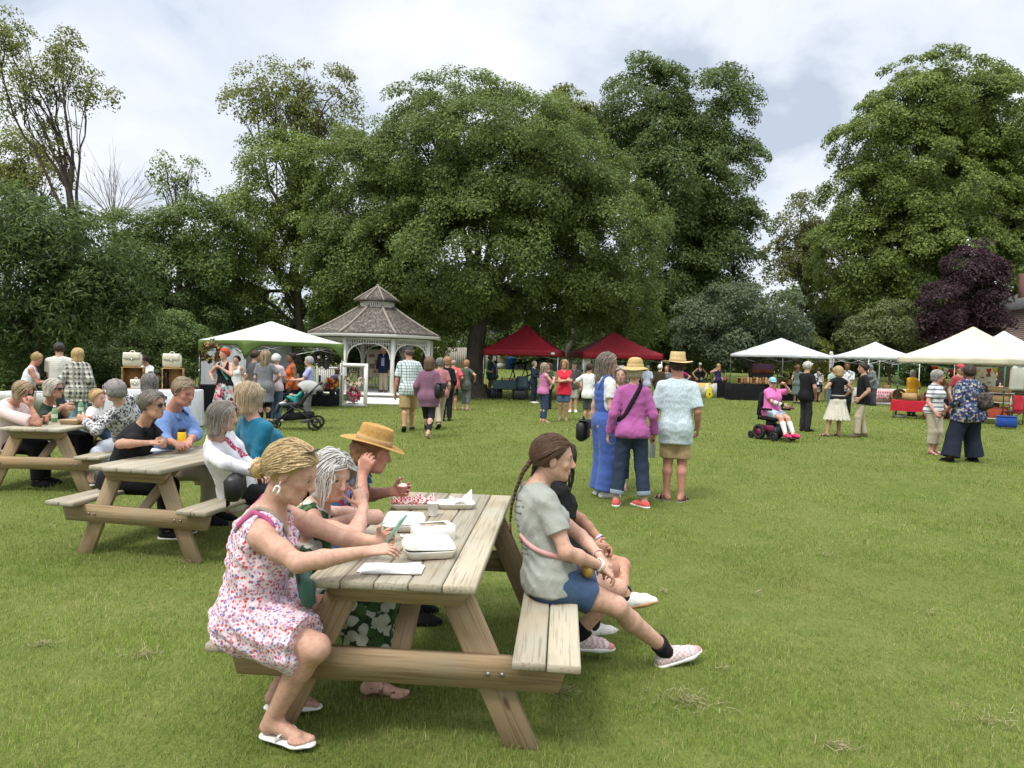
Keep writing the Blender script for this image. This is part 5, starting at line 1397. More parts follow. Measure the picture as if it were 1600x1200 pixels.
def napkins(p, rz, label, n, size=(.25, .13), z=T1.z):
    root = empty('napkin_stack' if False else 'paper_napkin', p, rz, label, 'napkin'); rg = random.Random(3)
    for i in range(n):
        X, Y = np.meshgrid(np.linspace(-.5, .5, 9), np.linspace(-.5, .5, 6)); Z = .003 + i * .0022 + .004 * np.abs(X) ** 2 * rg.random() + .002 * np.sin(X * 9 + i) * (i + 1) / n
        o = MB().grid(np.stack([X * size[0], Y * size[1], Z], -1)).build('sheet', PAPER, root, solid=.0012); o.rotation_euler = (0, 0, rg.uniform(-.10, .10)); o.location = (rg.uniform(-.012, .012), rg.uniform(-.008, .008), 0)
napkins(pz(612, 891, T1.z), .03, 'loose pile of white paper napkins at the table end', 5)
napkins(pz(636, 838, T1.z), .3, 'single small white napkin beside the cake box', 1, (.06, .05))
napkins(pz(234, 704, T2.z), -.3, 'white paper sheets in front of the woman in sunglasses', 3, (.30, .18), T2.z)
def bottle(p, label, prof, mat, cap, capz, r, name='drink_bottle', group=None, lab=None):
    root = empty(name, p, 0, label, 'bottle', group); MB().lathe(prof, n=20).build('flask', mat, root, True)
    m = MB().lathe([(.001, capz[1]), (r * .8, capz[1]), (r, capz[1] - .004), (r, capz[0]), (r * .8, capz[0])], n=20)
    m.build('lid', cap, root, True)
    if lab: MB().lathe([(lab[0], lab[1]), (lab[0], lab[2])], n=20).build('paper_label', lab[3], root, True)
    return root
bottle(pz(284, 704, T2.z), 'tall yellow insulated drink bottle with a black lid', [(.001, .002), (.036, .002), (.038, .01), (.038, .155), (.034, .17), (.03, .175)], M((.80, .52, .015), .4, .05), BLACK, (.172, .205), .033)
def green_glass():
    t = NT('green_drink'); t.pri((.30, .62, .32), .08, spec=.5); t.b.inputs['Transmission Weight'].default_value = .55; t.b.inputs['IOR'].default_value = 1.2; return t.m
GG = green_glass()
for u, v, lb in ((85, 660, 'green plastic drink bottle standing between the two brown trays'), (106, 650, 'green plastic drink bottle held by the woman in the dark blouse'), (126, 648, 'green plastic drink bottle in front of the small blond child')):
    p = pz(u, v, T3.z)
    bottle(p, lb, [(.001, .002), (.030, .002), (.033, .01), (.033, .10), (.031, .115), (.031, .13), (.026, .155), (.014, .178), (.013, .185)], GG, M((.75, .78, .74), .4), (.183, .203), .015, group='green bottles on the table', lab=(.0338, .055, .105, M((.55, .68, .50), .5, .2, 40)))

# ================================================================ gazebo
def shingle_mat():
    def f():
        t = NT('shingles'); c = t.coord(); sep = t.n('ShaderNodeSeparateXYZ'); t.l(c, 0, sep, 0)
        a = t.n('ShaderNodeMath', operation='MULTIPLY'); a.inputs[1].default_value = 19.0; t.l(sep, 2, a, 0); fr = t.n('ShaderNodeMath', operation='FRACT'); t.l(a, 0, fr, 0)
        fl = t.n('ShaderNodeMath', operation='FLOOR'); t.l(a, 0, fl, 0)
        at = t.n('ShaderNodeMath', operation='ARCTAN2'); t.l(sep, 1, at, 0); t.l(sep, 0, at, 1)
        cb = t.n('ShaderNodeCombineXYZ'); m2 = t.n('ShaderNodeMath', operation='MULTIPLY'); m2.inputs[1].default_value = 26.0; t.l(at, 0, m2, 0); t.l(m2, 0, cb, 0); m3 = t.n('ShaderNodeMath', operation='MULTIPLY'); m3.inputs[1].default_value = 3.7; t.l(fl, 0, m3, 0); t.l(m3, 0, cb, 1)
        v = t.n('ShaderNodeTexVoronoi', Scale=1.0); t.l(cb, 0, v, 'Vector'); s2 = t.n('ShaderNodeSeparateColor'); t.l(v, 'Color', s2, 0)
        col = t.ramp(s2, 0, [(0, (.075, .064, .054)), (.5, (.125, .110, .096)), (.85, (.17, .153, .136)), (1, (.23, .212, .19))])
        col = t.mix(t.ramp(fr, 0, [(0, .75), (.12, .75), (.25, 0)]), col, (.035, .028, .022))
        return t.pri(col, .9, fr, .5, .02, spec=.1)
    return mc('shingle', f)
def gazebo():
    c = gat(588, 26.4); root = empty('gazebo', c, R_(3), 'white octagonal garden gazebo with a two-tier shingle roof', 'gazebo')
    R0, Z0, ZE = 2.12, .34, 2.26
    oct_ = lambda r, z, k: V3(r * math.sin(math.pi / 8 + k * math.pi / 4), -r * math.cos(math.pi / 8 + k * math.pi / 4), z)
    def ring(rs, mat, name, smooth=False, ridge=None):
        m = MB(); P = [[oct_(r, z, k) for k in range(9)] for r, z in rs]; m.grid(P); return m.build(name, mat, root, smooth)
    ring([(.01, Z0), (2.34, Z0), (2.36, Z0 - .05), (2.30, Z0 - .05), (2.28, 0.0)], WHITE, 'platform')
    m = MB()
    for i in range(2): m.box((.35, -2.22 - .14 - .28 * i, (.20 - .14 * i) / 2 + .02), (1.9, .28, .20 - .13 * i), None, .01)
    m.build('steps', WHITE, root)
    SH = shingle_mat()
    t = np.linspace(0, 1, 8); rr = 2.50 + (.66 - 2.50) * t; zz = ZE + .12 + (3.42 - ZE - .12) * (t ** .92 * .55 + t ** 1.5 * .45)
    ro = ring([(2.2, ZE + .02)] + list(zip(rr, zz)), SH, 'roof')
    MB().grid([[oct_(r, z, k) for k in range(9)] for r, z in ((2.515, ZE + .125), (2.515, ZE + .02), (2.40, ZE + .02))]).build('fascia', WHITE, ro)
    m = MB()
    for k in range(8): m.tube([oct_(r, z + .025, k) for r, z in zip(rr, zz)], .045, 5)
    m.build('ridge_trim', M((.27, .235, .20), .9, .2), ro)
    cu = ring([(.62, 3.40), (.62, 3.46)], WHITE, 'cupola'); 
    m = MB()
    for k in range(8):
        a, b = oct_(.62, 3.46, k), oct_(.62, 3.46, k + 1)
        for q in np.linspace(0, 1, 8)[:-1]: p = lerp(a, b, q); m.box(p + V3(0, 0, .06), (.045, .045, .13))
        m.bar(a + V3(0, 0, .14), b + V3(0, 0, .14), .06, .05)
    m.build('cupola_spindles', WHITE, cu)
    ring([(.56, 3.40), (.56, 3.62)], DARKM, 'cupola_core')
    t2 = np.linspace(0, 1, 5); ur = ring([(.60, 3.60)] + [(.88 - .86 * x, 3.63 + .56 * (x ** .95)) for x in t2], SH, 'upper_roof')
    m = MB()
    for k in range(8): m.tube([oct_(.88 - .86 * x, 3.65 + .56 * (x ** .95), k) for x in t2], .035, 5)
    m.ball((0, 0, 4.24), .06, 10); m.build('ridge_trim', M((.27, .235, .20), .9, .2), ur)
    for k in range(8):
        p = oct_(R0, 0, k); MB().box(p + V3(0, 0, (Z0 + ZE) / 2), (.115, .115, ZE - Z0), rotz(math.pi / 8 + k * math.pi / 4), .008).build('post', WHITE, root)
        a, b = oct_(R0, 0, k), oct_(R0, 0, k + 1); d = nrm(b - a); L = np.linalg.norm(b - a)
        m = MB(); m.bar(a + V3(0, 0, ZE - .03), b + V3(0, 0, ZE - .03), .07, .07); m.bar(a + d * .06 + V3(0, 0, ZE - .20), b - d * .06 + V3(0, 0, ZE - .20), .05, .035)
        for q in np.arange(.12, L - .1, .085): m.box(a + d * q + V3(0, 0, ZE - .125), (.03, .03, .125), rotz(math.pi / 8 + k * math.pi / 4))
        m.build('frieze', WHITE, root)
        for e, s in ((a, 1), (b, -1)):
            m = MB(); th = np.linspace(0, math.pi / 2, 7); arc = [e + d * s * (.07 + .50 * (1 - math.cos(x))) + V3(0, 0, ZE - .22 - .52 * (1 - math.sin(x))) for x in th]
            m.tube(arc, .028, 5)
            for j, x in enumerate(th[1:-1]): q = arc[j + 1]; m.bar(q, V3(q[0], q[1], ZE - .20), .022, .022, up=d)
            m.build('bracket', WHITE, root)
        if k != 0 and k != 7:
            m = MB(); m.bar(a + d * .06 + V3(0, 0, Z0 + .84), b - d * .06 + V3(0, 0, Z0 + .84), .06, .045); m.bar(a + d * .06 + V3(0, 0, Z0 + .12), b - d * .06 + V3(0, 0, Z0 + .12), .045, .045)
            for q in np.arange(.12, L - .1, .125): m.box(a + d * q + V3(0, 0, Z0 + .48), (.03, .03, .70), rotz(math.pi / 8 + k * math.pi / 4))
            m.build('railing', WHITE, root)
    return c
GZ = gazebo()
# a display easel and dark amplifier inside the gazebo
def board(name, label, p, rz, w, h, z0, frame_m, face_m, cat, marks=None):
    root = empty(name, p, rz, label, cat); MB().box((0, 0, z0 + h / 2), (w, .03, h), None, .004).build('board', face_m, root)
    m = MB()
    for sd in (-1, 1): m.bar((sd * w * .42, .02, 0), (sd * w * .42, .02, z0 + h * .98), .03, .03)
    m.bar((0, .5, 0), (0, .03, z0 + h * .8), .03, .03); m.build('easel', frame_m, root)
    if marks:
        m = MB()
        for x, z, a, b in marks: m.box((x, -.0175, z0 + z), (a, .003, b))
        m.build('print', M((.25, .16, .12), .7, .2), root)
    return root
board('notice_board', 'tall beige notice board standing inside the gazebo', px(585, 600, 27.2) * V3(1, 1, 0) + V3(0, 0, .38), .1, .62, 1.05, .45, WHITE, M((.55, .48, .38), .8), 'notice board', [(-.12, .8, .22, .12), (.12, .55, .25, .2), (-.1, .4, .2, .18), (.1, .2, .3, .1)])
# ================================================================ market tents
def tent(label, c, size, rz, ez, pzk, roofm, legm, val=.16, valm=None, legw=.03, group='market tents', sag=.10, arch=None, cap=True, sy=None):
    root = empty('market_tent', c, rz, label, 'tent', group); a = size / 2; b = (sy or size) / 2
    cor = [V3(-a, -b, ez), V3(a, -b, ez), V3(a, b, ez), V3(-a, b, ez)]; top = V3(0, 0, pzk)
    m = MB()
    for i in range(4):
        A, B = cor[i], cor[(i + 1) % 4]; n = 9; P = []
        for t in np.linspace(0, 1, n):
            row = []
            for u in np.linspace(0, 1, 11):
                e = lerp(A, B, u); p = lerp(e, top, t * .985); p[2] -= sag * math.sin(math.pi * t) * (.55 + .45 * math.sin(math.pi * u)) ; row.append(p)
            P.append(row)
        m.grid(P)
    m.build('roof', roofm, root, True)
    for i in range(4):
        A, B = cor[i], cor[(i + 1) % 4]; P = []
        for z in (0, .34, .67, 1.0):
            row = []
            for u in np.linspace(0, 1, 25):
                d = val
                if arch: d = val + arch * max(0, (abs(u - .5) - .32) / .18) ** 1.8
                p = lerp(A, B, u); o = nrm(V3(*(p[:2] / (abs(p[:2]).max() + 1e-6)), 0)); p = p + o * (.012 + .008 * math.sin(u * 23 + i) * z); p[2] -= z * d; row.append(p)
            P.append(row)
        MB().grid(P).build('valance', valm or roofm, root, True, solid=.004)
    for q in cor:
        k = .985; x, y = q[0] * k, q[1] * k; lm = MB(); lm.box((x, y, ez / 2), (legw, legw, ez)); lm.box((x, y, .01), (legw * 2.6, legw * 2.6, .02)); lm.box((x, y, ez * .52), (legw * 1.3, legw * 1.3, .12)); lm.build('leg', legm, root)
    for i in range(4):
        A, B = cor[i] * .985, cor[(i + 1) % 4] * .985; tm = MB(); M_ = lerp(A, B, .5)
        for s, e in ((A, M_), (M_, B)):
            tm.bar(V3(s[0], s[1], ez - .06), V3(e[0], e[1], ez - .36), .018, .018); tm.bar(V3(s[0], s[1], ez - .36), V3(e[0], e[1], ez - .06), .018, .018)
        tm.build('truss', legm, root)
    tm = MB()
    for q in cor: tm.bar(V3(q[0], q[1], ez - .1) * V3(.985, .985, 1), top - V3(0, 0, .08), .018, .018)
    tm.build('truss', legm, root)
    return root
def fabric(color, tr=.25):
    def f():
        t = NT('canopy_fabric'); c = t.coord(); n = t.noise(c, 2.2, 4, .6); fold = t.noise(t.coord((6, 6, 1.2)), 1.0, 3)
        r = t.ramp(n, 'Fac', [(.3, sc3(color, .93)), (.7, sc3(color, 1.05))])
        b = t.n('ShaderNodeBsdfPrincipled', Roughness=.6); b.inputs['Specular IOR Level'].default_value = .3; t.l(r, 0, b, 'Base Color')
        bp = t.n('ShaderNodeBump', Strength=.25, Distance=.04); t.l(fold, 0, bp, 'Height'); t.l(bp, 0, b, 'Normal')
        ts = t.n('ShaderNodeBsdfTranslucent'); t.l(r, 0, ts, 'Color'); mx = t.n('ShaderNodeMixShader'); mx.inputs[0].default_value = tr; t.l(b, 0, mx, 1); t.l(ts, 0, mx, 2); t.l(mx, 0, t.out, 0); return t.m
    return mc(('fabric', color, tr), f)
F_WHITE, F_CREAM, F_RED, F_GREEN = fabric((.72, .74, .78)), fabric((.74, .68, .55)), fabric((.25, .010, .020), .12), fabric((.13, .205, .05), .2)
GREENT = tent('white canopy tent with green valance and arched corners beside the gazebo', gat(423, 21.3), 3.05, R_(46), 1.98, 2.60, fabric((.66, .65, .59)), METAL, .13, F_GREEN, arch=.40, sag=.06)
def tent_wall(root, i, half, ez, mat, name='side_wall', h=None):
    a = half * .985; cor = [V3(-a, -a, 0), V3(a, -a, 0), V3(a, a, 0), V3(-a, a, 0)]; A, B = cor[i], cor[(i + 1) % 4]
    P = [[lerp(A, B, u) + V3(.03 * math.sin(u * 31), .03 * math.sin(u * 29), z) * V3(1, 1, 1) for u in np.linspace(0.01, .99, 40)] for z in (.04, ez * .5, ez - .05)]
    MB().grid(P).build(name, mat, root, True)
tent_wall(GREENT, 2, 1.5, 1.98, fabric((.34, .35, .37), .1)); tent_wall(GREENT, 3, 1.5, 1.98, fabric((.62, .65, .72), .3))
TR1 = tent('first dark red canopy tent next to the maple trunk', gat(821, 29.5), 3.0, R_(-9), 2.02, 3.10, F_RED, METAL, .24, sag=.14)
MB().box((1.28, -1.53, 1.90), (.14, .012, .09)).build('tag', WHITE, TR1)
TR2 = tent('second dark red canopy tent behind the hatted group', gat(957, 30.5), 3.3, R_(7), 2.02, 2.95, F_RED, METAL, .24, sag=.12)
TW1 = tent('white square canopy tent over the dark-clothed art stall', gat(1219, 35), 3.35, R_(27), 2.2, 3.05, F_WHITE, M((.10, .10, .11), .4, metal=.6), .13, sag=.05)
TW2 = tent('small white canopy tent with white legs beside the baskets', gat(1366, 34.5), 2.75, R_(11), 2.25, 2.98, F_WHITE, M((.7, .71, .73), .4), .12, sag=.12)
TC = tent('big cream canopy tent on green metal legs', (lerp(px(1412, 577, 24.6), px(1582, 577, 21.9), .5) + V3(1.19, 1.0, 0) * .98) * V3(1, 1, 0), 3.3, math.atan2(21.9 - 24.6, px(1582, 577, 21.9)[0] - px(1412, 577, 24.6)[0]), 2.12, 3.2, F_CREAM, M((.03, .13, .085), .4, metal=.3), .22, sag=.12)
TW3 = tent('white pointed canopy tent partly hidden behind the cream one', gat(1566, 30), 3.1, R_(-25), 2.35, 3.42, F_WHITE, M((.7, .71, .73), .4), .14, sag=.1)

# ================================================================ stall tables and goods
def cloth_table(label, c, rz, size, h, mat, name='stall_table', drape=1.0, group='market stall tables', cat='table'):
    root = empty(name, c, rz, label, cat, group); a, b = size[0] / 2, size[1] / 2
    pts = []; n = 44
    for z, k in ((h, .0), (h, .98), (h - .02, 1.0), (h * .5, 1.01), (h * (1 - drape) + .015, 1.03)):
        row = []
        for i in range(n + 1):
            t = (i % n) / n * 4; q, f = int(t), t - int(t); P = [(-a, -b), (a, -b), (a, b), (-a, b), (-a, -b)]
            x, y = lerp(np.array(P[q]), np.array(P[q + 1]), f); fo = 1 + (.03 * math.sin(i * 2.4) + .02 * math.sin(i * 5.1)) * (h - z) / h
            row.append((x * k * fo, y * k * fo, z))
        pts.append(row)
    MB().grid(pts).build('tablecloth' if True else '', mat, root, True)
    m = MB()
    for sx in (-1, 1):
        for sy in (-1, 1): m.bar((sx * a * .85, sy * b * .8, 0), (sx * a * .85, sy * b * .8, h - .03), .03, .03)
    m.build('table_frame', METAL, root)
    return root
WCL, BCL, RCL = cloth((.68, .70, .74)), cloth((.010, .010, .012)), cloth((.42, .015, .03))
def P2(u, y, z=0): g = gat(u, y); g[2] += z; return g
WB = wood((.50, .30, .12), (.30, .16, .06), 0); WB2 = wood((.50, .30, .12), (.30, .16, .06), 2)
cloth_table('stall table under a white cloth carrying two wooden crates', P2(243, 15.2), R_(4), (1.75, .75), .80, WCL)
def crate(label, p, rz, w=.40, d=.32, h=.46):
    root = empty('wooden_crate', p, rz, label, 'crate', 'wooden crates on the stall'); m = MB()
    for sd in (-1, 1):
        for i in range(3): MB().box((sd * w / 2, 0, h * (i + .5) / 3), (.014, d, h / 3 - .008), None, .002).build('slat', WB, root)
    m.box((0, d / 2, h / 2), (w, .012, h)); m.box((0, 0, .007), (w, d, .014)); m.box((0, 0, h - .007), (w + .03, d, .014)); m.build('shell', WB2, root)
crate('light wooden crate with the larger cream handbag on top', P2(209, 15.2, .80), .35)
crate('light wooden crate near the dark display, its cream handbag alone on top', P2(271, 15.3, .80), .35)
def handbag(label, p, rz, w=.36, d=.16, h=.30, mat=M((.66, .62, .50), .5, .08), strap=True, group='cream handbags on the stall'):
    root = empty('handbag', p, rz, label, 'handbag', group)
    MB().box((0, 0, h / 2), (w, d, h), None, .04).build('body', mat, root, True)
    P = [[(x * w * .46, -d / 2 - .012 - .01 * math.sin(k * 3), h * (1.01 - k * .45)) for x in np.linspace(-1, 1, 7)] for k in np.linspace(0, 1, 5)]
    MB().grid([[(x * w * .46, d * .3, h * 1.005 + .004) for x in np.linspace(-1, 1, 7)]] + P).build('flap', mat, root, True, solid=.008)
    a = np.linspace(0, math.pi, 10); MB().tube([(w * .14 * math.cos(t), 0, h + .05 * math.sin(t)) for t in a], .009, 6).build('handle', mat, root, True)
    MB().box((0, -d / 2 - .022, h * .55), (.05, .01, .03)).build('buckle', METAL, root)
handbag('cream leather handbag on the crate beside the white-shirted seller', P2(207, 15.15, 1.262), .3)
handbag('cream leather handbag on the crate next to the green tent', P2(269, 15.25, 1.262), .25)
handbag('small cream handbag standing on the white cloth by the crate', P2(213, 14.95, .80), .1, .20, .10, .20)
def jar_shelf(label, p):
    root = empty('display_rack', p, .2, label, 'display rack'); m = MB()
    for sd in (-1, 1): m.box((sd * .17, 0, .19), (.02, .2, .38))
    for z in (.02, .19, .37): m.box((0, 0, z), (.36, .2, .015))
    m.build('frame', BLACK, root)
    for i in range(6): MB().lathe([(.001, 0), (.025, 0), (.025, .08), (.012, .10), (.012, .12), (.001, .12)], ((i % 3 - 1) * .1, -.03, .03 + .17 * (i // 3)), 8).build('jar', M((.25, .13, .05), .3), root, True)
jar_shelf('black display rack with small amber jars beside a crate', P2(248, 15.2, .80))
cloth_table('white-topped folding table by the woman in the white tank top', P2(52, 13.6), 0, (1.1, .6), .78, M((.66, .68, .68), .5), drape=.08)
# wreaths and flowers
def flower_ring(mb_fn, r, n, rng, tube=.06, half=(0, 6.283)):
    for i in range(n):
        t = half[0] + (half[1] - half[0]) * rng.random(); a = rng.random() * 6.28; q = tube * rng.random() ** .5
        yield V3((r + q * math.cos(a)) * math.cos(t), q * math.sin(a), (r + q * math.cos(a)) * math.sin(t))
def blossoms(name, pts, cols, size, root, rng, leafm=None):
    by = {}
    for p in pts: by.setdefault(int(rng.integers(len(cols))), []).append(p)
    for ci, ps in by.items():
        if len(ps) < 6: continue
        m = MB()
        for p in ps:
            s = size * (.6 + .7 * rng.random()); ax = nrm(rng.normal(size=3) + V3(0, -1.3, .4)); x = nrm(np.cross(ax, V3(.3, .2, 1))); y = np.cross(ax, x)
            for k in range(5):
                t = k * 1.2566 + rng.random(); d = x * math.cos(t) + y * math.sin(t); e = nrm(np.cross(ax, d))
                m.add([p, p + d * s * .6 + e * s * .35 + ax * s * .2, p + d * s + ax * s * .3, p + d * s * .6 - e * s * .35 + ax * s * .2], [[0, 1, 2, 3]])
        m.build(name, M(cols[ci], .7, .2, 40), root)
def white_frame():
    p = gp(551, 636); p[1] += .1; root = empty('picture_frame', p, R_(2), 'tall white wooden frame standing on the lawn before the gazebo', 'frame'); w, h = .80, 1.30; k = float(p[1]) / 22
    m = MB()
    w, h = 43 * p[1] / FPX, 68 * p[1] / FPX
    for sd in (-1, 1): m.box((sd * (w / 2 - .06), 0, h / 2), (.12, .06, h), None, .012); m.box((sd * (w / 2 - .06), -.035, h / 2), (.06, .02, h - .04), None, .006)
    for z in (.06, h - .06): m.box((0, 0, z), (w - .24, .06, .12), None, .012); m.box((0, -.035, z), (w - .14, .02, .06), None, .006)
    m.build('moulding', WHITE, root)
    MB().bar((0, .04, 0), (0, .55, .02), .04, .04).build('stand', WHITE, root)
    rg = np.random.default_rng(5)
    for z, r, cols, lab, n in ((h * .64, .22, ((.70, .62, .52), (.72, .66, .40), (.66, .42, .38), (.10, .17, .06)), 'wreath of cream and blush flowers hanging in the white frame', 110), (h * .26, .19, ((.45, .015, .07), (.60, .04, .12), (.70, .62, .60), (.09, .14, .05)), 'round wreath of crimson and white flowers low in the frame', 170)):
        wr = empty('wreath', p + rotz(R_(2)) @ V3(0, -.06, z), R_(2), lab, 'wreath', 'flower wreaths')
        a = np.linspace(0, 6.283, 30); MB().tube([(r * math.cos(t), 0, r * math.sin(t)) for t in a], .022, 6, cap=False).build('hoop', M((.10, .07, .04), .9), wr, True)
        blossoms('flower', list(flower_ring(None, r if n < 150 else r * .62, n, rg, .075 if n < 150 else .15, (2.9, 6.5) if n < 150 else (0, 6.283))), cols, .062, wr, rg)
white_frame()
cloth_table('low table under black cloth beside the white frame', P2(506, 22.6), 0, (1.0, .6), .36, BCL)
def bouquet(label, p, cols, n=70, r=.18, pot=M((.03, .03, .03), .5), size=.06, name='flower_pot', h=.22):
    root = empty(name, p, 0, label, 'flower pot', 'flower arrangements'); rg = np.random.default_rng(int(abs(p[0] * 100)))
    MB().lathe([(.001, 0), (.08, 0), (.11, h * .8), (.115, h), (.10, h), (.001, h * .9)], n=14).build('pot', pot, root, True)
    blossoms('flower', [V3(0, 0, h + r * .7) + nrm(rg.normal(size=3)) * r * (.5 + .5 * rg.random()) for _ in range(n)], cols, size, root, rg)
bouquet('pot of yellow and deep red flowers beside the white frame', P2(520, 22.4, .36), ((.70, .36, .02), (.35, .02, .03), (.28, .03, .06), (.07, .12, .03)), 120, .22)
bouquet('vase of dried cream pampas next to the red flowers', P2(500, 22.4, .36), ((.55, .48, .36), (.60, .52, .42)), 60, .16, h=.12)
bouquet('white flowers in a yellow bucket under the green tent', P2(388, 20.6, .72), ((.62, .63, .55), (.60, .58, .40), (.08, .14, .05)), 80, .17, M((.72, .55, .04), .5))
for u, y, z, lb in ((330, 20.3, 1.62, 'dark wreath of brown and yellow leaves hanging left inside the green tent'.replace(' left', '')), (505, 21.4, 1.55, 'dark grapevine wreath on the grey tent wall by the gazebo')):
    wr = empty('wreath', P2(u, y, z), R_(20), lb, 'wreath', 'flower wreaths'); rg = np.random.default_rng(int(u)); a = np.linspace(0, 6.283, 24)
    MB().tube([(.2 * math.cos(t), 0, .2 * math.sin(t)) for t in a], .03, 6, cap=False).build('hoop', M((.06, .04, .03), .9), wr, True)
    blossoms('flower', list(flower_ring(None, .22, 90, rg, .09)), ((.10, .03, .04), (.30, .22, .05), (.05, .06, .03)) if u < 400 else ((.06, .05, .04), (.10, .09, .08)), .09, wr, rg)
cloth_table('black-clothed table under the green tent', P2(345, 19.9), R_(30), (1.1, .6), .72, BCL)
cloth_table('flower stall table in the back of the green tent', P2(440, 21.8), R_(-10), (1.6, .6), .72, BCL)
# ================================================================ people
def W(u, v, y): return ('w', px(u, v, y))
def wd(*d): return ('w', V3(*d))
C_ = cloth
NAVY, BLK, DEN, DDEN, KHA, BEI = C_((.018, .024, .05)), C_((.012, .012, .014)), C_((.085, .135, .22)), C_((.028, .042, .075)), C_((.36, .26, .13)), C_((.46, .39, .28))
WHT, GRY, DGR, SAGE = C_((.70, .70, .69)), C_((.20, .21, .22)), C_((.06, .065, .07)), C_((.34, .36, .32))
SKINM = skin_mat()
def sitter(T, side, b, out=False, s=1.0, a=None, feet=None):
    """world pelvis point and default feet for somebody on a bench of table T"""
    p = T.at(side * .64 if a is None else a, b, .45 + .105 * s)
    return p
def sit_person(label, T, side, b, yaw, H=1.65, reach=None, spread=.09, dz=.0, pa=None, **kw):
    s = H / 1.7; p = T.at(side * (.64 if pa is None else pa), b, .45 + .105 * s + dz); Rw = rotz(R_(yaw)); g = V3(p[0], p[1], 0)
    f = Rw @ V3(0, 1, 0); r = Rw @ V3(1, 0, 0); k = reach if reach is not None else .40
    kw.setdefault('ra', ('w', g + f * k + r * spread + V3(0, 0, .085 * s))); kw.setdefault('la', ('w', g + f * k - r * spread + V3(0, 0, .085 * s)))
    kw.setdefault('rpole', (0, .7, 1)); kw.setdefault('lpole', (0, .7, 1))
    return person(label, (p[0], p[1]), yaw, H=H, pel=('w', p), **kw)
FL = ((.58, .08, .08), (.16, .18, .42), (.62, .20, .26), (.62, .34, .38), (.66, .36, .42), (.34, .28, .52), (.60, .14, .12))
DRESS = C_((.74, .63, .69), 'floral', FL, .47)
def earrings(c):
    for sd in (1, -1):
        p = c['hl'](sd * .086, -.012, -.048); a = np.linspace(0, math.pi, 12); ro = empty('earring', c['world'](p), R_(-85), 'white arch-shaped drop earring of the woman in the floral dress', 'earring') if False else None
        m = MB(); F = c['Fh']; q = lambda y, z: p + F @ (V3(0, y, z))
        m.tube([q(.010 * math.cos(t), .010 * math.sin(t) - .016) for t in a], .0042, 6); m.tube([q(.010, -.016), q(.010, -.040)], .0042, 6); m.tube([q(-.010, -.016), q(-.010, -.040)], .0042, 6); m.tube([q(0, .012), q(0, -.006)], .0016, 5); m.ball(q(0, .012), .0035, 7)
        m.build('earring', WHITE, c['root'], True)
def tube_on(c, name, pts, r, mat, n=6, flat=None):
    m = MB(); m.tube(pts, r, n); return m.build(name, mat, c['root'], True)
def ring_on(c, name, sd, t, r, w, mat, k=1):
    E, T = c['El'][sd], c['Wr'][sd]; p = lerp(E, T, t); d = nrm(T - E); x = nrm(np.cross(d, V3(.1, .3, 1))); y = np.cross(d, x); a = np.linspace(0, 6.283, 15)
    m = MB()
    for j in range(k): m.tube([p + d * j * w * 2.1 + (x * math.cos(q) + y * math.sin(q)) * r for q in a], w, 5, cap=False)
    return m.build(name, mat, c['root'], True)
from mathutils.bvhtree import BVHTree
def strap(c, name, mat, pts, w=.02, off=.004):
    """a flat belt that runs through the given local points and lies on the clothes"""
    P = np.array(pts, float); n = 34; k = np.linspace(0, 1, len(P)); t = np.linspace(0, 1, n); Q = np.stack([np.interp(t, k, P[:, i]) for i in range(3)], -1)
    for _ in range(6): Q[1:-1] = (Q[:-2] + 2 * Q[1:-1] + Q[2:]) / 4
    if 'bvh' not in c:
        vs, fs = [], []; b = 0
        for o in c['root'].children:
            if o.name.split('.')[0] in ('hair', 'earring', 'sunglasses', 'glasses', 'straw_hat', 'cap'): continue
            vs += [v.co.copy() for v in o.data.vertices]; fs += [[q_ + b for q_ in p.vertices] for p in o.data.polygons]; b = len(vs)
        c['bvh'] = BVHTree.FromPolygons(vs, fs)
    ax = c['N'] - c['P']; ax2 = ax @ ax
    for it in range(2):
        for i in range(n):
            u = np.clip(((Q[i] - c['P']) @ ax) / ax2, -.2, .93); o = c['P'] + ax * u; d = nrm(Q[i] - o)
            h = c['bvh'].ray_cast(Vector(o + d * .7), Vector(-d))
            if h[0] is not None and np.linalg.norm(np.array(h[0]) - Q[i]) < .055: Q[i] = np.array(h[0]) + d * off
        Q[1:-1] = (Q[:-2] + 3 * Q[1:-1] + Q[2:]) / 5
    cen = (c['C'] + c['P']) / 2; tg = np.gradient(Q, axis=0); tg /= np.linalg.norm(tg, axis=1)[:, None]; o = Q - cen; o[:, 2] *= .2; sd = np.cross(tg, o); sd /= np.linalg.norm(sd, axis=1)[:, None]
    return MB().grid([Q - sd * w / 2, Q + sd * w / 2]).build(name, mat, c['root'], True, solid=.004)
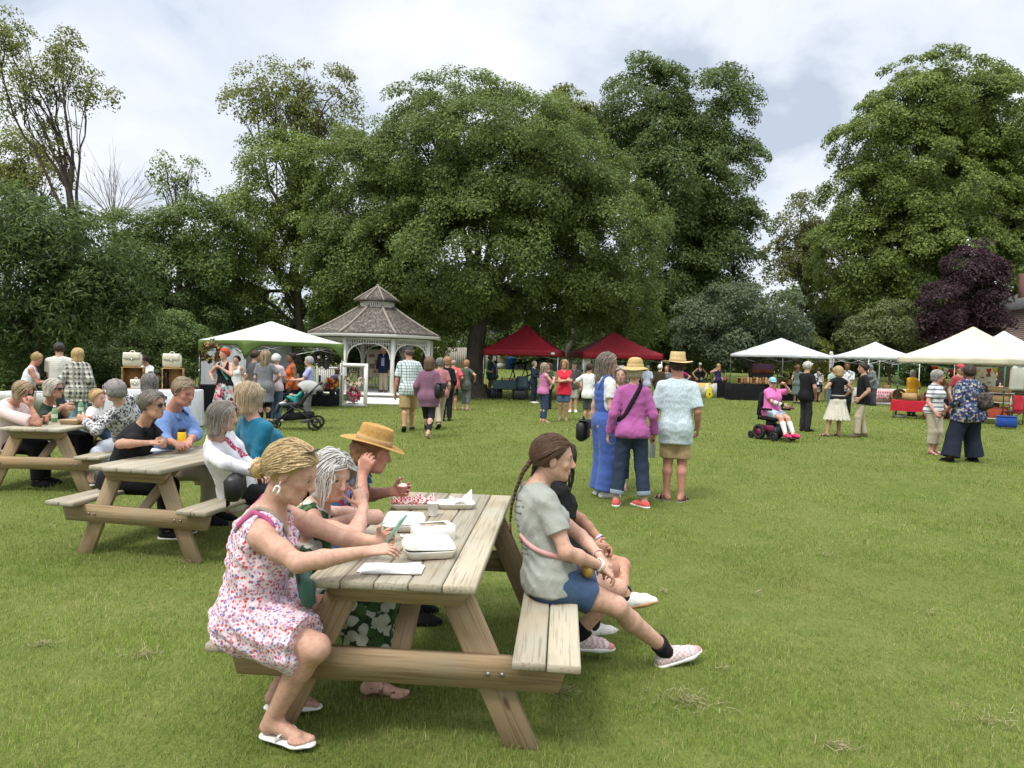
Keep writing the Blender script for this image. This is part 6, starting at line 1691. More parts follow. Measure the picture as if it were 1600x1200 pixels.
def a_extra(c):
    earrings(c)
    s, Fc = c['s'], c['Fc']; m = MB()
    up_ = c['hl'](0, .045, .105); F = c['Fh']
    for sd in (1, -1):
        a = np.linspace(0, 6.283, 15); m.tube([up_ + F @ V3(sd * .030 + .024 * math.cos(t), .016 * math.sin(t) - .01, .010 * math.sin(t) + .012) for t in a], .003, 6, cap=False)
        m.add([up_ + F @ V3(sd * .030 + .023 * math.cos(t), .015 * math.sin(t) - .01, .009 * math.sin(t) + .012) for t in a[:-1]], [list(range(14))])
        m.tube([up_ + F @ V3(sd * .054, -.01, .012), up_ + F @ V3(sd * .08, -.07, -.03)], .002, 5)
    m.build('sunglasses', M((.012, .010, .010), .15, .1, spec=.7), c['root'], True)
    q = lambda x, y, z: c['C'] + Fc @ (V3(x, y, z) * s)
    strap(c, 'bag_strap', C_((.34, .27, .22)), [q(.095, -.10, .08), q(.09, -.03, .205), q(.075, .055, .185), q(.03, .150, .05), q(-.06, .160, -.10), q(-.13, .10, -.24)], .018)
    for sd in (1, -1):   # berry coloured under-straps
        strap(c, 'inner_strap', C_((.42, .08, .20)), [q(sd * .098, -.09, .10), q(sd * .108, -.03, .19), q(sd * .10, .05, .165), q(sd * .085, .115, .06)], .02)
A = person('woman in a pink and blue floral dress with a blonde bun, leaning over a phone', px(416, 950, 3.06), -84, H=1.70, w=1.05, skin=(.51, .305, .225), vox=.0052,
    pel=('w', px(416, 0, 3.06) * V3(1, 1, 0) + V3(0, 0, .565)), neck=W(427, 792, 3.0), slouch=.035, headpos=W(458, 738, 2.97), head=(-6, 24),
    re=W(466, 880, 2.80), rh=W(572, 862, 2.93), le=W(536, 842, 3.22), lh=W(588, 846, 3.16), rd=wd(.9, .25, .10), ld=wd(.75, -.2, .35), rn=wd(-.1, .3, -.9), ln=wd(.2, -.9, .3), rcurl=.28, lcurl=.95,
    rk=W(494, 1012, 2.86), ra=W(428, 1120, 2.99), lk=W(500, 950, 3.16), la=W(436, 1075, 3.25), rtoe=24, ltoe=0,
    top=dict(mat=DRESS, sleeve=0, neck='tank', hem=-.10, name='dress_bodice', loose=.012), skirt=dict(mat=DRESS, sit=.80, flare=.05, name='dress_skirt', loose=.012), wr=.006,
    shoes=dict(mat=WHITE, kind='flipflop', strap=M((.75, .73, .68), .4, .05)), hair=dict(style='bun', col=(.40, .275, .13), col2=(.56, .43, .25), wave=.0065, bun=.042, tie=(0, -.118, -.045), vol=1.3, n=900), extra=a_extra)
def phone():
    c = A; p = c['world'](c['hand'][-1]) + V3(.030, -.01, .035); root = empty('phone', p, 0, 'smartphone in a pale green case held over the picnic table', 'phone')
    Mx = rotz(R_(-98)) @ rotx(R_(-34)) @ roty(R_(10))
    MB().box((0, 0, 0), (.070, .010, .142), Mx, .004).build('case', M((.22, .42, .33), .5, .08), root)
    MB().box(Mx @ V3(0, -.0057, 0), (.062, .001, .132), Mx).build('screen', M((.01, .01, .012), .08, .1, spec=.8), root)
phone()
def bag_green():
    p = px(478, 918, 2.95); root = empty('handbag', p, R_(-70), 'small dark green crossbody bag at the side of the floral dress', 'handbag')
    MB().box((0, 0, 0), (.20, .06, .13), rotx(.15), .022).build('body', M((.03, .085, .065), .55, .1), root, True)
    MB().box((0, -.034, .02), (.17, .006, .07), rotx(.15), .003).build('flap', M((.03, .085, .065), .55, .1), root)
bag_green()
GREENF = C_((.035, .075, .035), 'mottle', ((.50, .52, .46), (.05, .11, .04), (.03, .06, .03), (.55, .56, .5), (.08, .15, .06)), 1.6)
B = sit_person('grey-haired woman in a green and white sundress, hand raised to her shoulder', T1, -1, -.42, -82, H=1.62, w=1.08, skin=(.53, .32, .245),
    neck=W(500, 790, 3.50), headpos=W(520, 742, 3.42), head=(-48, 16), hroll=-8, slouch=.02,
    re=W(556, 836, 3.28), rh=W(568, 792, 3.42), rd=wd(-.35, .2, .9), rn=wd(-.6, .5, -.3), le=W(588, 808, 3.62), lh=W(524, 815, 3.42), ld=wd(-.9, -.2, 0), ln=wd(0, -.4, -.9), rcurl=.4, lcurl=.3, reach=.42,
    top=dict(mat=GREENF, sleeve=0, neck='tank', hem=-.1, name='dress_bodice'), skirt=dict(mat=GREENF, sit=1.62, flare=.07, name='dress_skirt'), shoes=dict(mat=M((.16, .09, .05), .6), kind='sandal'),
    hair=dict(style='bob', col=(.47, .455, .43), col2=(.60, .585, .555), L=.12, wave=.004, n=700), glasses=dict(up=1.0))
SHIRTC = C_((.03, .10, .22), 'mottle', ((.30, .03, .05), (.02, .02, .03), (.04, .20, .34), (.06, .04, .16), (.02, .10, .24)), 2.6)
Cc = sit_person('person in a woven tan hat and multicoloured shirt, cheek on hand, with ice cream', T1, -1, .50, -78, H=1.70, w=1.05, skin='red', sex='m',
    neck=W(552, 735, 4.36), headpos=W(584, 706, 4.28), head=(-4, 12), slouch=.03, re=W(563, 790, 4.02), rh=W(566, 742, 4.10), rd=wd(.35, -.1, .92), rn=wd(.2, .9, .1), rcurl=.75, le=W(566, 775, 4.45), lh=W(612, 768, 4.30), ld=wd(.9, -.1, .15), ln=wd(.1, -.8, .3), lcurl=.6,
    top=dict(mat=SHIRTC, sleeve=.75, neck='collar', hem=-.12), bottom=dict(mat=DDEN), shoes=dict(mat=BLK),
    hair=dict(style='curly', col=(.22, .10, .045), col2=(.36, .20, .10), L=.07, vol=.9, wave=.010), hat=dict(kind='straw', col=(.50, .29, .09), band=(.42, .27, .12), brim=.078, crown=.10, top='flat', tilt=-4, droop=.006))
def icecream():
    p = px(629, 764, 4.26); root = empty('ice_cream_cup', p, 0, 'small ice cream cup with a spoon held above the checkered tray', 'cup')
    MB().lathe([(.001, -.028), (.026, -.028), (.036, .022), (.038, .022), (.034, .014), (.001, .012)], n=18).build('cup_wall', M((.62, .28, .26), .6, .2, 40), root, True); MB().ball((0, 0, .016), (.032, .032, .02), 12).build('ice_cream', M((.75, .66, .55), .6), root, True); MB().bar((0, 0, .02), (-.02, 0, .075), .010, .003).build('spoon', WHITE, root)
icecream()
PINKCK = C_((.58, .34, .36), 'checker', ((.62, .60, .58), ), 1.2)
def shoe_toe(c):
    for sd in (1, -1):
        A_, F = c['An'][sd], c['Ff'][sd]; q = lambda a, b, z: A_ + F @ (V3(a, b, z) * c['s'])
        V, Q = grow([pc(q(0, .12, -.064), q(-sd * .008, .174, -.069), .044 * c['s'], .034 * c['s'], .02, F[:, 2], .72, [(q(0, 0, -.080), -F[:, 2]), (q(0, .105, 0), -F[:, 1])])], .005); mk('toe_cap', V, Q, C_((.52, .24, .24)), c['root'], True)
def d_extra(c):
    shoe_toe(c); ring_on(c, 'bracelet', 1, .93, .031, .003, M((.72, .66, .60), .6), 3); ring_on(c, 'bracelet', -1, .93, .030, .003, M((.66, .4, .4), .6), 2)
    s, Fc = c['s'], c['Fc']; q = lambda x, y, z: c['C'] + Fc @ (V3(x, y, z) * s)
    strap(c, 'waist_strap', C_((.66, .36, .35)), [q(.03, -.165, -.05), q(.115, -.13, -.10), q(.165, -.01, -.16), q(.145, .10, -.215), q(.10, .155, -.235)], .026)
    strap(c, 'waist_strap', C_((.66, .36, .35)), [q(0, 0, 0), q(0, 0, 0)], .001) if 'bvh' not in c else None
    m = MB(); rg = np.random.default_rng(2)     # faded back print: rows of small strokes
    for i, (z, n) in enumerate(((.13, 6), (.10, 8), (.07, 7), (.03, 3), (.0, 3), (-.03, 3), (-.06, 5), (-.09, 5), (-.12, 6), (-.15, 6))):
        for j in range(n):
            x = (j - n / 2 + .5) * .021; hh = c['bvh'].ray_cast(Vector(q(x, -.6, z)), Vector(Fc[:, 1]))
            if hh[0] is not None: m.box(np.array(hh[0]), (.010 + .006 * rg.random(), .003, .004 + .012 * rg.random()), frame(np.array(hh[1]), Fc[:, 2]))
    m.build('back_print', C_((.16, .17, .16)), c['root'])
D = sit_person('young woman in a sage green tee and denim shorts with a long brown braid', T1, 1, -.10, -76, H=1.66, w=1.0, skin=(.55, .335, .25), vox=.0054, pa=.66,
    neck=W(838, 758, 3.72), headpos=W(867, 716, 3.68), head=(-14, 4), slouch=.03, re=W(884, 862, 3.50), rh=W(938, 884, 3.62), rd=wd(.75, .1, -.62), rn=wd(-.5, .1, -.8), rcurl=.45, le=W(908, 838, 3.92), lh=W(936, 868, 3.74), ld=wd(.5, -.6, -.4), ln=wd(-.1, -.3, -.9), lcurl=.5,
    rk=W(964, 948, 3.66), ra=W(1040, 1014, 3.90), lk=W(965, 920, 3.98), la=W(905, 990, 3.96), rtoe=4, ltoe=16, foot=(16, 0),
    top=dict(mat=C_((.33, .345, .31)), sleeve=.62, neck='crew', hem=-.06, loose=.013), bottom=dict(mat=C_((.045, .085, .16)), len=.27, name='denim_shorts', loose=.010), wr=.003,
    shoes=dict(mat=PINKCK, sole=WHITE, sock=BLK, sockh=.16, strap=WHITE), hair=dict(style='braid', col=(.075, .040, .024), col2=(.13, .075, .045), L=.36, tie=(0, -.105, -.02), vol=1.0, n=900, path=[W(832, 716, 3.70), W(817, 738, 3.70), W(806, 765, 3.70), W(799, 792, 3.68), W(797, 818, 3.68)]), extra=d_extra)
def waist_bag():
    p = px(914, 884, 3.64); root = empty('waist_bag', p, R_(-70), 'small pink bum bag with a gold end worn at the hip', 'waist bag')
    m = MB().ball((0, 0, 0), (.06, .032, .045), 16, roty(.35)); m.build('pouch', M((.66, .38, .38), .5, .06), root, True)
    MB().ball((.035, -.004, -.012), (.045, .031, .040), 14, roty(.5)).build('gold_end', M((.42, .27, .07), .35, .1, metal=.4), root, True)
waist_bag()
def e_extra(c): ring_on(c, 'bracelet', -1, .92, .031, .004, M((.35, .12, .42), .6), 1); ring_on(c, 'bracelet', -1, .86, .031, .003, WHITE, 2)
Ee = sit_person('young woman in a black tee with long dark curls, legs crossed, white sneakers', T1, 1, .48, -70, H=1.64, w=1.0, skin=(.47, .25, .17), pa=.68, neck=W(858, 752, 4.34), headpos=W(872, 716, 4.32), head=(-10, 8), slouch=.02,
    re=W(890, 838, 4.2), rh=W(925, 852, 4.3), le=W(908, 812, 4.52), lh=W(938, 845, 4.44), rd=wd(.8, .2, -.3), ld=wd(.6, -.4, -.5), ln=wd(0, -.6, -.7), lcurl=.5, rk=W(955, 888, 4.40), ra=W(924, 975, 4.33), lk=W(972, 884, 4.62), la=W(975, 928, 4.25), rtoe=0, ltoe=15, foot=(0, 10),
    top=dict(mat=BLK, sleeve=.6, neck='crew', hem=-.06), bottom=dict(mat=BLK, len=.26, name='shorts'), shoes=dict(mat=C_((.66, .65, .62)), sole=M((.40, .24, .10), .7), sock=BLK, sockh=.1, strap=WHITE), hair=dict(style='long', col=(.018, .012, .012), col2=(.05, .03, .025), L=.27, vol=1.1, wave=.008), extra=e_extra)
# ---- second table
G = sit_person('short-haired woman in a black polo and dark sunglasses at the second table', T2, -1, -.28, -80, H=1.62, w=1.15, skin='tan', neck=W(224, 664, 6.12), headpos=W(240, 632, 6.06), head=(-16, 2), slouch=.03, re=W(187, 694, 5.85), rh=W(230, 692, 5.95), rn=wd(0, .5, -.8), le=W(252, 690, 6.35), lh=W(256, 692, 6.1),
    top=dict(mat=BLK, sleeve=.72, neck='collar', hem=-.1, mat2=BLK), bottom=dict(mat=BLK), shoes=dict(mat=BLK, sole=WHITE), hair=dict(style='short', col=(.10, .085, .07), col2=(.30, .27, .24), vol=1.2), glasses=dict(kind='dark', col=(.01, .01, .01)))
Hh = sit_person('older man in a blue button shirt and glasses bending over a food tray', T2, -1, .38, -92, H=1.78, w=1.12, sex='m', skin='red', neck=W(270, 641, 6.75), headpos=W(288, 612, 6.65), head=(-22, 16), re=W(256, 688, 6.5), rh=W(272, 692, 6.35), le=W(306, 678, 6.8), lh=W(296, 688, 6.5), rn=wd(0, .3, -.9), ln=wd(0, .3, -.9),
    top=dict(mat=C_((.14, .23, .46)), sleeve=1.6, neck='collar', hem=-.12), bottom=dict(mat=BEI), shoes=dict(mat=BLK), hair=dict(style='short', col=(.20, .145, .09), col2=(.34, .28, .20), vol=1.0), glasses=dict())
def i_extra(c):
    s, Fc = c['s'], c['Fc']; q = lambda x, y, z: c['C'] + Fc @ (V3(x, y, z) * s)
Ii = sit_person('woman with straight grey hair and glasses in a white cardigan with pink trim', T2, 1, -.30, -86, H=1.60, w=1.08, skin='fair', neck=W(336, 682, 5.62), headpos=W(351, 650, 5.56), head=(-2, 4), slouch=.02, re=W(352, 724, 5.4), rh=W(402, 738, 5.5), le=W(375, 714, 5.85), lh=W(404, 738, 5.7), rn=wd(0, 0, -1), ln=wd(0, 0, -1),
    top=dict(mat=C_((.74, .73, .78)), sleeve=1.95, neck='v', hem=-.16, loose=.018, name='cardigan', part=lambda c, o: [strap(c, 'pink_trim', C_((.62, .16, .26)), [c['P'] + c['Fp'] @ (V3(x, y, -.145) * c['s']) for x, y in ((.0, -.19), (.12, -.15), (.185, -.03), (.16, .09), (.06, .16))], .022),
        MB().box(c['P'] + c['Fp'] @ (V3(.17, .05, .02) * c['s']), (.012, .085, .012)).build('pocket_trim', C_((.62, .16, .26)), o)]), bottom=dict(mat=BLK), shoes=dict(mat=BLK),
    hair=dict(style='bob', col=(.19, .165, .14), col2=(.36, .33, .30), L=.15, wave=.001, n=520), glasses=dict())
strap(Ii, 'pink_blouse', C_((.55, .07, .16), 'dots', ((.75, .6, .6),), .6), [Ii['C'] + Ii['Fc'] @ (V3(0, y, z) * Ii['s']) for y, z in ((.085, .19), (.125, .12), (.15, .04), (.15, -.06), (.14, -.14))], .055)
def purse():
    p = px(368, 760, 5.4); root = empty('handbag', p, R_(-80), 'black leather handbag with long straps on the lap of the white cardigan woman', 'handbag')
    MB().box((0, 0, 0), (.27, .12, .20), rotx(.1), .035).build('body', M((.013, .012, .013), .4, .2, 20, .3), root, True)
    for y in (-.065, .0): MB().tube([(-.05 + y, -.065, .07), (-.06 + y, -.075, -.05), (-.05 + y, -.07, -.17)], .009, 5).build('strap', BLK, root, True)
    MB().lathe([(.012, 0), (.016, .004), (.012, .008)], (-.07, -.07, .06), 12, rotx(1.57)).build('ring', METAL, root)
purse()
Jj = sit_person('woman seen from behind in a bright teal top with wavy blonde-grey hair', T2, 1, .32, -38, H=1.62, w=1.22, skin='fair', neck=W(396, 652, 6.3), headpos=W(391, 618, 6.3), head=(2, 8), slouch=.03, rh=W(425, 715, 6.5), lh=W(385, 715, 6.7),
    top=dict(mat=C_((.012, .145, .24)), sleeve=1.9, neck='crew', hem=-.14, loose=.018), bottom=dict(mat=BLK), shoes=dict(mat=BLK), hair=dict(style='bob', col=(.36, .26, .15), col2=(.56, .46, .33), L=.15, vol=1.15, wave=.005))
# ---- third table
K = sit_person('blonde-haired woman in a pale pink tee resting her chin on her hand', T3, -1, -.45, -80, H=1.64, w=1.2, skin='red', neck=W(20, 630, 8.3), headpos=W(38, 612, 8.2), head=(-14, 22), slouch=.03, re=W(60, 662, 8.1), rh=W(48, 635, 8.1), rd=wd(.15, 0, .9), rn=wd(-.7, .3, 0), rcurl=.8, le=W(52, 657, 8.6), lh=W(70, 657, 8.4),
    top=dict(mat=C_((.64, .50, .48)), sleeve=.8, neck='crew', hem=-.12, loose=.02), bottom=dict(mat=BLK), shoes=dict(mat=BLK), hair=dict(style='bob', col=(.28, .20, .12), col2=(.44, .35, .23), L=.10), glasses=dict(kind='dark'))
Ll = sit_person('silver-haired woman in a dark green blouse and glasses opening a green bottle', T3, -1, .45, -84, H=1.64, w=1.12, skin='tan', neck=W(77, 628, 9.0), headpos=W(86, 607, 8.9), head=(-8, 2), re=W(72, 655, 8.7), rh=W(98, 635, 8.7), rd=wd(.8, 0, -.2), le=W(100, 650, 9.2), lh=W(104, 638, 8.9),
    top=dict(mat=C_((.022, .035, .026)), sleeve=.75, neck='v', hem=-.12), bottom=dict(mat=BLK), shoes=dict(mat=BLK), hair=dict(style='bob', col=(.40, .37, .31), col2=(.62, .58, .50), L=.09, vol=1.15), glasses=dict(kind='dark'))
Mm = person('small blond child in a white tee at the far end of the third table', px(150, 660, 9.0), -95, H=1.15, sex='k', skin='fair', pel=('w', px(148, 660, 9.0) * V3(1, 1, 0) + V3(0, 0, .70)), neck=W(148, 641, 9.0), headpos=W(154, 622, 8.98), head=(-5, 0), rh=W(160, 660, 8.8), lh=W(160, 660, 9.2), ra=W(165, 715, 9), la=W(165, 712, 9.2), top=dict(mat=WHT, sleeve=.7), bottom=dict(mat=DEN), shoes=dict(mat=WHT), hair=dict(style='short', col=(.40, .27, .12), col2=(.55, .40, .20), vol=1.2))
BWP = C_((.44, .43, .44), 'mottle', ((.05, .05, .06), (.60, .59, .60), (.12, .12, .13), (.50, .49, .50)), .7)
Nn = sit_person('curly grey-haired woman in a black and white patterned blouse and striped pale trousers', T3, 1, -.05, 62, H=1.64, w=1.2, skin='fair', neck=W(186, 630, 8.3), headpos=W(178, 610, 8.25), head=(14, 8), slouch=.02, le=W(150, 672, 8.1), lh=W(132, 656, 8.3), re=W(168, 660, 8.7), rh=W(138, 652, 8.5), ld=wd(-.8, .2, .2), ra=W(152, 742, 8.4), la=W(140, 746, 8.1),
    top=dict(mat=BWP, sleeve=1.85, neck='crew', hem=-.16, loose=.02), bottom=dict(mat=C_((.46, .50, .62), 'vstripes', ((.66, .67, .72),), .6), len=.92), shoes=dict(mat=WHITE, kind='sandal'), hair=dict(style='curly', col=(.20, .185, .17), col2=(.40, .38, .36), L=.05, vol=1.05, wave=.010))
def camp_chair(label, p, rz, m1, group='folding chairs', h=.45, blue=None):
    root = empty('folding_chair', p, rz, label, 'chair', group); m = MB()
    for sx in (-1, 1):
        m.bar((sx * .24, .22, 0), (-sx * .24, -.22, h), .02, .02); m.bar((sx * .24, -.22, 0), (-sx * .24, .22, h), .02, .02); m.bar((sx * .25, -.22, 0), (sx * .25, -.22, .62), .02, .02); m.bar((sx * .25, .22, 0), (sx * .25, .26, .95), .02, .02)
    m.build('frame', DARKM, root)
    X, Y = np.meshgrid(np.linspace(-.25, .25, 7), np.linspace(-.22, .22, 6)); MB().grid(np.stack([X, Y, h - .05 * np.cos(X * 6)], -1)).build('seat', m1, root, True, solid=.008)
    X, Z = np.meshgrid(np.linspace(-.25, .25, 7), np.linspace(h + .02, .95, 6)); MB().grid(np.stack([X, .23 + .05 * np.cos(X * 6), Z], -1)).build('backrest', m1, root, True, solid=.008)
    for sx in (-1, 1): MB().box((sx * .26, 0, .62), (.06, .46, .02), None, .005).build('armrest', m1, root)
    return root
Oo = person('woman with long grey hair seen from behind between the tables', px(233, 640, 9.6), 8, H=1.62, pel=('w', px(233, 640, 9.6) * V3(1, 1, 0) + V3(0, 0, .56)), ra=(.12, .4, .09), la=(-.12, .42, .09), rh=(.12, .25, .66), lh=(-.12, .25, .66), rpole=(0, .7, 1), lpole=(0, .7, 1), top=dict(mat=C_((.16, .19, .16)), sleeve=1.8), bottom=dict(mat=DDEN), shoes=dict(mat=BLK), hair=dict(style='bob', col=(.15, .135, .12), col2=(.27, .25, .23), L=.16))
camp_chair('dark folding chair under the grey-haired woman between the tables', px(233, 640, 9.6) * V3(1, 1, 0), R_(188), C_((.03, .04, .06)))

# ---------------------------------------------------------------- standing people
def st(u, vf, vt, yaw, label, y=None, hatz=.0, **kw):
    p = gp(u, vf) if y is None else gat(u, y)
    H = float(px(u, vt, p[1])[2] - terr(p[0], p[1])) - .015 - hatz
    return person(label, (p[0], p[1]), yaw, H=H, **kw)
ARM = dict(down={}, hip=dict(rh=(.27, .10, .98), re=(1, -.6, 0), lh=(-.27, .10, .98), le=(-1, -.6, 0)), fold=dict(rh=(-.12, .22, 1.12), lh=(.12, .25, 1.08), re=(1, .1, -.6), le=(-1, .1, -.6)),
           front=dict(rh=(.10, .32, 1.02), lh=(-.10, .32, 1.02), re=(.6, -.5, -.8), le=(-.6, -.5, -.8)), walk=dict(rh=(.22, .16, .86), lh=(-.22, -.14, .86)), chest=dict(rh=(.06, .22, 1.22), re=(.7, .1, -.8), lh=(-.06, .22, 1.2), le=(-.7, .1, -.8)))
WALK = dict(ra=(.07, .26, .085), la=(-.07, -.24, .13), foot=(8, -28))
WALK2 = dict(ra=(.07, -.22, .13), la=(-.07, .24, .085), foot=(-28, 8))
T_, Bt, Sh, Hr = (lambda m, sl=.6, nk='crew', hem=-.10, **k: dict(mat=m, sleeve=sl, neck=nk, hem=hem, **k)), (lambda m, ln=1.0, **k: dict(mat=m, len=ln, **k)), (lambda m, **k: dict(mat=m, **k)), (lambda st_, c1, c2=None, L=.1, **k: dict(style=st_, col=c1, col2=c2, L=L, **k))
BLOND, DKB, BRN, GREYH, BLKH, WHTH, AUB = (.38, .26, .11), (.05, .03, .02), (.13, .07, .035), (.27, .26, .25), (.012, .010, .010), (.60, .59, .56), (.30, .15, .07)
# group in front, talking
p1 = st(940, 776, 551, -72, 'woman in royal blue overalls and white tee with long wavy grey-brown hair', w=1.0, lh=(-.20, -.05, .86), rh=(.18, .20, .98), head=(-30, 4), top=T_(WHT, .62, hem=.10), bottom=Bt(C_((.055, .11, .36)), 1.0, rk=.085, ra=.092, rise=.22, loose=.026, name='overalls'), shoes=Sh(WHT), hair=Hr('long', (.15, .115, .085), (.34, .30, .26), .22, wave=.009, vol=1.0))
q = lambda c, x, y, z: c['C'] + c['Fc'] @ (V3(x, y, z) * c['s'])
cloth_top(p1, C_((.055, .11, .36)), sleeve=0, neck='tank', hem=.06, loose=.020, name='overall_bib', side=.105)
for sd in (1, -1): strap(p1, 'overall_strap', C_((.055, .11, .36)), [q(p1, sd * .06, -.13, .06), q(p1, sd * .085, -.115, .12), q(p1, sd * .10, -.03, .235), q(p1, sd * .09, .09, .16), q(p1, sd * .08, .155, .02)], .035)
p2 = st(984, 791, 558, -4, 'woman in a magenta zip jacket, rolled jeans and straw hat seen from behind', hatz=.045, w=1.0, lh=(-.27, .02, .84), rh=(.27, .05, .84), head=(-22, 6), la=(-.16, .0, .085), ra=(.16, -.03, .085), rtoe=-38, ltoe=10, top=T_(C_((.38, .10, .30)), 1.95, 'high', -.06, loose=.014), bottom=Bt(DDEN, .93, rk=.074, ra=.068, cuff=C_((.22, .27, .34))), shoes=Sh(C_((.60, .10, .09)), sole=WHITE), hair=Hr('bob', (.40, .33, .22), (.6, .5, .36), .06), hat=dict(kind='straw', col=(.58, .41, .17), band=(.5, .36, .16), brim=.07, crown=.11, droop=.03, tilt=8))
strap(p2, 'bag_strap', BLK, [q(p2, .10, .10, .17), q(p2, .085, -.03, .235), q(p2, .06, -.115, .15), q(p2, -.05, -.155, -.02), q(p2, -.15, -.10, -.17), q(p2, -.185, 0, -.22)], .05)
p3 = st(1052, 783, 552, -18, 'man in a tan brimmed hat, pale blue shirt and khaki shorts holding a grey bottle', hatz=.035, sex='m', w=1.04, skin='red', lh=(-.30, .08, .83), rh=(.25, .12, .90), head=(22, 4), rtoe=22, ltoe=-60, top=T_(C_((.50, .60, .64), 'mottle', ((.42, .52, .57), (.57, .66, .70), (.47, .57, .62)), .5), .85, 'collar', -.20, loose=.022), bottom=Bt(C_((.40, .285, .155)), .44, loose=.018, name='shorts'), shoes=Sh(BLK, kind='sandal', sole=M((.3, .3, .3), .7)), hair=Hr('short', (.07, .05, .04)), hat=dict(kind='straw', col=(.66, .50, .24), band=(.40, .28, .14), brim=.080, crown=.115, top='flat', tilt=2, droop=.004))
bh = p3['world'](p3['hand'][-1])
def flask(p):
    root = empty('drink_bottle', p - V3(0, 0, .23), 0, 'grey insulated bottle hanging from the hand of the man in the tan hat', 'bottle'); MB().lathe([(.001, 0), (.034, 0), (.037, .01), (.037, .17), (.026, .20), (.026, .205)], n=18).build('flask', M((.40, .43, .45), .45, .05), root, True); MB().lathe([(.028, .20), (.029, .225), (.001, .228)], n=18).build('lid', BLK, root, True)
    a = np.linspace(0, math.pi, 9); MB().tube([(.024 * math.cos(t), 0, .225 + .03 * math.sin(t)) for t in a], .005, 6).build('handle', BLK, root, True)
flask(bh)
p4 = st(965, 762, 572, 165, 'person in dark jeans and sandals mostly hidden behind the magenta jacket', w=.9, top=T_(C_((.30, .36, .42)), 1.5), bottom=Bt(C_((.02, .03, .07)), .92), shoes=Sh(M((.4, .38, .36), .6), kind='sandal'), hair=Hr('bob', GREYH))
hb_ = p1['world'](p1['hand'][-1])
handbag('black shoulder bag hanging beside the royal blue overalls', V3(px(913, 690, p1['world'](V3(0, 0, 0))[1])[0] , hb_[1] + .05, .66), R_(70), .30, .12, .26, M((.012, .012, .013), .45, .2), group='bags carried by people')
# walkers towards the gazebo
p5 = st(637, 674, 540, 6, 'man in a dark cap, white shirt with teal check and khaki cargo shorts', sex='m', hatz=.03, skin='red', lh=(-.30, .02, .86), rh=(.24, .24, .98), re=(.8, -.5, -.4), **WALK, top=T_(C_((.66, .69, .68), 'grid', ((.10, .22, .25),), 1.15), .8, 'collar', -.14, loose=.022), bottom=Bt(C_((.33, .235, .10)), .50, rk=.085, loose=.02, name='shorts'), shoes=Sh(BLK), hair=Hr('short', (.12, .09, .07)), hat=dict(kind='cap', col=(.035, .04, .04)), head=(35, 0))
def carton(label, p, rz, size, mat=PAPER, name='takeout_box', group='takeout boxes carried'):
    root = empty(name, p, rz, label, 'box', group); MB().box((0, 0, size[2] / 2), size, None, .008).build('base', mat, root); MB().box((0, 0, size[2] + .012), (size[0] * .96, size[1] * .96, .02), None, .008).build('lid', mat, root)
carton('white takeout box carried by the man in khaki cargo shorts', p5['world'](p5['hand'][1]) + V3(-.02, .04, -.01), .2, (.26, .22, .09))
p6 = st(668, 684, 558, -8, 'curly brown-haired woman in a long plum cardigan and black leggings walking away', w=1.1, **WALK2, top=T_(C_((.19, .095, .145)), 1.9, 'crew', -.22, loose=.03), bottom=Bt(C_((.02, .021, .024)), .93, rk=.058, ra=.042), shoes=Sh(M((.5, .38, .3), .6), kind='sandal'), hair=Hr('curly', (.11, .06, .035), (.17, .10, .06), .12, vol=1.15), lh=(-.26, .05, .86))
handbag('black slouchy shoulder bag on the curly-haired woman in plum', p6['world'](V3(.24, -.02, 1.0)) - V3(0, 0, .17), R_(75), .30, .13, .30, M((.012, .012, .014), .45, .2), group='bags carried by people')
p7 = st(686, 670, 559, 20, 'grey-haired woman in a dusty pink tee and cream trousers beside the plum cardigan', w=1.05, **WALK, top=T_(C_((.46, .18, .20)), .7), bottom=Bt(BEI, .95), shoes=Sh(BLK), hair=Hr('bob', (.13, .12, .11), (.25, .24, .22), .05))
st(699, 655, 558, 10, 'person in black with reddish hair half hidden behind the dusty pink tee', y=18.5, top=T_(BLK, 1.5), bottom=Bt(BLK), shoes=Sh(BLK), hair=Hr('bob', AUB, L=.06))
st(707, 641, 562, 14, 'bald man in a salmon tee with a white back print and navy shorts', sex='m', w=1.15, skin='red', top=T_(C_((.66, .12, .13)), .75, hem=-.14, loose=.025), bottom=Bt(NAVY, .42, loose=.02, name='shorts'), shoes=Sh(M((.5, .4, .3)), kind='sandal'), hair=Hr('balding', (.3, .25, .2)), rh=(.26, .12, .92), extra=lambda c: MB().box(q(c, .02, -.165, .07), (.10, .012, .10), c['Fc'], .004).build('back_print', C_((.68, .55, .55)), c['root']))
st(727, 641, 562, -30, 'woman with auburn hair in a grey-green tunic and grey cropped trousers', w=1.0, **ARM['hip'], top=T_(C_((.085, .10, .085)), .65, hem=-.2), bottom=Bt(C_((.12, .13, .13)), .82), shoes=Sh(M((.5, .4, .3)), kind='sandal'), hair=Hr('bob', AUB, L=.06))
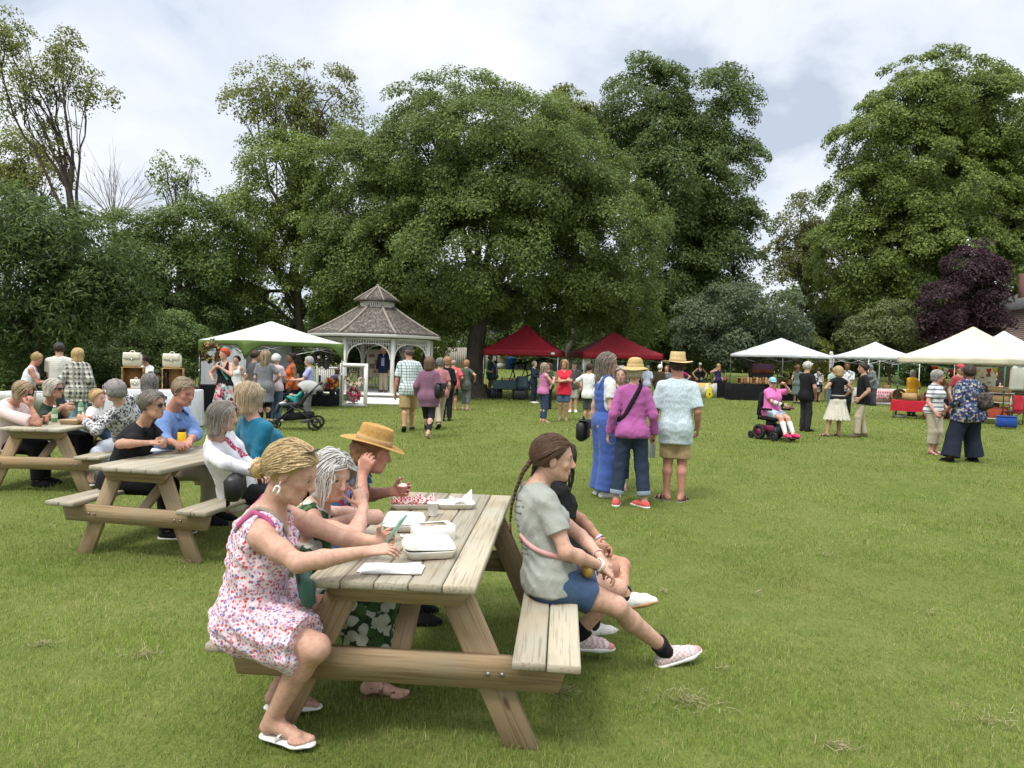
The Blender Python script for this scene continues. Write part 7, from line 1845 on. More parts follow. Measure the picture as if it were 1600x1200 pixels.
# stalls on the left
st(40, 0, 545, -62, 'woman in a white tank top with hair piled up, leaning over the folding table', y=13.3, hatz=.05, w=1.15, skin='red', lean=14, head=(-5, 25), rh=(.10, .42, .98), lh=(-.10, .42, .98), top=T_(C_((.66, .67, .72)), 0, 'tank'), bottom=Bt(NAVY, .6, name='shorts'), shoes=Sh(WHT), hair=Hr('bun', BLOND, (.5, .38, .2), tie=(0, -.04, .115), bun=.035))
st(93, 0, 533, 18, 'bearded young man in a dark cap and off-white striped tee with his back turned', y=13.6, sex='m', hatz=.02, skin='tan', lh=(-.12, .30, 1.02), rh=(.24, .06, .9), head=(25, 12), top=T_(C_((.60, .58, .53), 'stripes', ((.50, .49, .46),), .8), .68, hem=-.12, loose=.022), bottom=Bt(DEN), shoes=Sh(BLK), hair=Hr('bob', (.03, .02, .015), L=.03), hat=dict(kind='cap', col=(.05, .055, .055)))
p8 = st(122, 0, 544, 12, 'blonde in an oversized black and cream plaid shirt and light jeans', y=13.2, w=1.0, lh=(-.26, .05, .86), rh=(.26, .03, .86), head=(30, 8), top=T_(C_((.56, .54, .47), 'plaid', ((.03, .032, .035), (.25, .24, .22)), 1.6), 1.92, 'collar', -.22, loose=.035), bottom=Bt(C_((.20, .27, .36))), shoes=Sh(WHT), hair=Hr('bob', (.42, .29, .12), (.6, .45, .24), .13))
handbag('teal and white patterned tote bag hanging by the plaid shirt', p8['world'](V3(.28, .02, .50)), R_(15), .30, .12, .34, C_((.05, .16, .19), 'mottle', ((.62, .64, .62), (.04, .13, .16)), 2.5), group='bags carried by people')
st(229, 0, 554, 172, 'dark-haired person in a white tee looking down behind the crates', y=16.8, w=1.05, head=(0, 35), **ARM['front'], skin='tan', top=T_(WHT, .6), bottom=Bt(DDEN), shoes=Sh(BLK), hair=Hr('bob', (.03, .02, .018), L=.02))
st(207, 0, 554, 60, 'dark-haired person bent behind the larger handbag on the crate', y=17.2, skin='tan', head=(0, 30), lean=10, top=T_(DGR, .6), bottom=Bt(DDEN), shoes=Sh(BLK), hair=Hr('bob', (.025, .018, .015), L=.08))
st(351, 0, 545, 174, 'woman with cropped bright red hair in a black tank and floral skirt, hand on hip', y=15.8, skin='pink', w=1.0, rh=(.22, .08, 1.0), re=(1, -.5, 0), lh=(-.04, .20, 1.28), le=(-.8, .2, -.8), head=(-25, -2), top=T_(BLK, 0, 'tank', .02), skirt=dict(mat=C_((.55, .50, .48), 'mottle', ((.45, .05, .08), (.03, .03, .04), (.10, .30, .30), (.60, .25, .3), (.65, .62, .6)), 2.2), len=.50, flare=.12), shoes=Sh(BLK), hair=Hr('short', (.50, .055, .012), (.62, .10, .02), vol=1.4), extra=lambda c: strap(c, 'teal_sling', C_((.08, .36, .32)), [q(c, .10, .06, .19), q(c, .03, .15, .08), q(c, -.06, .155, -.06), q(c, -.14, .10, -.2)], .05))
st(370, 0, 556, 170, 'dark-haired woman in a white top behind the red-haired woman', y=18.5, skin='tan', top=T_(WHT, 0, 'tank'), bottom=Bt(DDEN), shoes=Sh(BLK), hair=Hr('bun', BLKH))
st(398, 0, 548, -40, 'man in a charcoal raglan tee partly hidden by the long-haired blonde', y=16.8, sex='m', skin='tan', top=T_(C_((.09, .095, .10)), .65), bottom=Bt(DEN), shoes=Sh(WHT), hair=Hr('short', DKB))
st(413, 662, 548, 4, 'blonde with long straight hair in a grey tee dress over black leggings', w=1.05, rh=(.20, .16, .98), re=(1, -.4, -.3), top=T_(C_((.17, .18, .195)), .72, hem=-.38, loose=.02, flare=.02), bottom=Bt(BLK, .95, rk=.058, ra=.042), shoes=Sh(BLK), hair=Hr('long', (.25, .18, .11), (.42, .32, .2), .26))
st(431, 0, 553, -10, 'white curly-haired woman in a pale pink tee and jeans behind the pram', y=17.0, w=1.1, rh=(.14, .3, .98), top=T_(C_((.62, .50, .52)), .7), bottom=Bt(DEN), shoes=Sh(WHT), hair=Hr('curly', WHTH, (.7, .68, .62), .03, vol=.95))
st(456, 0, 552, 120, 'woman with a dark top knot in an orange sleeveless top', y=17.6, skin='brown', rh=(.10, .28, 1.05), top=T_(C_((.56, .10, .015)), 0, 'crew'), bottom=Bt(NAVY), shoes=Sh(BLK), hair=Hr('bun', BLKH, tie=(0, -.05, .10), bun=.03))
p9 = st(482, 660, 557, 100, 'grey bobbed woman in a lavender tee and grey trousers behind the pram', w=1.1, lh=(-.14, .34, 1.02), rh=(.14, .34, 1.02), re=(.6, -.6, -.6), le=(-.6, -.6, -.6), top=T_(C_((.36, .35, .62)), .72, hem=-.14), bottom=Bt(C_((.13, .135, .14)), .95), shoes=Sh(DGR), hair=Hr('bob', (.32, .32, .31), (.5, .5, .48), .03))
st(517, 0, 587, 100, 'person in dark navy seated by the gazebo rail leaning forward', y=23.6, pel=(0, 0, .58), ra=(.1, .4, .085), la=(-.1, .4, .085), rpole=(0, .7, 1), lpole=(0, .7, 1), lean=40, rh=(.1, .45, .75), lh=(-.1, .45, .75), top=T_(C_((.03, .06, .12)), .6), bottom=Bt(NAVY), shoes=Sh(BLK), hair=Hr('bob', DKB)) if False else None
gz = .34
def gaz(u, vt, y, yaw, label, **kw):
    p = gat(u, y); g = float(p[2]) + gz; return person(label, (p[0], p[1]), yaw, H=float(px(u, vt, y)[2]) - g - .015, ground=g, **kw)
gaz(600, 541, 25.4, 172, 'white-haired man in a navy blazer and beige trousers in the gazebo', sex='m', skin='red', head=(0, 18), top=T_(C_((.015, .022, .05)), 1.95, 'v', -.16, loose=.025, name='blazer'), bottom=Bt(C_((.42, .36, .26))), shoes=Sh(M((.12, .08, .05), .5)), hair=Hr('short', WHTH), extra=lambda c: strap(c, 'lilac_shirt', C_((.40, .36, .52)), [q(c, 0, .09, .19), q(c, 0, .14, .08), q(c, 0, .16, -.08), q(c, 0, .15, -.24)], .11))
gaz(619, 545, 26.2, 120, 'dark-haired woman in a dark top and long brown patterned skirt in the gazebo', skin='brown', **ARM['front'], top=T_(C_((.02, .018, .02)), 1.6), skirt=dict(mat=C_((.08, .035, .02), 'mottle', ((.15, .07, .03), (.05, .02, .015))), len=.75, flare=.06), shoes=Sh(BLK), hair=Hr('bob', BLKH, L=.1))
gaz(666, 545, 26.9, 150, 'dark-haired person standing by the far gazebo post', skin='brown', top=T_(DGR, 1.6), bottom=Bt(BLK), shoes=Sh(BLK), hair=Hr('short', BLKH))
# below the maple and red tents
st(765, 612, 554, -60, 'dark-haired woman in a long green top by the maple trunk', w=1.0, skin='brown', **ARM['front'], top=T_(C_((.02, .10, .075)), .8, hem=-.3, loose=.025), bottom=Bt(C_((.10, .05, .05)), .4, name='shorts'), shoes=Sh(BLK), hair=Hr('curly', BLKH, L=.05))
st(773, 615, 563, 80, 'woman in a mauve tee and black trousers facing the one in green', skin='fair', **ARM['front'], top=T_(C_((.12, .08, .17)), .6), bottom=Bt(BLK), shoes=Sh(BLK), hair=Hr('bun', DKB))
st(833, 630, 564, -120, 'grey-haired person in a navy tracksuit and white shoes by the first red tent', w=1.05, **ARM['front'], top=T_(NAVY, 1.9, hem=-.14), bottom=Bt(NAVY), shoes=Sh(WHT), hair=Hr('bob', (.18, .17, .15), L=.03))
st(848, 660, 567, -66, 'woman in a pink crochet top and ripped jeans holding a drink', skin='pink', rh=(.05, .28, 1.16), re=(.7, 0, -.9), lh=(-.05, .3, 1.12), top=T_(C_((.48, .15, .33)), 0, 'crew', -.06), bottom=Bt(C_((.03, .055, .11)), .95, rk=.062, ra=.05), shoes=Sh(M((.5, .36, .28), .6), kind='sandal'), hair=Hr('long', (.26, .20, .14), (.4, .33, .25), .17), head=(-20, 0), extra=lambda c: [MB().box(lerp(c['HJ'][-1], c['Kn'][-1], t) + V3(-.02, .088, 0), (.05, .012, .06), None, .004).build('denim_rip', C_((.5, .48, .46)), c['root']) for t in (.35, .7, 1.1)])
p10 = st(880, 657, 562, 168, 'smiling blonde woman with folded arms in a red tee and denim shorts', skin='tan', w=1.08, **ARM['fold'], head=(-14, -2), top=T_(C_((.62, .022, .05)), .55, 'v', -.16, flare=.02), bottom=Bt(C_((.06, .10, .16)), .43, name='denim_shorts', cuff=C_((.2, .26, .32))), shoes=Sh(M((.3, .2, .15), .6), kind='sandal'), hair=Hr('long', (.30, .19, .09), (.48, .34, .18), .2, vol=1.1), glasses=dict())
st(895, 644, 563, 175, 'man in a dark cap and charcoal polo behind the red tee', sex='m', hatz=.02, skin='pink', top=T_(C_((.065, .07, .072)), .7, 'collar'), bottom=Bt(C_((.30, .29, .27)), .5, name='shorts'), shoes=Sh(WHT), hair=Hr('short', DKB), hat=dict(kind='cap', col=(.025, .03, .028)))
st(918, 667, 568, -30, 'man in a white tee and charcoal shorts behind the overalls', sex='m', skin='tan', lh=(-.26, .14, .98), le=(-1, -.5, -.2), top=T_(WHT, .75), bottom=Bt(C_((.06, .062, .065)), .48, name='shorts'), shoes=Sh(WHT), hair=Hr('short', DKB))
st(969, 0, 572, 10, 'person in a mustard yellow shirt under the second red tent', y=24, top=T_(C_((.42, .24, .03)), .8), bottom=Bt(DDEN), shoes=Sh(BLK), hair=Hr('short', GREYH))
st(1010, 630, 570, -30, 'man in a pale blue shirt and blue shorts behind the straw hat', sex='m', skin='red', top=T_(C_((.46, .53, .66)), .9, hem=-.14), bottom=Bt(C_((.15, .22, .30)), .5, name='shorts'), shoes=Sh(BLK), hair=Hr('short', GREYH))
st(1029, 638, 569, -20, 'person in a dark olive jacket and black trousers near the tent pole', top=T_(C_((.05, .04, .025)), 1.9, hem=-.2), bottom=Bt(BLK), shoes=Sh(BLK), hair=Hr('bob', WHTH, L=.02))
st(1040, 636, 571, 150, 'auburn-haired woman in a grey print top and sunglasses beside the tan hat', skin='pink', **ARM['front'], top=T_(C_((.12, .13, .14)), .6), bottom=Bt(BLK), shoes=Sh(BLK), hair=Hr('bob', (.18, .06, .04), L=.12))
st(1065, 0, 571, 150, 'person in a magenta tee behind the tan hatted man', y=30, skin='tan', **ARM['hip'], top=T_(C_((.32, .02, .13)), .6), bottom=Bt(BLK), shoes=Sh(BLK), hair=Hr('short', DKB))
st(1094, 0, 566, 178, 'person in a white cap and black tank, hands on hips, behind the painted stall', y=37, hatz=.02, skin='tan', **ARM['hip'], top=T_(BLK, 0, 'tank'), bottom=Bt(NAVY), shoes=Sh(BLK), hair=Hr('bob', DKB), hat=dict(kind='cap', col=(.72, .72, .72)))
st(1121, 621, 568, 30, 'blonde woman in a navy tank and lilac shorts raising a hand to her face', skin='pink', lh=(-.08, .22, 1.40), le=(-.8, .3, -.5), rh=(.06, .2, 1.38), top=T_(C_((.035, .025, .10)), 0, 'tank'), bottom=Bt(C_((.42, .30, .60), 'mottle', ((.66, .6, .7), (.25, .12, .42))), .26, name='shorts'), shoes=Sh(BLK), hair=Hr('long', BLOND, L=.25))
st(859, 636, 567, 120, 'dark-haired woman in a dark print top tucked between the pink and red tops', y=24, skin='tan', top=T_(C_((.04, .06, .05), 'mottle', ((.10, .12, .08), (.02, .03, .03))), .6), bottom=Bt(BLK), shoes=Sh(BLK), hair=Hr('long', (.07, .04, .03), L=.18))
st(948, 0, 573, -150, 'woman in a coral sleeveless top behind the overalls under the second red tent', y=25, skin='pink', top=T_(C_((.50, .22, .18)), 0), bottom=Bt(DEN), shoes=Sh(BLK), hair=Hr('bob', BRN, L=.1))
st(1003, 0, 575, 170, 'seller in black standing behind the dark table beneath the second red tent', y=32, skin='tan', top=T_(BLK, .6), bottom=Bt(BLK), shoes=Sh(BLK), hair=Hr('short', DKB))
st(1187, 0, 574, 160, 'seller in dark clothes standing behind the sunset painting stall', y=36.6, skin='tan', top=T_(DGR, 1.6), bottom=Bt(BLK), shoes=Sh(BLK), hair=Hr('bob', BRN, L=.08))
st(1468, 0, 577, 165, 'seller in a rust top standing behind the taller red-clothed table', y=26.2, skin='pink', **ARM['front'], top=T_(C_((.30, .10, .04)), .8), bottom=Bt(DDEN), shoes=Sh(BLK), hair=Hr('curly', GREYH, L=.04))
# right side group
p11 = st(1257, 674, 565, -68, 'white-haired man in a black tee and trousers holding a coffee cup', sex='m', w=1.02, skin='tan', rh=(.20, .12, .92), re=(.9, -.6, 0), lh=(-.10, .34, 1.08), top=T_(BLK, .66, hem=-.12), bottom=Bt(C_((.025, .025, .027))), shoes=Sh(BLK), hair=Hr('short', (.50, .49, .47), (.66, .65, .62), vol=1.1), glasses=dict())
cup(p11['world'](p11['hand'][-1]) - V3(0, 0, .03), 'pale coffee cup held by the white-haired man in black', .11, .04, M((.55, .55, .42), .6), group='cups held by people')
p12 = st(1306, 682, 572, 10, 'blonde woman in a black top and flared cream skirt, hands on hips', w=1.0, skin='tan', **ARM['hip'], ra=(.10, .05, .085), la=(-.26, -.02, .085), ltoe=-40, top=T_(BLK, .3, 'crew', .03), skirt=dict(mat=C_((.60, .56, .47)), len=.50, flare=.17, folds=16, fold=.022, top=.10), shoes=Sh(BLK, kind='sandal'), hair=Hr('curly', (.36, .24, .11), (.52, .38, .2), .10, vol=.95))
strap(p12, 'belt', C_((.5, .46, .40)), [p12['P'] + p12['Fp'] @ (V3(x, y, .10) * p12['s']) for x, y in ((.175, .0), (.13, -.10), (0, -.145), (-.13, -.10), (-.175, 0))], .03)
st(1345, 683, 567, 78, 'dark-haired man in a black tee, beige trousers and boots with a hand on his hip', sex='m', skin='tan', rh=(.27, .06, 1.0), re=(1, -.4, 0), lh=(-.24, .12, .95), ra=(.10, -.10, .085), la=(-.10, .12, .085), top=T_(BLK, .72, hem=-.12), bottom=Bt(BEI), shoes=Sh(M((.10, .075, .05), .7), kind='boot'), hair=Hr('short', (.035, .025, .02), vol=1.3))
st(1277, 628, 574, 0, 'person seen from behind in a black and white leaf-print top and dark skirt', w=1.2, top=T_(C_((.40, .40, .42), 'mottle', ((.05, .05, .06), (.62, .62, .64)), 3), .3, hem=-.04), skirt=dict(mat=NAVY, len=.42, flare=.03), shoes=Sh(BLK), hair=Hr('short', DKB))
st(1247, 628, 570, -40, 'long auburn-haired woman in a grey-green dress behind the man in black', y=32, top=T_(C_((.10, .14, .13)), .3), skirt=dict(mat=C_((.10, .14, .13)), len=.5), shoes=Sh(BLK), hair=Hr('long', (.14, .05, .03), L=.25))
st(1324, 0, 566, 150, 'man in a white floral shirt between the blonde and the bearded man', y=25, sex='m', skin='brown', **ARM['front'], top=T_(C_((.62, .62, .62), 'mottle', ((.25, .28, .32), (.66, .66, .66)), 2), .8, 'collar'), bottom=Bt(BLK), shoes=Sh(BLK), hair=Hr('short', DKB))
st(1301, 0, 574, 20, 'person in a pale green top behind the curly blonde', y=30, top=T_(C_((.36, .46, .40)), .6), bottom=Bt(DEN), shoes=Sh(BLK), hair=Hr('short', DKB))
st(1367, 0, 568, 100, 'person in a grey hooded jacket bending under the small white tent', y=32, lean=16, head=(0, 20), **ARM['front'], top=T_(C_((.16, .18, .19)), 1.9, hem=-.2), bottom=Bt(DGR), shoes=Sh(BLK), hair=Hr('bob', GREYH), hat=dict(kind='hood', col=(.16, .18, .19)))
st(1427, 0, 578, -60, 'grey-haired woman in a bright yellow top seated behind the red-clothed table', y=25.5, w=1.1, **ARM['front'], top=T_(C_((.66, .34, .02)), .9), bottom=Bt(DDEN), shoes=Sh(BLK), hair=Hr('bob', (.24, .22, .2), (.42, .4, .37), .08))
st(1457, 710, 578, -150, 'grey bobbed woman in a white tee with navy stripes and cropped beige trousers', w=1.12, skin='pink', head=(24, 5), rh=(.24, .14, .86), lh=(-.2, .16, .9), top=T_(C_((.66, .66, .67), 'stripes', ((.13, .15, .20),), 1.9), .72, hem=-.04), bottom=Bt(C_((.46, .40, .30)), .82, rk=.078, ra=.072), shoes=Sh(M((.09, .06, .04), .6), kind='sandal'), hair=Hr('bob', (.22, .21, .19), (.42, .41, .38), .08, vol=1.1))
p13 = st(1508, 722, 571, 16, 'broad woman in a navy floral blouse, wide navy trousers and a small dark backpack', w=1.50, skin='brown', head=(-14, 0), la=(-.30, .05, .085), ra=(.22, 0, .085), rh=(.34, .14, .94), lh=(-.36, .12, .94), top=T_(C_((.022, .034, .085), 'mottle', ((.03, .05, .14), (.40, .36, .26), (.05, .10, .22), (.015, .02, .05), (.22, .24, .30), (.10, .05, .12)), 1.25), 1.5, 'crew', -.16, loose=.03), bottom=Bt(C_((.016, .020, .036)), .99, rk=.10, ra=.135, loose=.02), shoes=Sh(BLK), hair=Hr('bob', (.035, .022, .018), (.08, .05, .04), .02, vol=1.1))
def backpack(c):
    p = c['world'](q(c, .10, -.235, -.12)); root = empty('backpack', p, R_(16), 'small dark patterned backpack on the navy floral blouse', 'backpack'); m_ = C_((.045, .038, .035), 'mottle', ((.10, .08, .07), (.02, .02, .02), (.07, .06, .055)), 1.5)
    MB().box((0, 0, 0), (.26, .13, .32), None, .05).build('body', m_, root, True); MB().box((0, -.08, -.06), (.2, .06, .15), None, .025).build('pocket', m_, root, True)
    a = np.linspace(0, math.pi, 9); MB().tube([(.04 * math.cos(t), .03, .16 + .05 * math.sin(t)) for t in a], .01, 6).build('handle', BLK, root, True)
    for sx in (-1, 1): MB().tube([(sx * .09, .06, .12), (sx * .12, .07, .24), (sx * .13, .16, .30), (sx * .13, .26, .26)], .016, 5).build('strap', BLK, root, True)
backpack(p13)
st(1500, 0, 567, -170, 'person in a red patterned cap behind the navy floral blouse', y=18.5, hatz=.03, skin='tan', top=T_(C_((.3, .05, .06)), .6), bottom=Bt(DDEN), shoes=Sh(BLK), hair=Hr('short', DKB), hat=dict(kind='cap', col=(.45, .05, .06)))
st(1484, 0, 590, -60, 'person in a grey tee bending over the cream tent table', y=24.5, w=1.2, lean=30, sex='m', **ARM['front'], top=T_(C_((.17, .18, .19)), .7), bottom=Bt(DGR), shoes=Sh(BLK), hair=Hr('short', DKB))
st(1556, 0, 580, 160, 'dark-haired woman with crossed arms in the shade of the cream tent', y=26, skin='tan', **ARM['fold'], top=T_(C_((.02, .018, .03)), .3), bottom=Bt(BLK), shoes=Sh(BLK), hair=Hr('long', (.06, .03, .025), L=.2))
# ================================================================ buildings, fence, wires
def siding_mat():
    t = NT('siding'); c = t.coord(); sep = t.n('ShaderNodeSeparateXYZ'); t.l(c, 0, sep, 0); a = t.n('ShaderNodeMath', operation='MULTIPLY'); a.inputs[1].default_value = 8.0; t.l(sep, 2, a, 0); fr = t.n('ShaderNodeMath', operation='FRACT'); t.l(a, 0, fr, 0)
    r = t.ramp(fr, 0, [(0, (.25, .25, .25)), (.12, (.62, .63, .63)), (1, (.70, .71, .71))]); return t.pri(r, .6, fr, .4, .02)
def house():
    c = gat(850, 60); root = empty('house', c, R_(4), 'white sided house glimpsed behind the red canopy tents', 'house'); w, d, h = 9.0, 6.0, 2.5
    MB().box((0, 0, h / 2), (w, d, h)).build('wall', siding_mat(), root)
    m = MB(); e = .35
    for sd in (-1, 1): m.grid([[(-w / 2 - e, sd * (d / 2 + e), h - .12), (w / 2 + e, sd * (d / 2 + e), h - .12)], [(-w / 2 - e, 0, h + 1.7), (w / 2 + e, 0, h + 1.7)]])
    m.build('roof', M((.22, .22, .23), .9, .2), root, solid=.12)
    MB().add([(-w / 2, -d / 2, h), (-w / 2, d / 2, h), (-w / 2, 0, h + 1.65), (w / 2, -d / 2, h), (w / 2, d / 2, h), (w / 2, 0, h + 1.65)], [[0, 1, 2], [3, 4, 5]]).build('gable', siding_mat(), root)
    for x in (-2.8, .2, 3):
        MB().box((x, -d / 2 - .012, 1.5), (.9, .06, 1.1)).build('window', WHITE, root); MB().box((x, -d / 2 - .05, 1.5), (.74, .02, .94)).build('pane', M((.03, .04, .05), .1, .1, spec=.8), root.children[-1] if False else root)
    MB().box((-4.0, -d / 2 - .5, .22), (1.2, 1.0, .44)).build('step', M((.4, .4, .38), .8), root)
house()
def bin_():
    root = empty('bin', gat(797, 55), 0, 'blue plastic bin standing by the white sided house', 'bin'); MB().lathe([(.001, 0), (.28, 0), (.33, .85), (.36, .87), (.36, .92), (.001, .98)], n=16).build('body', M((.01, .06, .30), .5), root, True)
bin_()
FW = wood((.36, .31, .25), (.22, .19, .15), 2, gray=(.34, .32, .29))
def fence():
    a, b = gat(660, 55), gat(792, 56); L = np.linalg.norm(b - a); root = empty('fence', a, math.atan2(b[1] - a[1], b[0] - a[0]), 'grey wooden board fence beyond the maple trunk', 'fence')
    m = MB(); n = int(L / .16)
    for i in range(n): m.box((.16 * i + .08, 0, .80 + .02 * math.sin(i * 7)), (.145, .022, 1.6))
    m.build('board_panel', FW, root)
    for i in range(4): MB().box((L * i / 3, .06, .85), (.1, .1, 1.75)).build('post', FW, root)
    for z in (.35, 1.3): MB().box((L / 2, .03, z), (L, .035, .08)).build('rail', FW, root)
fence()
def brick_house():
    def f():
        t = NT('brick'); c = t.coord((1, 1, 1), (R_(90), 0, 0)); b = t.n('ShaderNodeTexBrick', Scale=4.2); t.l(c, 0, b, 'Vector')
        b.inputs['Color1'].default_value = (.17, .05, .04, 1); b.inputs['Color2'].default_value = (.11, .035, .03, 1); b.inputs['Mortar'].default_value = (.30, .26, .23, 1); return t.pri(b, .9, b, .4, .01)
    c = px(1676, 0, 43) * V3(1, 1, 0); c[2] = float(terr(c[0], c[1])); root = empty('house', c, R_(-8), 'red brick house behind the copper-leaved tree', 'house')
    w, d = 5.6, 6.0; h = 5.2; MB().box((0, 0, h / 2), (w, d, h)).build('wall', f(), root)
    m = MB(); e = .45; apex = h + 1.9
    m.hexa([(-w / 2 - e, -d / 2 - e, h), (w / 2 + e, -d / 2 - e, h), (w / 2 + e, d / 2 + e, h), (-w / 2 - e, d / 2 + e, h), (-.4, -.4, apex), (.4, -.4, apex), (.4, .4, apex), (-.4, .4, apex)]); m.build('roof', M((.12, .12, .125), .9, .25, 5), root)
    MB().box((-w * .3, 0, h + 1.2), (.6, .6, 2.2)).build('chimney', f(), root)
    for x in (-1.6, 1.2):
        fr = MB().box((x, -d / 2 - .012, 3.6), (1.0, .08, 1.4)).build('window', WHITE, root); MB().box((x, -d / 2 - .06, 3.6), (.84, .02, 1.24)).build('pane', M((.03, .035, .04), .1, .1, spec=.8), fr)
brick_house()
def wires():
    for i, v in enumerate((489, 494)):
        a, b = px(1235, v, 58), px(1350, v + 4, 56); t = np.linspace(0, 1, 14)[:, None]; p = a + (b - a) * t; p[:, 2] -= .25 * np.sin(np.pi * t[:, 0])
        m = MB(); m.tube(p, .016, 5); tag(m.build('utility_wire', BLACK), ['upper utility wire strung before the dark trees', 'lower utility wire strung before the dark trees'][i], 'wire', 'utility wires')
wires()
# ================================================================ pram and baby
def stroller():
    c = gp(463, 671); root = empty('stroller', c, R_(188), 'black pram with a pale grey hood parked behind the teal top', 'pram')
    F = M((.02, .02, .022), .45, .2); fr = MB()
    for sy in (-.24, .24):
        fr.tube([(.42, sy, .16), (.05, sy, .50), (-.30, sy, .82), (-.50, sy, 1.02)], .017, 7); fr.tube([(-.42, sy, .18), (-.12, sy, .40), (.12, sy, .55)], .016, 7)
    fr.tube([(-.50, -.24, 1.02), (-.54, 0, 1.04), (-.50, .24, 1.02)], .018, 7); fr.tube([(-.42, -.24, .18), (-.42, .24, .18)], .014, 6); fr.tube([(.42, -.2, .16), (.42, .2, .16)], .014, 6)
    fr.build('frame', F, root, True)
    for x, y, r in ((.45, -.2, .10), (.45, .2, .10), (-.42, -.28, .15), (-.42, .28, .15)):
        w = MB().lathe([(r * .72, -.025), (r * .97, -.02), (r, 0), (r * .97, .02), (r * .72, .025), (r * .72, -.025)], (x, y, r), 20, rotx(math.pi / 2)).build('wheel', M((.015, .015, .015), .8), root, True)
        m = MB(); m.lathe([(.001, -.02), (.03, -.02), (.03, .02), (.001, .02)], (x, y, r), 10, rotx(math.pi / 2))
        for k in range(5): t = k * 1.2566; m.bar((x, y, r), (x + r * .75 * math.cos(t), y, r + r * .75 * math.sin(t)), .018, .02, up=(0, 1, 0))
        m.build('rim', DARKM, w)
    MB().box((-.05, 0, .30), (.62, .40, .14), roty(.10), .03).build('basket', BLK, root, True)
    MB().box((.10, 0, .56), (.46, .36, .07), roty(.12), .02).build('seat', DGR, root, True); MB().box((-.20, 0, .74), (.46, .36, .06), roty(1.0), .02).build('backrest', DGR, root, True)
    MB().box((.40, 0, .46), (.05, .34, .24), roty(-.3), .015).build('footrest', DGR, root, True)
    P = [[V3(-.26, 0, .86) + V3(math.sin(t) * .40 * math.cos(a), .22 * math.sin(a) * (.9 + .1 * math.sin(t)), math.cos(t) * .34 * (1 if a < 9 else 1)) for a in np.linspace(-1.57, 1.57, 13)] for t in np.linspace(-1.35, .75, 15)]
    P = [[V3(-.24 + .31 * math.sin(t) * math.cos(a) ** .6, .23 * math.sin(a), .80 + .28 * math.cos(t) * max(.0, math.cos(a)) ** .5) for a in np.linspace(-1.56, 1.56, 13)] for t in np.linspace(-1.2, .85, 15)]
    MB().grid(P).build('hood', C_((.36, .36, .35)), root, True, solid=.008)
    MB().tube([(.12, -.22, .66), (.26, -.2, .76), (.28, 0, .78), (.26, .2, .76), (.12, .22, .66)], .018, 7).build('bumper_bar', BLK, root, True)
    b = root.matrix_basis if False else None
    Rw = rotz(R_(188)); wp = lambda p: np.array(c) + Rw @ np.asarray(p, float)
    person('baby in a teal outfit lying back in the pram', wp((.05, 0, 0)), 188 - 90, H=.78, sex='k', skin='pale', vox=.009, pel=('w', wp((.02, 0, .64))), neck=('w', wp((-.12, 0, .82))), headpos=('w', wp((-.15, 0, .92))), head=(0, 5), rk=('w', wp((.17, -.07, .70))), lk=('w', wp((.17, .07, .70))), ra=('w', wp((.27, -.08, .60))), la=('w', wp((.27, .08, .60))), rh=('w', wp((.10, -.10, .76))), lh=('w', wp((.10, .10, .76))), top=dict(mat=C_((.05, .34, .30)), sleeve=1.5, loose=.008), bottom=dict(mat=C_((.05, .34, .30)), len=.7, loose=.008), shoes=dict(mat=WHT), hair=dict(style='short', col=(.12, .07, .04), vol=.7))
stroller()
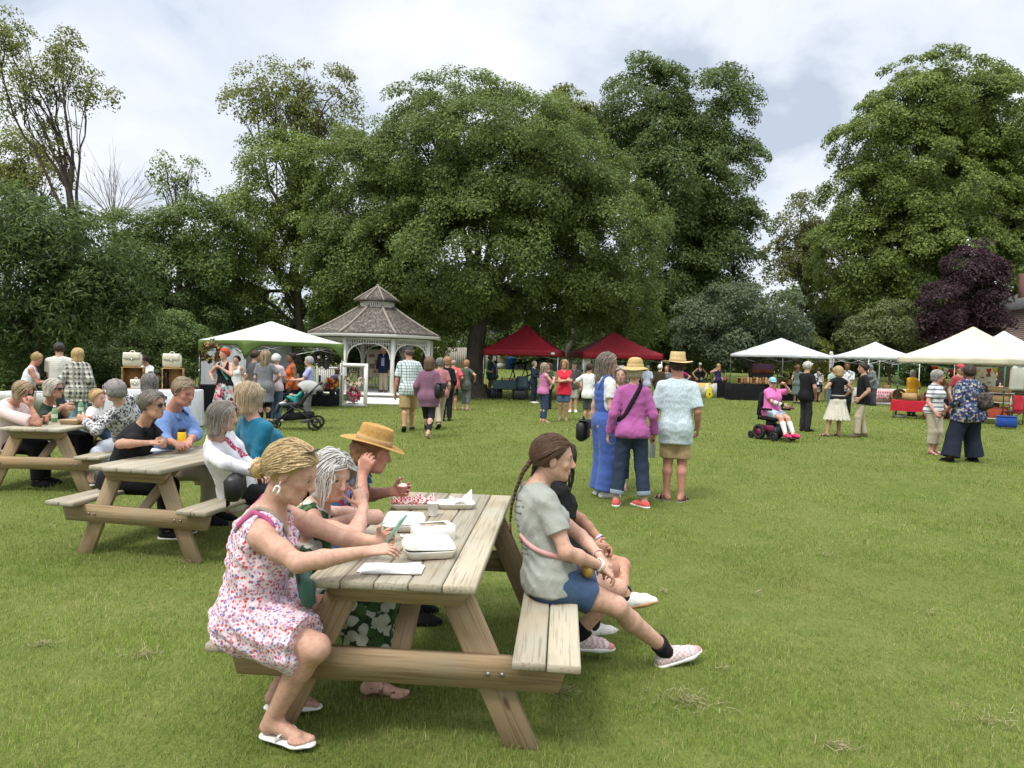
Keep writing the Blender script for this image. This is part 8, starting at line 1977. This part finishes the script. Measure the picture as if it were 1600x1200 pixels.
# ================================================================ powered wheelchair
def wheelchair():
    c = gp(1208, 687); yw = -157; root = empty('wheelchair', c, R_(yw), 'black and maroon powered wheelchair on the open lawn', 'wheelchair'); MAR = M((.16, .015, .05), .35, .1, spec=.5)
    for sx in (-1, 1):
        for y, r, w in ((-.16, .175, .045), (.30, .10, .035), (-.42, .085, .03)):
            wh = MB().lathe([(r * .6, -w), (r * .95, -w), (r, -w * .5), (r, w * .5), (r * .95, w), (r * .6, w), (r * .6, -w)], (sx * .27, y, r), 22, roty(math.pi / 2)).build('wheel', M((.02, .02, .02), .8), root, True)
            MB().lathe([(.001, -w * .8), (r * .6, -w * .6), (r * .6, w * .6), (.001, w * .8)], (sx * .27, y, r), 12, roty(math.pi / 2)).build('rim', MAR if r > .15 else DARKM, wh)
    MB().box((0, -.06, .22), (.40, .66, .18), None, .03).build('base', DARKM, root, True)
    for sx in (-1, 1): MB().box((sx * .205, .02, .27), (.03, .40, .14), None, .01).build('side_panel', MAR, root, True)
    MB().box((0, -.08, .38), (.16, .20, .16), None, .02).build('column', DARKM, root); MB().box((0, .0, .485), (.46, .48, .09), None, .03).build('seat', BLK, root, True); MB().box((0, -.27, .80), (.44, .09, .56), rotx(-.14), .035).build('backrest', BLK, root, True)
    for sx in (-1, 1):
        m = MB(); m.box((sx * .27, .02, .70), (.07, .36, .05), None, .015); m.bar((sx * .27, -.2, .44), (sx * .27, -.2, .68), .03, .03); m.build('armrest', BLK, root, True)
    m = MB(); m.box((.27 * -1, .24, .74), (.08, .10, .05), None, .01); m.tube([(-.27, .25, .75), (-.27, .26, .81)], .010, 6); m.ball((-.27, .26, .82), .018, 8); m.build('joystick', MAR, root, True)
    m = MB(); m.bar((0, .22, .42), (0, .44, .12), .06, .03); m.box((0, .50, .085), (.36, .24, .025), rotx(.1), .008); m.build('footrest', DARKM, root)
    Rw = rotz(R_(yw)); wp = lambda p: np.array([c[0], c[1], c[2]]) + Rw @ np.asarray(p, float)
    def ex(cc):
        ring = lambda t, m, k: ring_on(cc, 'wrist_brace', 1, t, .043, .012, m, k)
        ring(.25, WHT, 3); ring(.62, C_((.25, .25, .26)), 1); ring(.72, WHT, 2); ring(.95, BLK, 2)
    person('woman in a bright pink tee and pale blue cap sitting in the powered wheelchair', wp((0, -.02, 0)), yw, H=1.62, w=1.28, skin='pink', pel=('w', wp((0, -.06, .645))), neck=('w', wp((0, -.10, 1.16))), head=(-28, 8), rh=(.0, .26, .80), re=(1, -.3, -.3), lh=(-.12, .20, 1.26), le=(-1, .3, -.6), lcurl=.6, ra=(.10, .50, .20), la=(-.10, .52, .20), rpole=(0, .5, 1), lpole=(0, .5, 1), top=dict(mat=C_((.66, .16, .42)), sleeve=.75, neck='v', hem=-.10, loose=.02), bottom=dict(mat=C_((.42, .48, .60)), len=.36, name='shorts'), shoes=dict(mat=C_((.72, .03, .14)), sock=WHT, sockh=.72), hair=dict(style='bob', col=(.45, .40, .33), L=.05), hat=dict(kind='cap', col=(.24, .46, .56)), glasses=dict(kind='dark'), extra=ex)
wheelchair()
# ================================================================ stalls on the far side
KR = M((.42, .27, .13), .85, .15, 6); KD = M((.28, .17, .08), .85, .15, 6)
def carton_box(label, p, rz, size, mat=KR, group='cardboard boxes on the stalls'):
    root = empty('cardboard_box', p, rz, label, 'box', group); w, d, h = size; m = MB()
    for sx in (-1, 1): m.box((sx * w / 2, 0, h / 2), (.012, d, h)); m.box((0, sx * d / 2, h / 2), (w - .014, .012, h))
    m.box((0, 0, .006), (w - .03, d - .03, .012)); m.build('carton', mat, root)
    for sx in (-1, 1): o = MB().box((0, 0, 0), (.01, d, h * .4)).build('flap', mat, root, loc=(sx * (w / 2 + h * .16), 0, h + h * .06)); o.rotation_euler = (0, sx * 1.15, 0)
    return root
cloth_table('long black-clothed art stall table under the white square tent', P2(1172, 34.2), R_(8), (2.1, .75), .78, BCL)
cloth_table('second black-clothed table under the white square tent, nearer the wheelchair', P2(1250, 34.4), R_(-8), (1.6, .7), .78, BCL)
def canvas_art():
    p = P2(1192, 35.6); root = empty('art_display', p, R_(5), 'dark display panel with a long sunset painting under the white square tent', 'art display'); MB().box((0, 0, .95), (1.15, .03, 1.3)).build('panel', M((.05, .045, .045), .8), root); t = NT('painting'); cc = t.coord(); sep = t.n('ShaderNodeSeparateXYZ'); t.l(cc, 0, sep, 0); n = t.noise(t.coord((3, 1, 9)), 3.0, 4); ad = t.n('ShaderNodeMath', operation='MULTIPLY_ADD'); t.l(n, 'Fac', ad, 0); ad.inputs[1].default_value = .35; t.l(sep, 2, ad, 2); r = t.ramp(ad, 0, [(0, 0), (1, 1)]); mr = t.n('ShaderNodeMapRange'); t.l(ad, 0, mr, 0); mr.inputs[1].default_value = 1.40; mr.inputs[2].default_value = 1.95
    r = t.ramp(mr, 0, [(0, (.08, .03, .05)), (.25, (.40, .12, .06)), (.5, (.16, .05, .10)), (.8, (.12, .05, .14)), (1, (.22, .09, .13))]); MB().box((0, -.035, 1.52), (1.1, .03, .48)).build('canvas', t.pri(r, .5), root)
canvas_art()
for i, (u, y, w) in enumerate(((1163, 34.3, .62), (1182, 34.25, .5), (1205, 34.4, .45), (1222, 34.5, .6))): crate(['low wooden crate of prints at the corner pole of the art stall', 'low wooden crate of prints in front of the sunset painting', 'small wooden crate of prints behind the blue cap', 'low wooden crate of prints at the far end of the art stall'][i], P2(u, y, .79), R_(10 * i - 10), w, .35, .26)
cloth_table('black-clothed table with a painted panel leaning on its front', P2(1112, 36.0), R_(3), (1.75, .7), .78, BCL)
def painted_panel():
    p = P2(1104, 35.5); root = empty('painted_panel', p, R_(3), 'white and yellow abstract painted panel leaning against the black table', 'painting'); t = NT('abstract'); n = t.n('ShaderNodeTexVoronoi', Scale=3.2); t.l(t.coord((1, 1, 1)), 0, n, 'Vector'); s2 = t.n('ShaderNodeSeparateColor'); t.l(n, 'Color', s2, 0)
    r = t.ramp(s2, 0, [(0, (.62, .62, .58)), (.35, (.60, .40, .12)), (.5, (.40, .42, .42)), (.66, (.62, .62, .58)), (.86, (.10, .09, .09))], True); MB().box((0, .03, .37), (1.16, .03, .72), rotx(-.08)).build('panel', t.pri(r, .6), root)
painted_panel()
def yellow_figure():
    p = P2(1110, 35.3); root = empty('yellow_cutout', p, 0, 'bright yellow guitar-shaped cutout standing before the painted panel', 'cutout'); pr = [(.10, .0), (.17, .08), (.17, .2), (.12, .3), (.14, .4), (.10, .48), (.05, .52), (.05, .68), (.07, .74), (.001, .76)]
    MB().lathe(pr, n=16, sy=.25).build('cutout_body', M((.78, .66, .02), .5), root, True); MB().lathe([(.001, 0), (.045, 0), (.045, .01), (.001, .012)], (0, -.05, .2), 12, rotx(1.57)).build('sound_hole', BLACK, root)
yellow_figure()
for i, (u, c1) in enumerate(((1090, (.30, .12, .05)), (1097, (.10, .16, .14)), (1118, (.45, .20, .05)), (1128, (.40, .38, .35)), (1134, (.25, .08, .05)))):
    root = empty('pottery_pot', P2(u, 36.0, .785), 0, ['brown pot on the painted-panel stall table', 'dark green pot on the painted-panel stall table', 'orange pot on the stall by the blonde in lilac shorts', 'pale pot on the stall beside the black cloth corner', 'dark red pot at the end of the painted-panel stall'][i], 'pot', 'pots on the black stall table'); k = .8 + .1 * i
    MB().lathe(np.array([(.001, 0), (.06, 0), (.10, .08), (.09, .16), (.05, .20), (.06, .23), (.04, .22), (.001, .2)]) * k, n=12).build('pot_body', M(c1, .35), root, True)
# under the red tents
cloth_table('stall table under a teal-grey cloth beneath the first red tent', P2(800, 29.6), R_(4), (1.5, .7), .75, C_((.07, .13, .14)), drape=.45)
def lattice_rack():
    p = P2(828, 31); root = empty('display_rack', p, R_(-12), 'black lattice display rack tilted under the first red tent', 'display rack'); m = MB()
    for z in (0, 1): m.bar((-.9, 0, .65 + z * .75), (.75, .1, 1.25 + z * .45), .06, .06)
    for i in range(7): x = -.9 + 1.65 * i / 6; z0 = .65 + .6 * i / 6; m.bar((x, 0, z0), (x + .2 * (-1) ** i, .05, z0 + .75 - .05 * i), .04, .04)
    for x in (-.7, .6): m.bar((x, 0, 0), (x, 0, .9), .05, .05); m.bar((x, .5, 0), (x, 0, .9), .04, .04)
    m.build('frame', BLACK, root)
lattice_rack()
camp_chair('blue-grey folding chair beneath the first red tent', P2(822, 29.2), R_(150), C_((.10, .16, .20)))
for u, y, lb in ((776, 29.6, 'black storage tub beside the first red tent pole'), (812, 28.9, 'black storage tub beneath the teal stall table')):
    root = empty('storage_tub', P2(u, y), .2, lb, 'tub', 'storage tubs'); MB().box((0, 0, .2), (.5, .36, .38), None, .03).build('tub', DARKM, root, True); MB().box((0, 0, .405), (.54, .40, .03), None, .01).build('lid', BLACK, root, True)
def paper_sign():
    p = P2(914, 29.0); root = empty('paper_sign', p, R_(6), 'white paper sign on a thin post at the second red tent', 'sign'); MB().box((0, 0, .9), (.025, .025, 1.8)).build('post', METAL, root); MB().box((.05, -.02, 1.58), (.34, .012, .55), roty(.08)).build('sheet', PAPER, root)
paper_sign()
cloth_table('stall table under a dark cloth beneath the second red tent', P2(950, 31), R_(4), (2.2, .7), .76, C_((.03, .03, .035)))
# small white tent: banner, baskets
def banner():
    p = P2(1377, 33.0); root = empty('banner', p, R_(-6), 'pink paper banner with rows of red lettering on the front of the basket table', 'banner'); MB().box((0, .03, .42), (1.15, .02, .62), rotx(-.12)).build('sheet', C_((.66, .42, .44)), root)
    m = MB(); rg = random.Random(4)
    for r, z in enumerate((.60, .46, .32)):
        x = -.48
        while x < .46:
            w = rg.uniform(.04, .09); h = rg.uniform(.05, .08)
            if rg.random() > .18:
                for k in range(3): m.box((x + w * k / 3, .012 - (.02 if False else .0) - .035 + (.62 - z) * -.10 + .04, z + rg.uniform(-.01, .01)), (.013, .01, h))
                m.box((x + w * .33, .017 - (.62 - z) * .10, z + rg.choice((-.02, 0, .025))), (w * .7, .01, .012))
            x += w + .035
    m.build('lettering', C_((.45, .03, .06)), root)
banner()
cloth_table('white-clothed basket table under the small white tent', P2(1378, 33.8), R_(-6), (2.3, .7), .74, WCL)
def basket(label, p, r=.24, h=.3, mat=M((.20, .11, .05), .8, .35, 60, .3), tip=0):
    root = empty('basket', p, 0, label, 'basket', 'woven baskets'); Mx = rotx(tip)
    MB().lathe([(.001, .01), (r * .8, .01), (r, h * .7), (r * 1.02, h), (r * .95, h), (r * .9, h * .6), (r * .7, .03), (.001, .03)], (0, 0, r if tip else 0), 20, Mx).build('weave', mat, root, True)
    if not tip: a = np.linspace(0, math.pi, 11); MB().tube([(r * math.cos(t), 0, h + .22 * math.sin(t)) for t in a], .014, 6).build('handle', mat, root, True)
basket('large dark woven basket lying on its side by the pink banner', P2(1401, 32.6), .36, .42, tip=1.35)
basket('small tan basket with a tall handle on the basket table', P2(1386, 33.7, .745), .16, .18, M((.34, .22, .10), .8, .3, 60, .3))
basket('low brown basket on the basket table by the hooded jacket', P2(1370, 33.7, .745), .2, .16)
# cream tent
cloth_table('table under a bright red cloth at the near pole of the cream tent', P2(1426, 24.3), R_(-35), (1.15, .6), .62, RCL, drape=.62)
cloth_table('taller table under a red cloth behind the striped tee', P2(1478, 25.2), R_(-35), (1.2, .7), .88, RCL)
carton_box('open kraft box on the low red-clothed table', P2(1424, 24.2, .63), R_(-35), (.42, .30, .24))
carton_box('dark-mouthed box beside the open kraft box on the red cloth', P2(1434, 24.4, .63), R_(-35), (.28, .28, .24), KD)
def wire_shelf():
    p = P2(1552, 22.9); root = empty('wire_shelf', p, R_(-42), 'grey metal shelf table holding kraft boxes at the right pole of the cream tent'.replace(' right', ' far'), 'shelf'); m = MB()
    for x in (-.55, .55):
        for y in (-.25, .25): m.bar((x, y, 0), (x, y, 1.02), .022, .022)
    m.build('frame', METAL, root)
    for z in (.18, .70, 1.0): MB().box((0, 0, z), (1.16, .54, .025), None, .004).build('shelf', M((.50, .48, .44), .6), root)
    return p, R_(-42)
wp_, wr_ = wire_shelf(); Rq = rotz(wr_)
for i, (x, y, z, w, lb) in enumerate(((-.32, 0, .715, .46, 'kraft box on the middle shelf nearer the dark backpack'), (.27, 0, .715, .50, 'kraft box on the middle shelf by the green tent pole'), (-.34, .02, 1.015, .36, 'brown box on the top shelf behind the navy blouse'), (.22, .05, 1.015, .52, 'shallow kraft box on the top shelf by the tent pole'))): carton_box(lb, wp_ + Rq @ V3(x, y, z), wr_, (w, .42, .22 if z < .9 else .18), KR if i % 2 else KD)
root = empty('plastic_crate', wp_ + Rq @ V3(.2, .05, .195), wr_, 'orange-red plastic crate on the lowest shelf under the kraft boxes', 'crate'); MB().box((0, 0, .19), (.52, .38, .36), None, .02).build('crate_wall', M((.40, .07, .03), .5), root, True)
camp_chair('bright red folding chair beside the cream tent', P2(1583, 22.6), R_(200), C_((.50, .012, .03)), h=.42)
camp_chair('royal blue folding chair low by the cream tent pole', P2(1578, 21.2), R_(170), C_((.015, .06, .30)), h=.32) if False else None
root = empty('cool_bag', P2(1577, 21.0), R_(-20), 'royal blue cool bag standing by the cream tent pole', 'bag'); MB().box((0, 0, .19), (.50, .26, .30), None, .03).build('body', C_((.015, .06, .28)), root, True); MB().box((0, 0, .36), (.50, .26, .05), None, .02).build('lid', C_((.02, .05, .2)), root, True); MB().tube([(-.15, 0, .38), (-.12, 0, .5), (.12, 0, .5), (.15, 0, .38)], .014, 6).build('handle', BLK, root, True)
for u, y, lb in ((1411, 24.5, 'white sandbag weight at the near foot of the cream tent'), (1572, 21.8, 'white sandbag weight at the green pole by the blue bag')):
    root = empty('sandbag', P2(u, y), .3, lb, 'sandbag', 'tent weights'); MB().box((0, 0, .06), (.42, .22, .11), None, .05).build('sack', C_((.62, .60, .54)), root, True); MB().box((0, 0, .125), (.06, .2, .02), None, .008).build('tie', BLK, root, True)
def hanging_cloth():
    p = px(1590, 573, 22.2); X, Z = np.meshgrid(np.linspace(-.20, .20, 9), np.linspace(0, -.74, 12)); P = np.stack([X, .02 * np.sin(X * 20) + .02 * np.sin(Z * 6), Z + .02 * X], -1)
    root = empty('hanging_cloth', p, R_(-15), 'pale cream cloth hanging from the edge of the cream tent', 'cloth'); MB().grid(P).build('cloth_sheet', fabric((.66, .66, .60), .35), root, True, solid=.004); MB().bar((-.24, 0, .01), (.24, 0, .01), .02, .02).build('rod', METAL, root)
hanging_cloth()
def bunting():
    a, b = px(1455, 571, 25.4), px(1560, 574, 24.4); root = empty('bunting', a, 0, 'string of red, yellow and white triangular pennants inside the cream tent', 'bunting'); L = b - a; t = np.linspace(0, 1, 20)[:, None]; st = L * t - V3(0, 0, .12) * np.sin(np.pi * t)
    MB().tube(st, .006, 5).build('cord', WHITE, root)
    for i in range(11):
        k = (i + .5) / 11; p = L * k - V3(0, 0, .12 * math.sin(math.pi * k)); d = nrm(L) * .085
        MB().add([p - d, p + d, p + V3(0, -.02, -.26)], [[0, 1, 2]]).build('pennant', C_([(.50, .02, .04), (.66, .50, .05), (.66, .66, .62)][i % 3]), root, solid=.004)
bunting()
board('price_board', 'white poster board with small prints standing inside the cream tent', P2(1541, 25.2), R_(-20), .62, .80, 1.05, METAL, M((.62, .62, .60), .7), 'poster board', [(-.12, .66, .2, .03), (.08, .5, .14, .1), (-.1, .42, .12, .05), (.12, .25, .1, .05), (-.08, .2, .18, .02)])
root = empty('flag', P2(1295, 36), 0, 'small white feather flag on a thin pole by the white square tent', 'flag'); MB().tube([(0, 0, 0), (0, 0, 2.3), (.05, 0, 2.5)], .015, 6).build('pole', METAL, root, True); X, Z = np.meshgrid(np.linspace(0, 1, 5), np.linspace(1.4, 2.48, 12)); MB().grid(np.stack([.02 + X * .26 * np.sin((Z - 1.3) / 1.2 * 2.6), .03 * np.sin(Z * 7 + X * 3), Z], -1)).build('pennant', fabric((.7, .7, .7), .3), root, True, solid=.004)
person('person in dark navy bending low by the gazebo railing', gat(512, 23.6), -70, H=1.6, skin='pink', pel=(0, 0, .56), ra=(.1, .4, .085), la=(-.1, .4, .085), rpole=(0, .7, 1), lpole=(0, .7, 1), lean=38, rh=(.1, .5, .80), lh=(-.1, .5, .80), head=(0, 10), top=T_(C_((.03, .06, .12)), .6), bottom=Bt(NAVY), shoes=Sh(BLK), hair=Hr('bob', DKB))
camp_chair('dark folding chair under the bending person by the gazebo', gat(512, 23.6), R_(-70 + 180), NAVY)

def small_goods(name, label, cat, group, u0, u1, y, z, n, make, mats):
    rg = np.random.default_rng(int(u0)); base = None
    for i in range(n):
        p = P2(u0 + (u1 - u0) * (i + .5) / n, y + rg.normal(0, .10), z)
        if i < len(mats):
            o = empty(name, p, rg.random() * 6, label, cat, group); make(rg).build('body', mats[i], o, True); base = o if i == 0 else base; protos = [o] if i == 0 else protos + [o]
        else:
            o = copy_tree(protos[i % len(protos)]); o.location = p; o.rotation_euler = (0, 0, rg.random() * 6)
jar = lambda rg: MB().lathe(np.array([(.001, 0), (.045, 0), (.048, .02), (.048, .09), (.038, .11), (.040, .13), (.001, .132)]) * (.8 + .5 * rg.random()), n=12)
carv = lambda rg: MB().lathe(np.array([(.001, 0), (.07, 0), (.05, .06), (.075, .14), (.04, .22), (.05, .27), (.001, .31)]) * (.6 + .6 * rg.random()), n=10)
WDS = [M((.34, .19, .08), .6, .2), M((.22, .11, .05), .6, .2), M((.45, .28, .14), .6, .2)]
small_goods('wood_carving', 'small turned wooden piece on the black-clothed art stall', 'carving', 'turned wooden pieces on the art stall', 1158, 1215, 34.0, .79, 12, carv, WDS)
small_goods('wood_carving', 'small turned wooden piece on the second black table', 'carving', 'turned wooden pieces on the second table', 1232, 1268, 34.2, .79, 8, carv, WDS)
small_goods('jar', 'small jar on the teal-grey stall table', 'jar', 'jars on the teal-grey table', 783, 818, 29.5, .76, 9, jar, [M((.35, .05, .03), .2), M((.5, .3, .06), .2), M((.5, .5, .48), .3)])
small_goods('jar', 'small jar on the dark table under the second red tent', 'jar', 'jars on the dark table', 918, 985, 30.9, .77, 10, jar, [M((.35, .08, .03), .2), M((.45, .42, .3), .3)])
small_goods('jar', 'small jar on the taller red-clothed table', 'jar', 'jars on the red table', 1464, 1492, 25.1, .89, 8, jar, [M((.42, .20, .05), .2), M((.6, .58, .5), .3), M((.25, .05, .04), .2)])
small_goods('vase', 'small pale vase on the flower stall table in the green tent', 'vase', 'vases in the green tent', 405, 470, 21.7, .73, 7, carv, [M((.5, .48, .42), .4), M((.30, .33, .25), .4)])
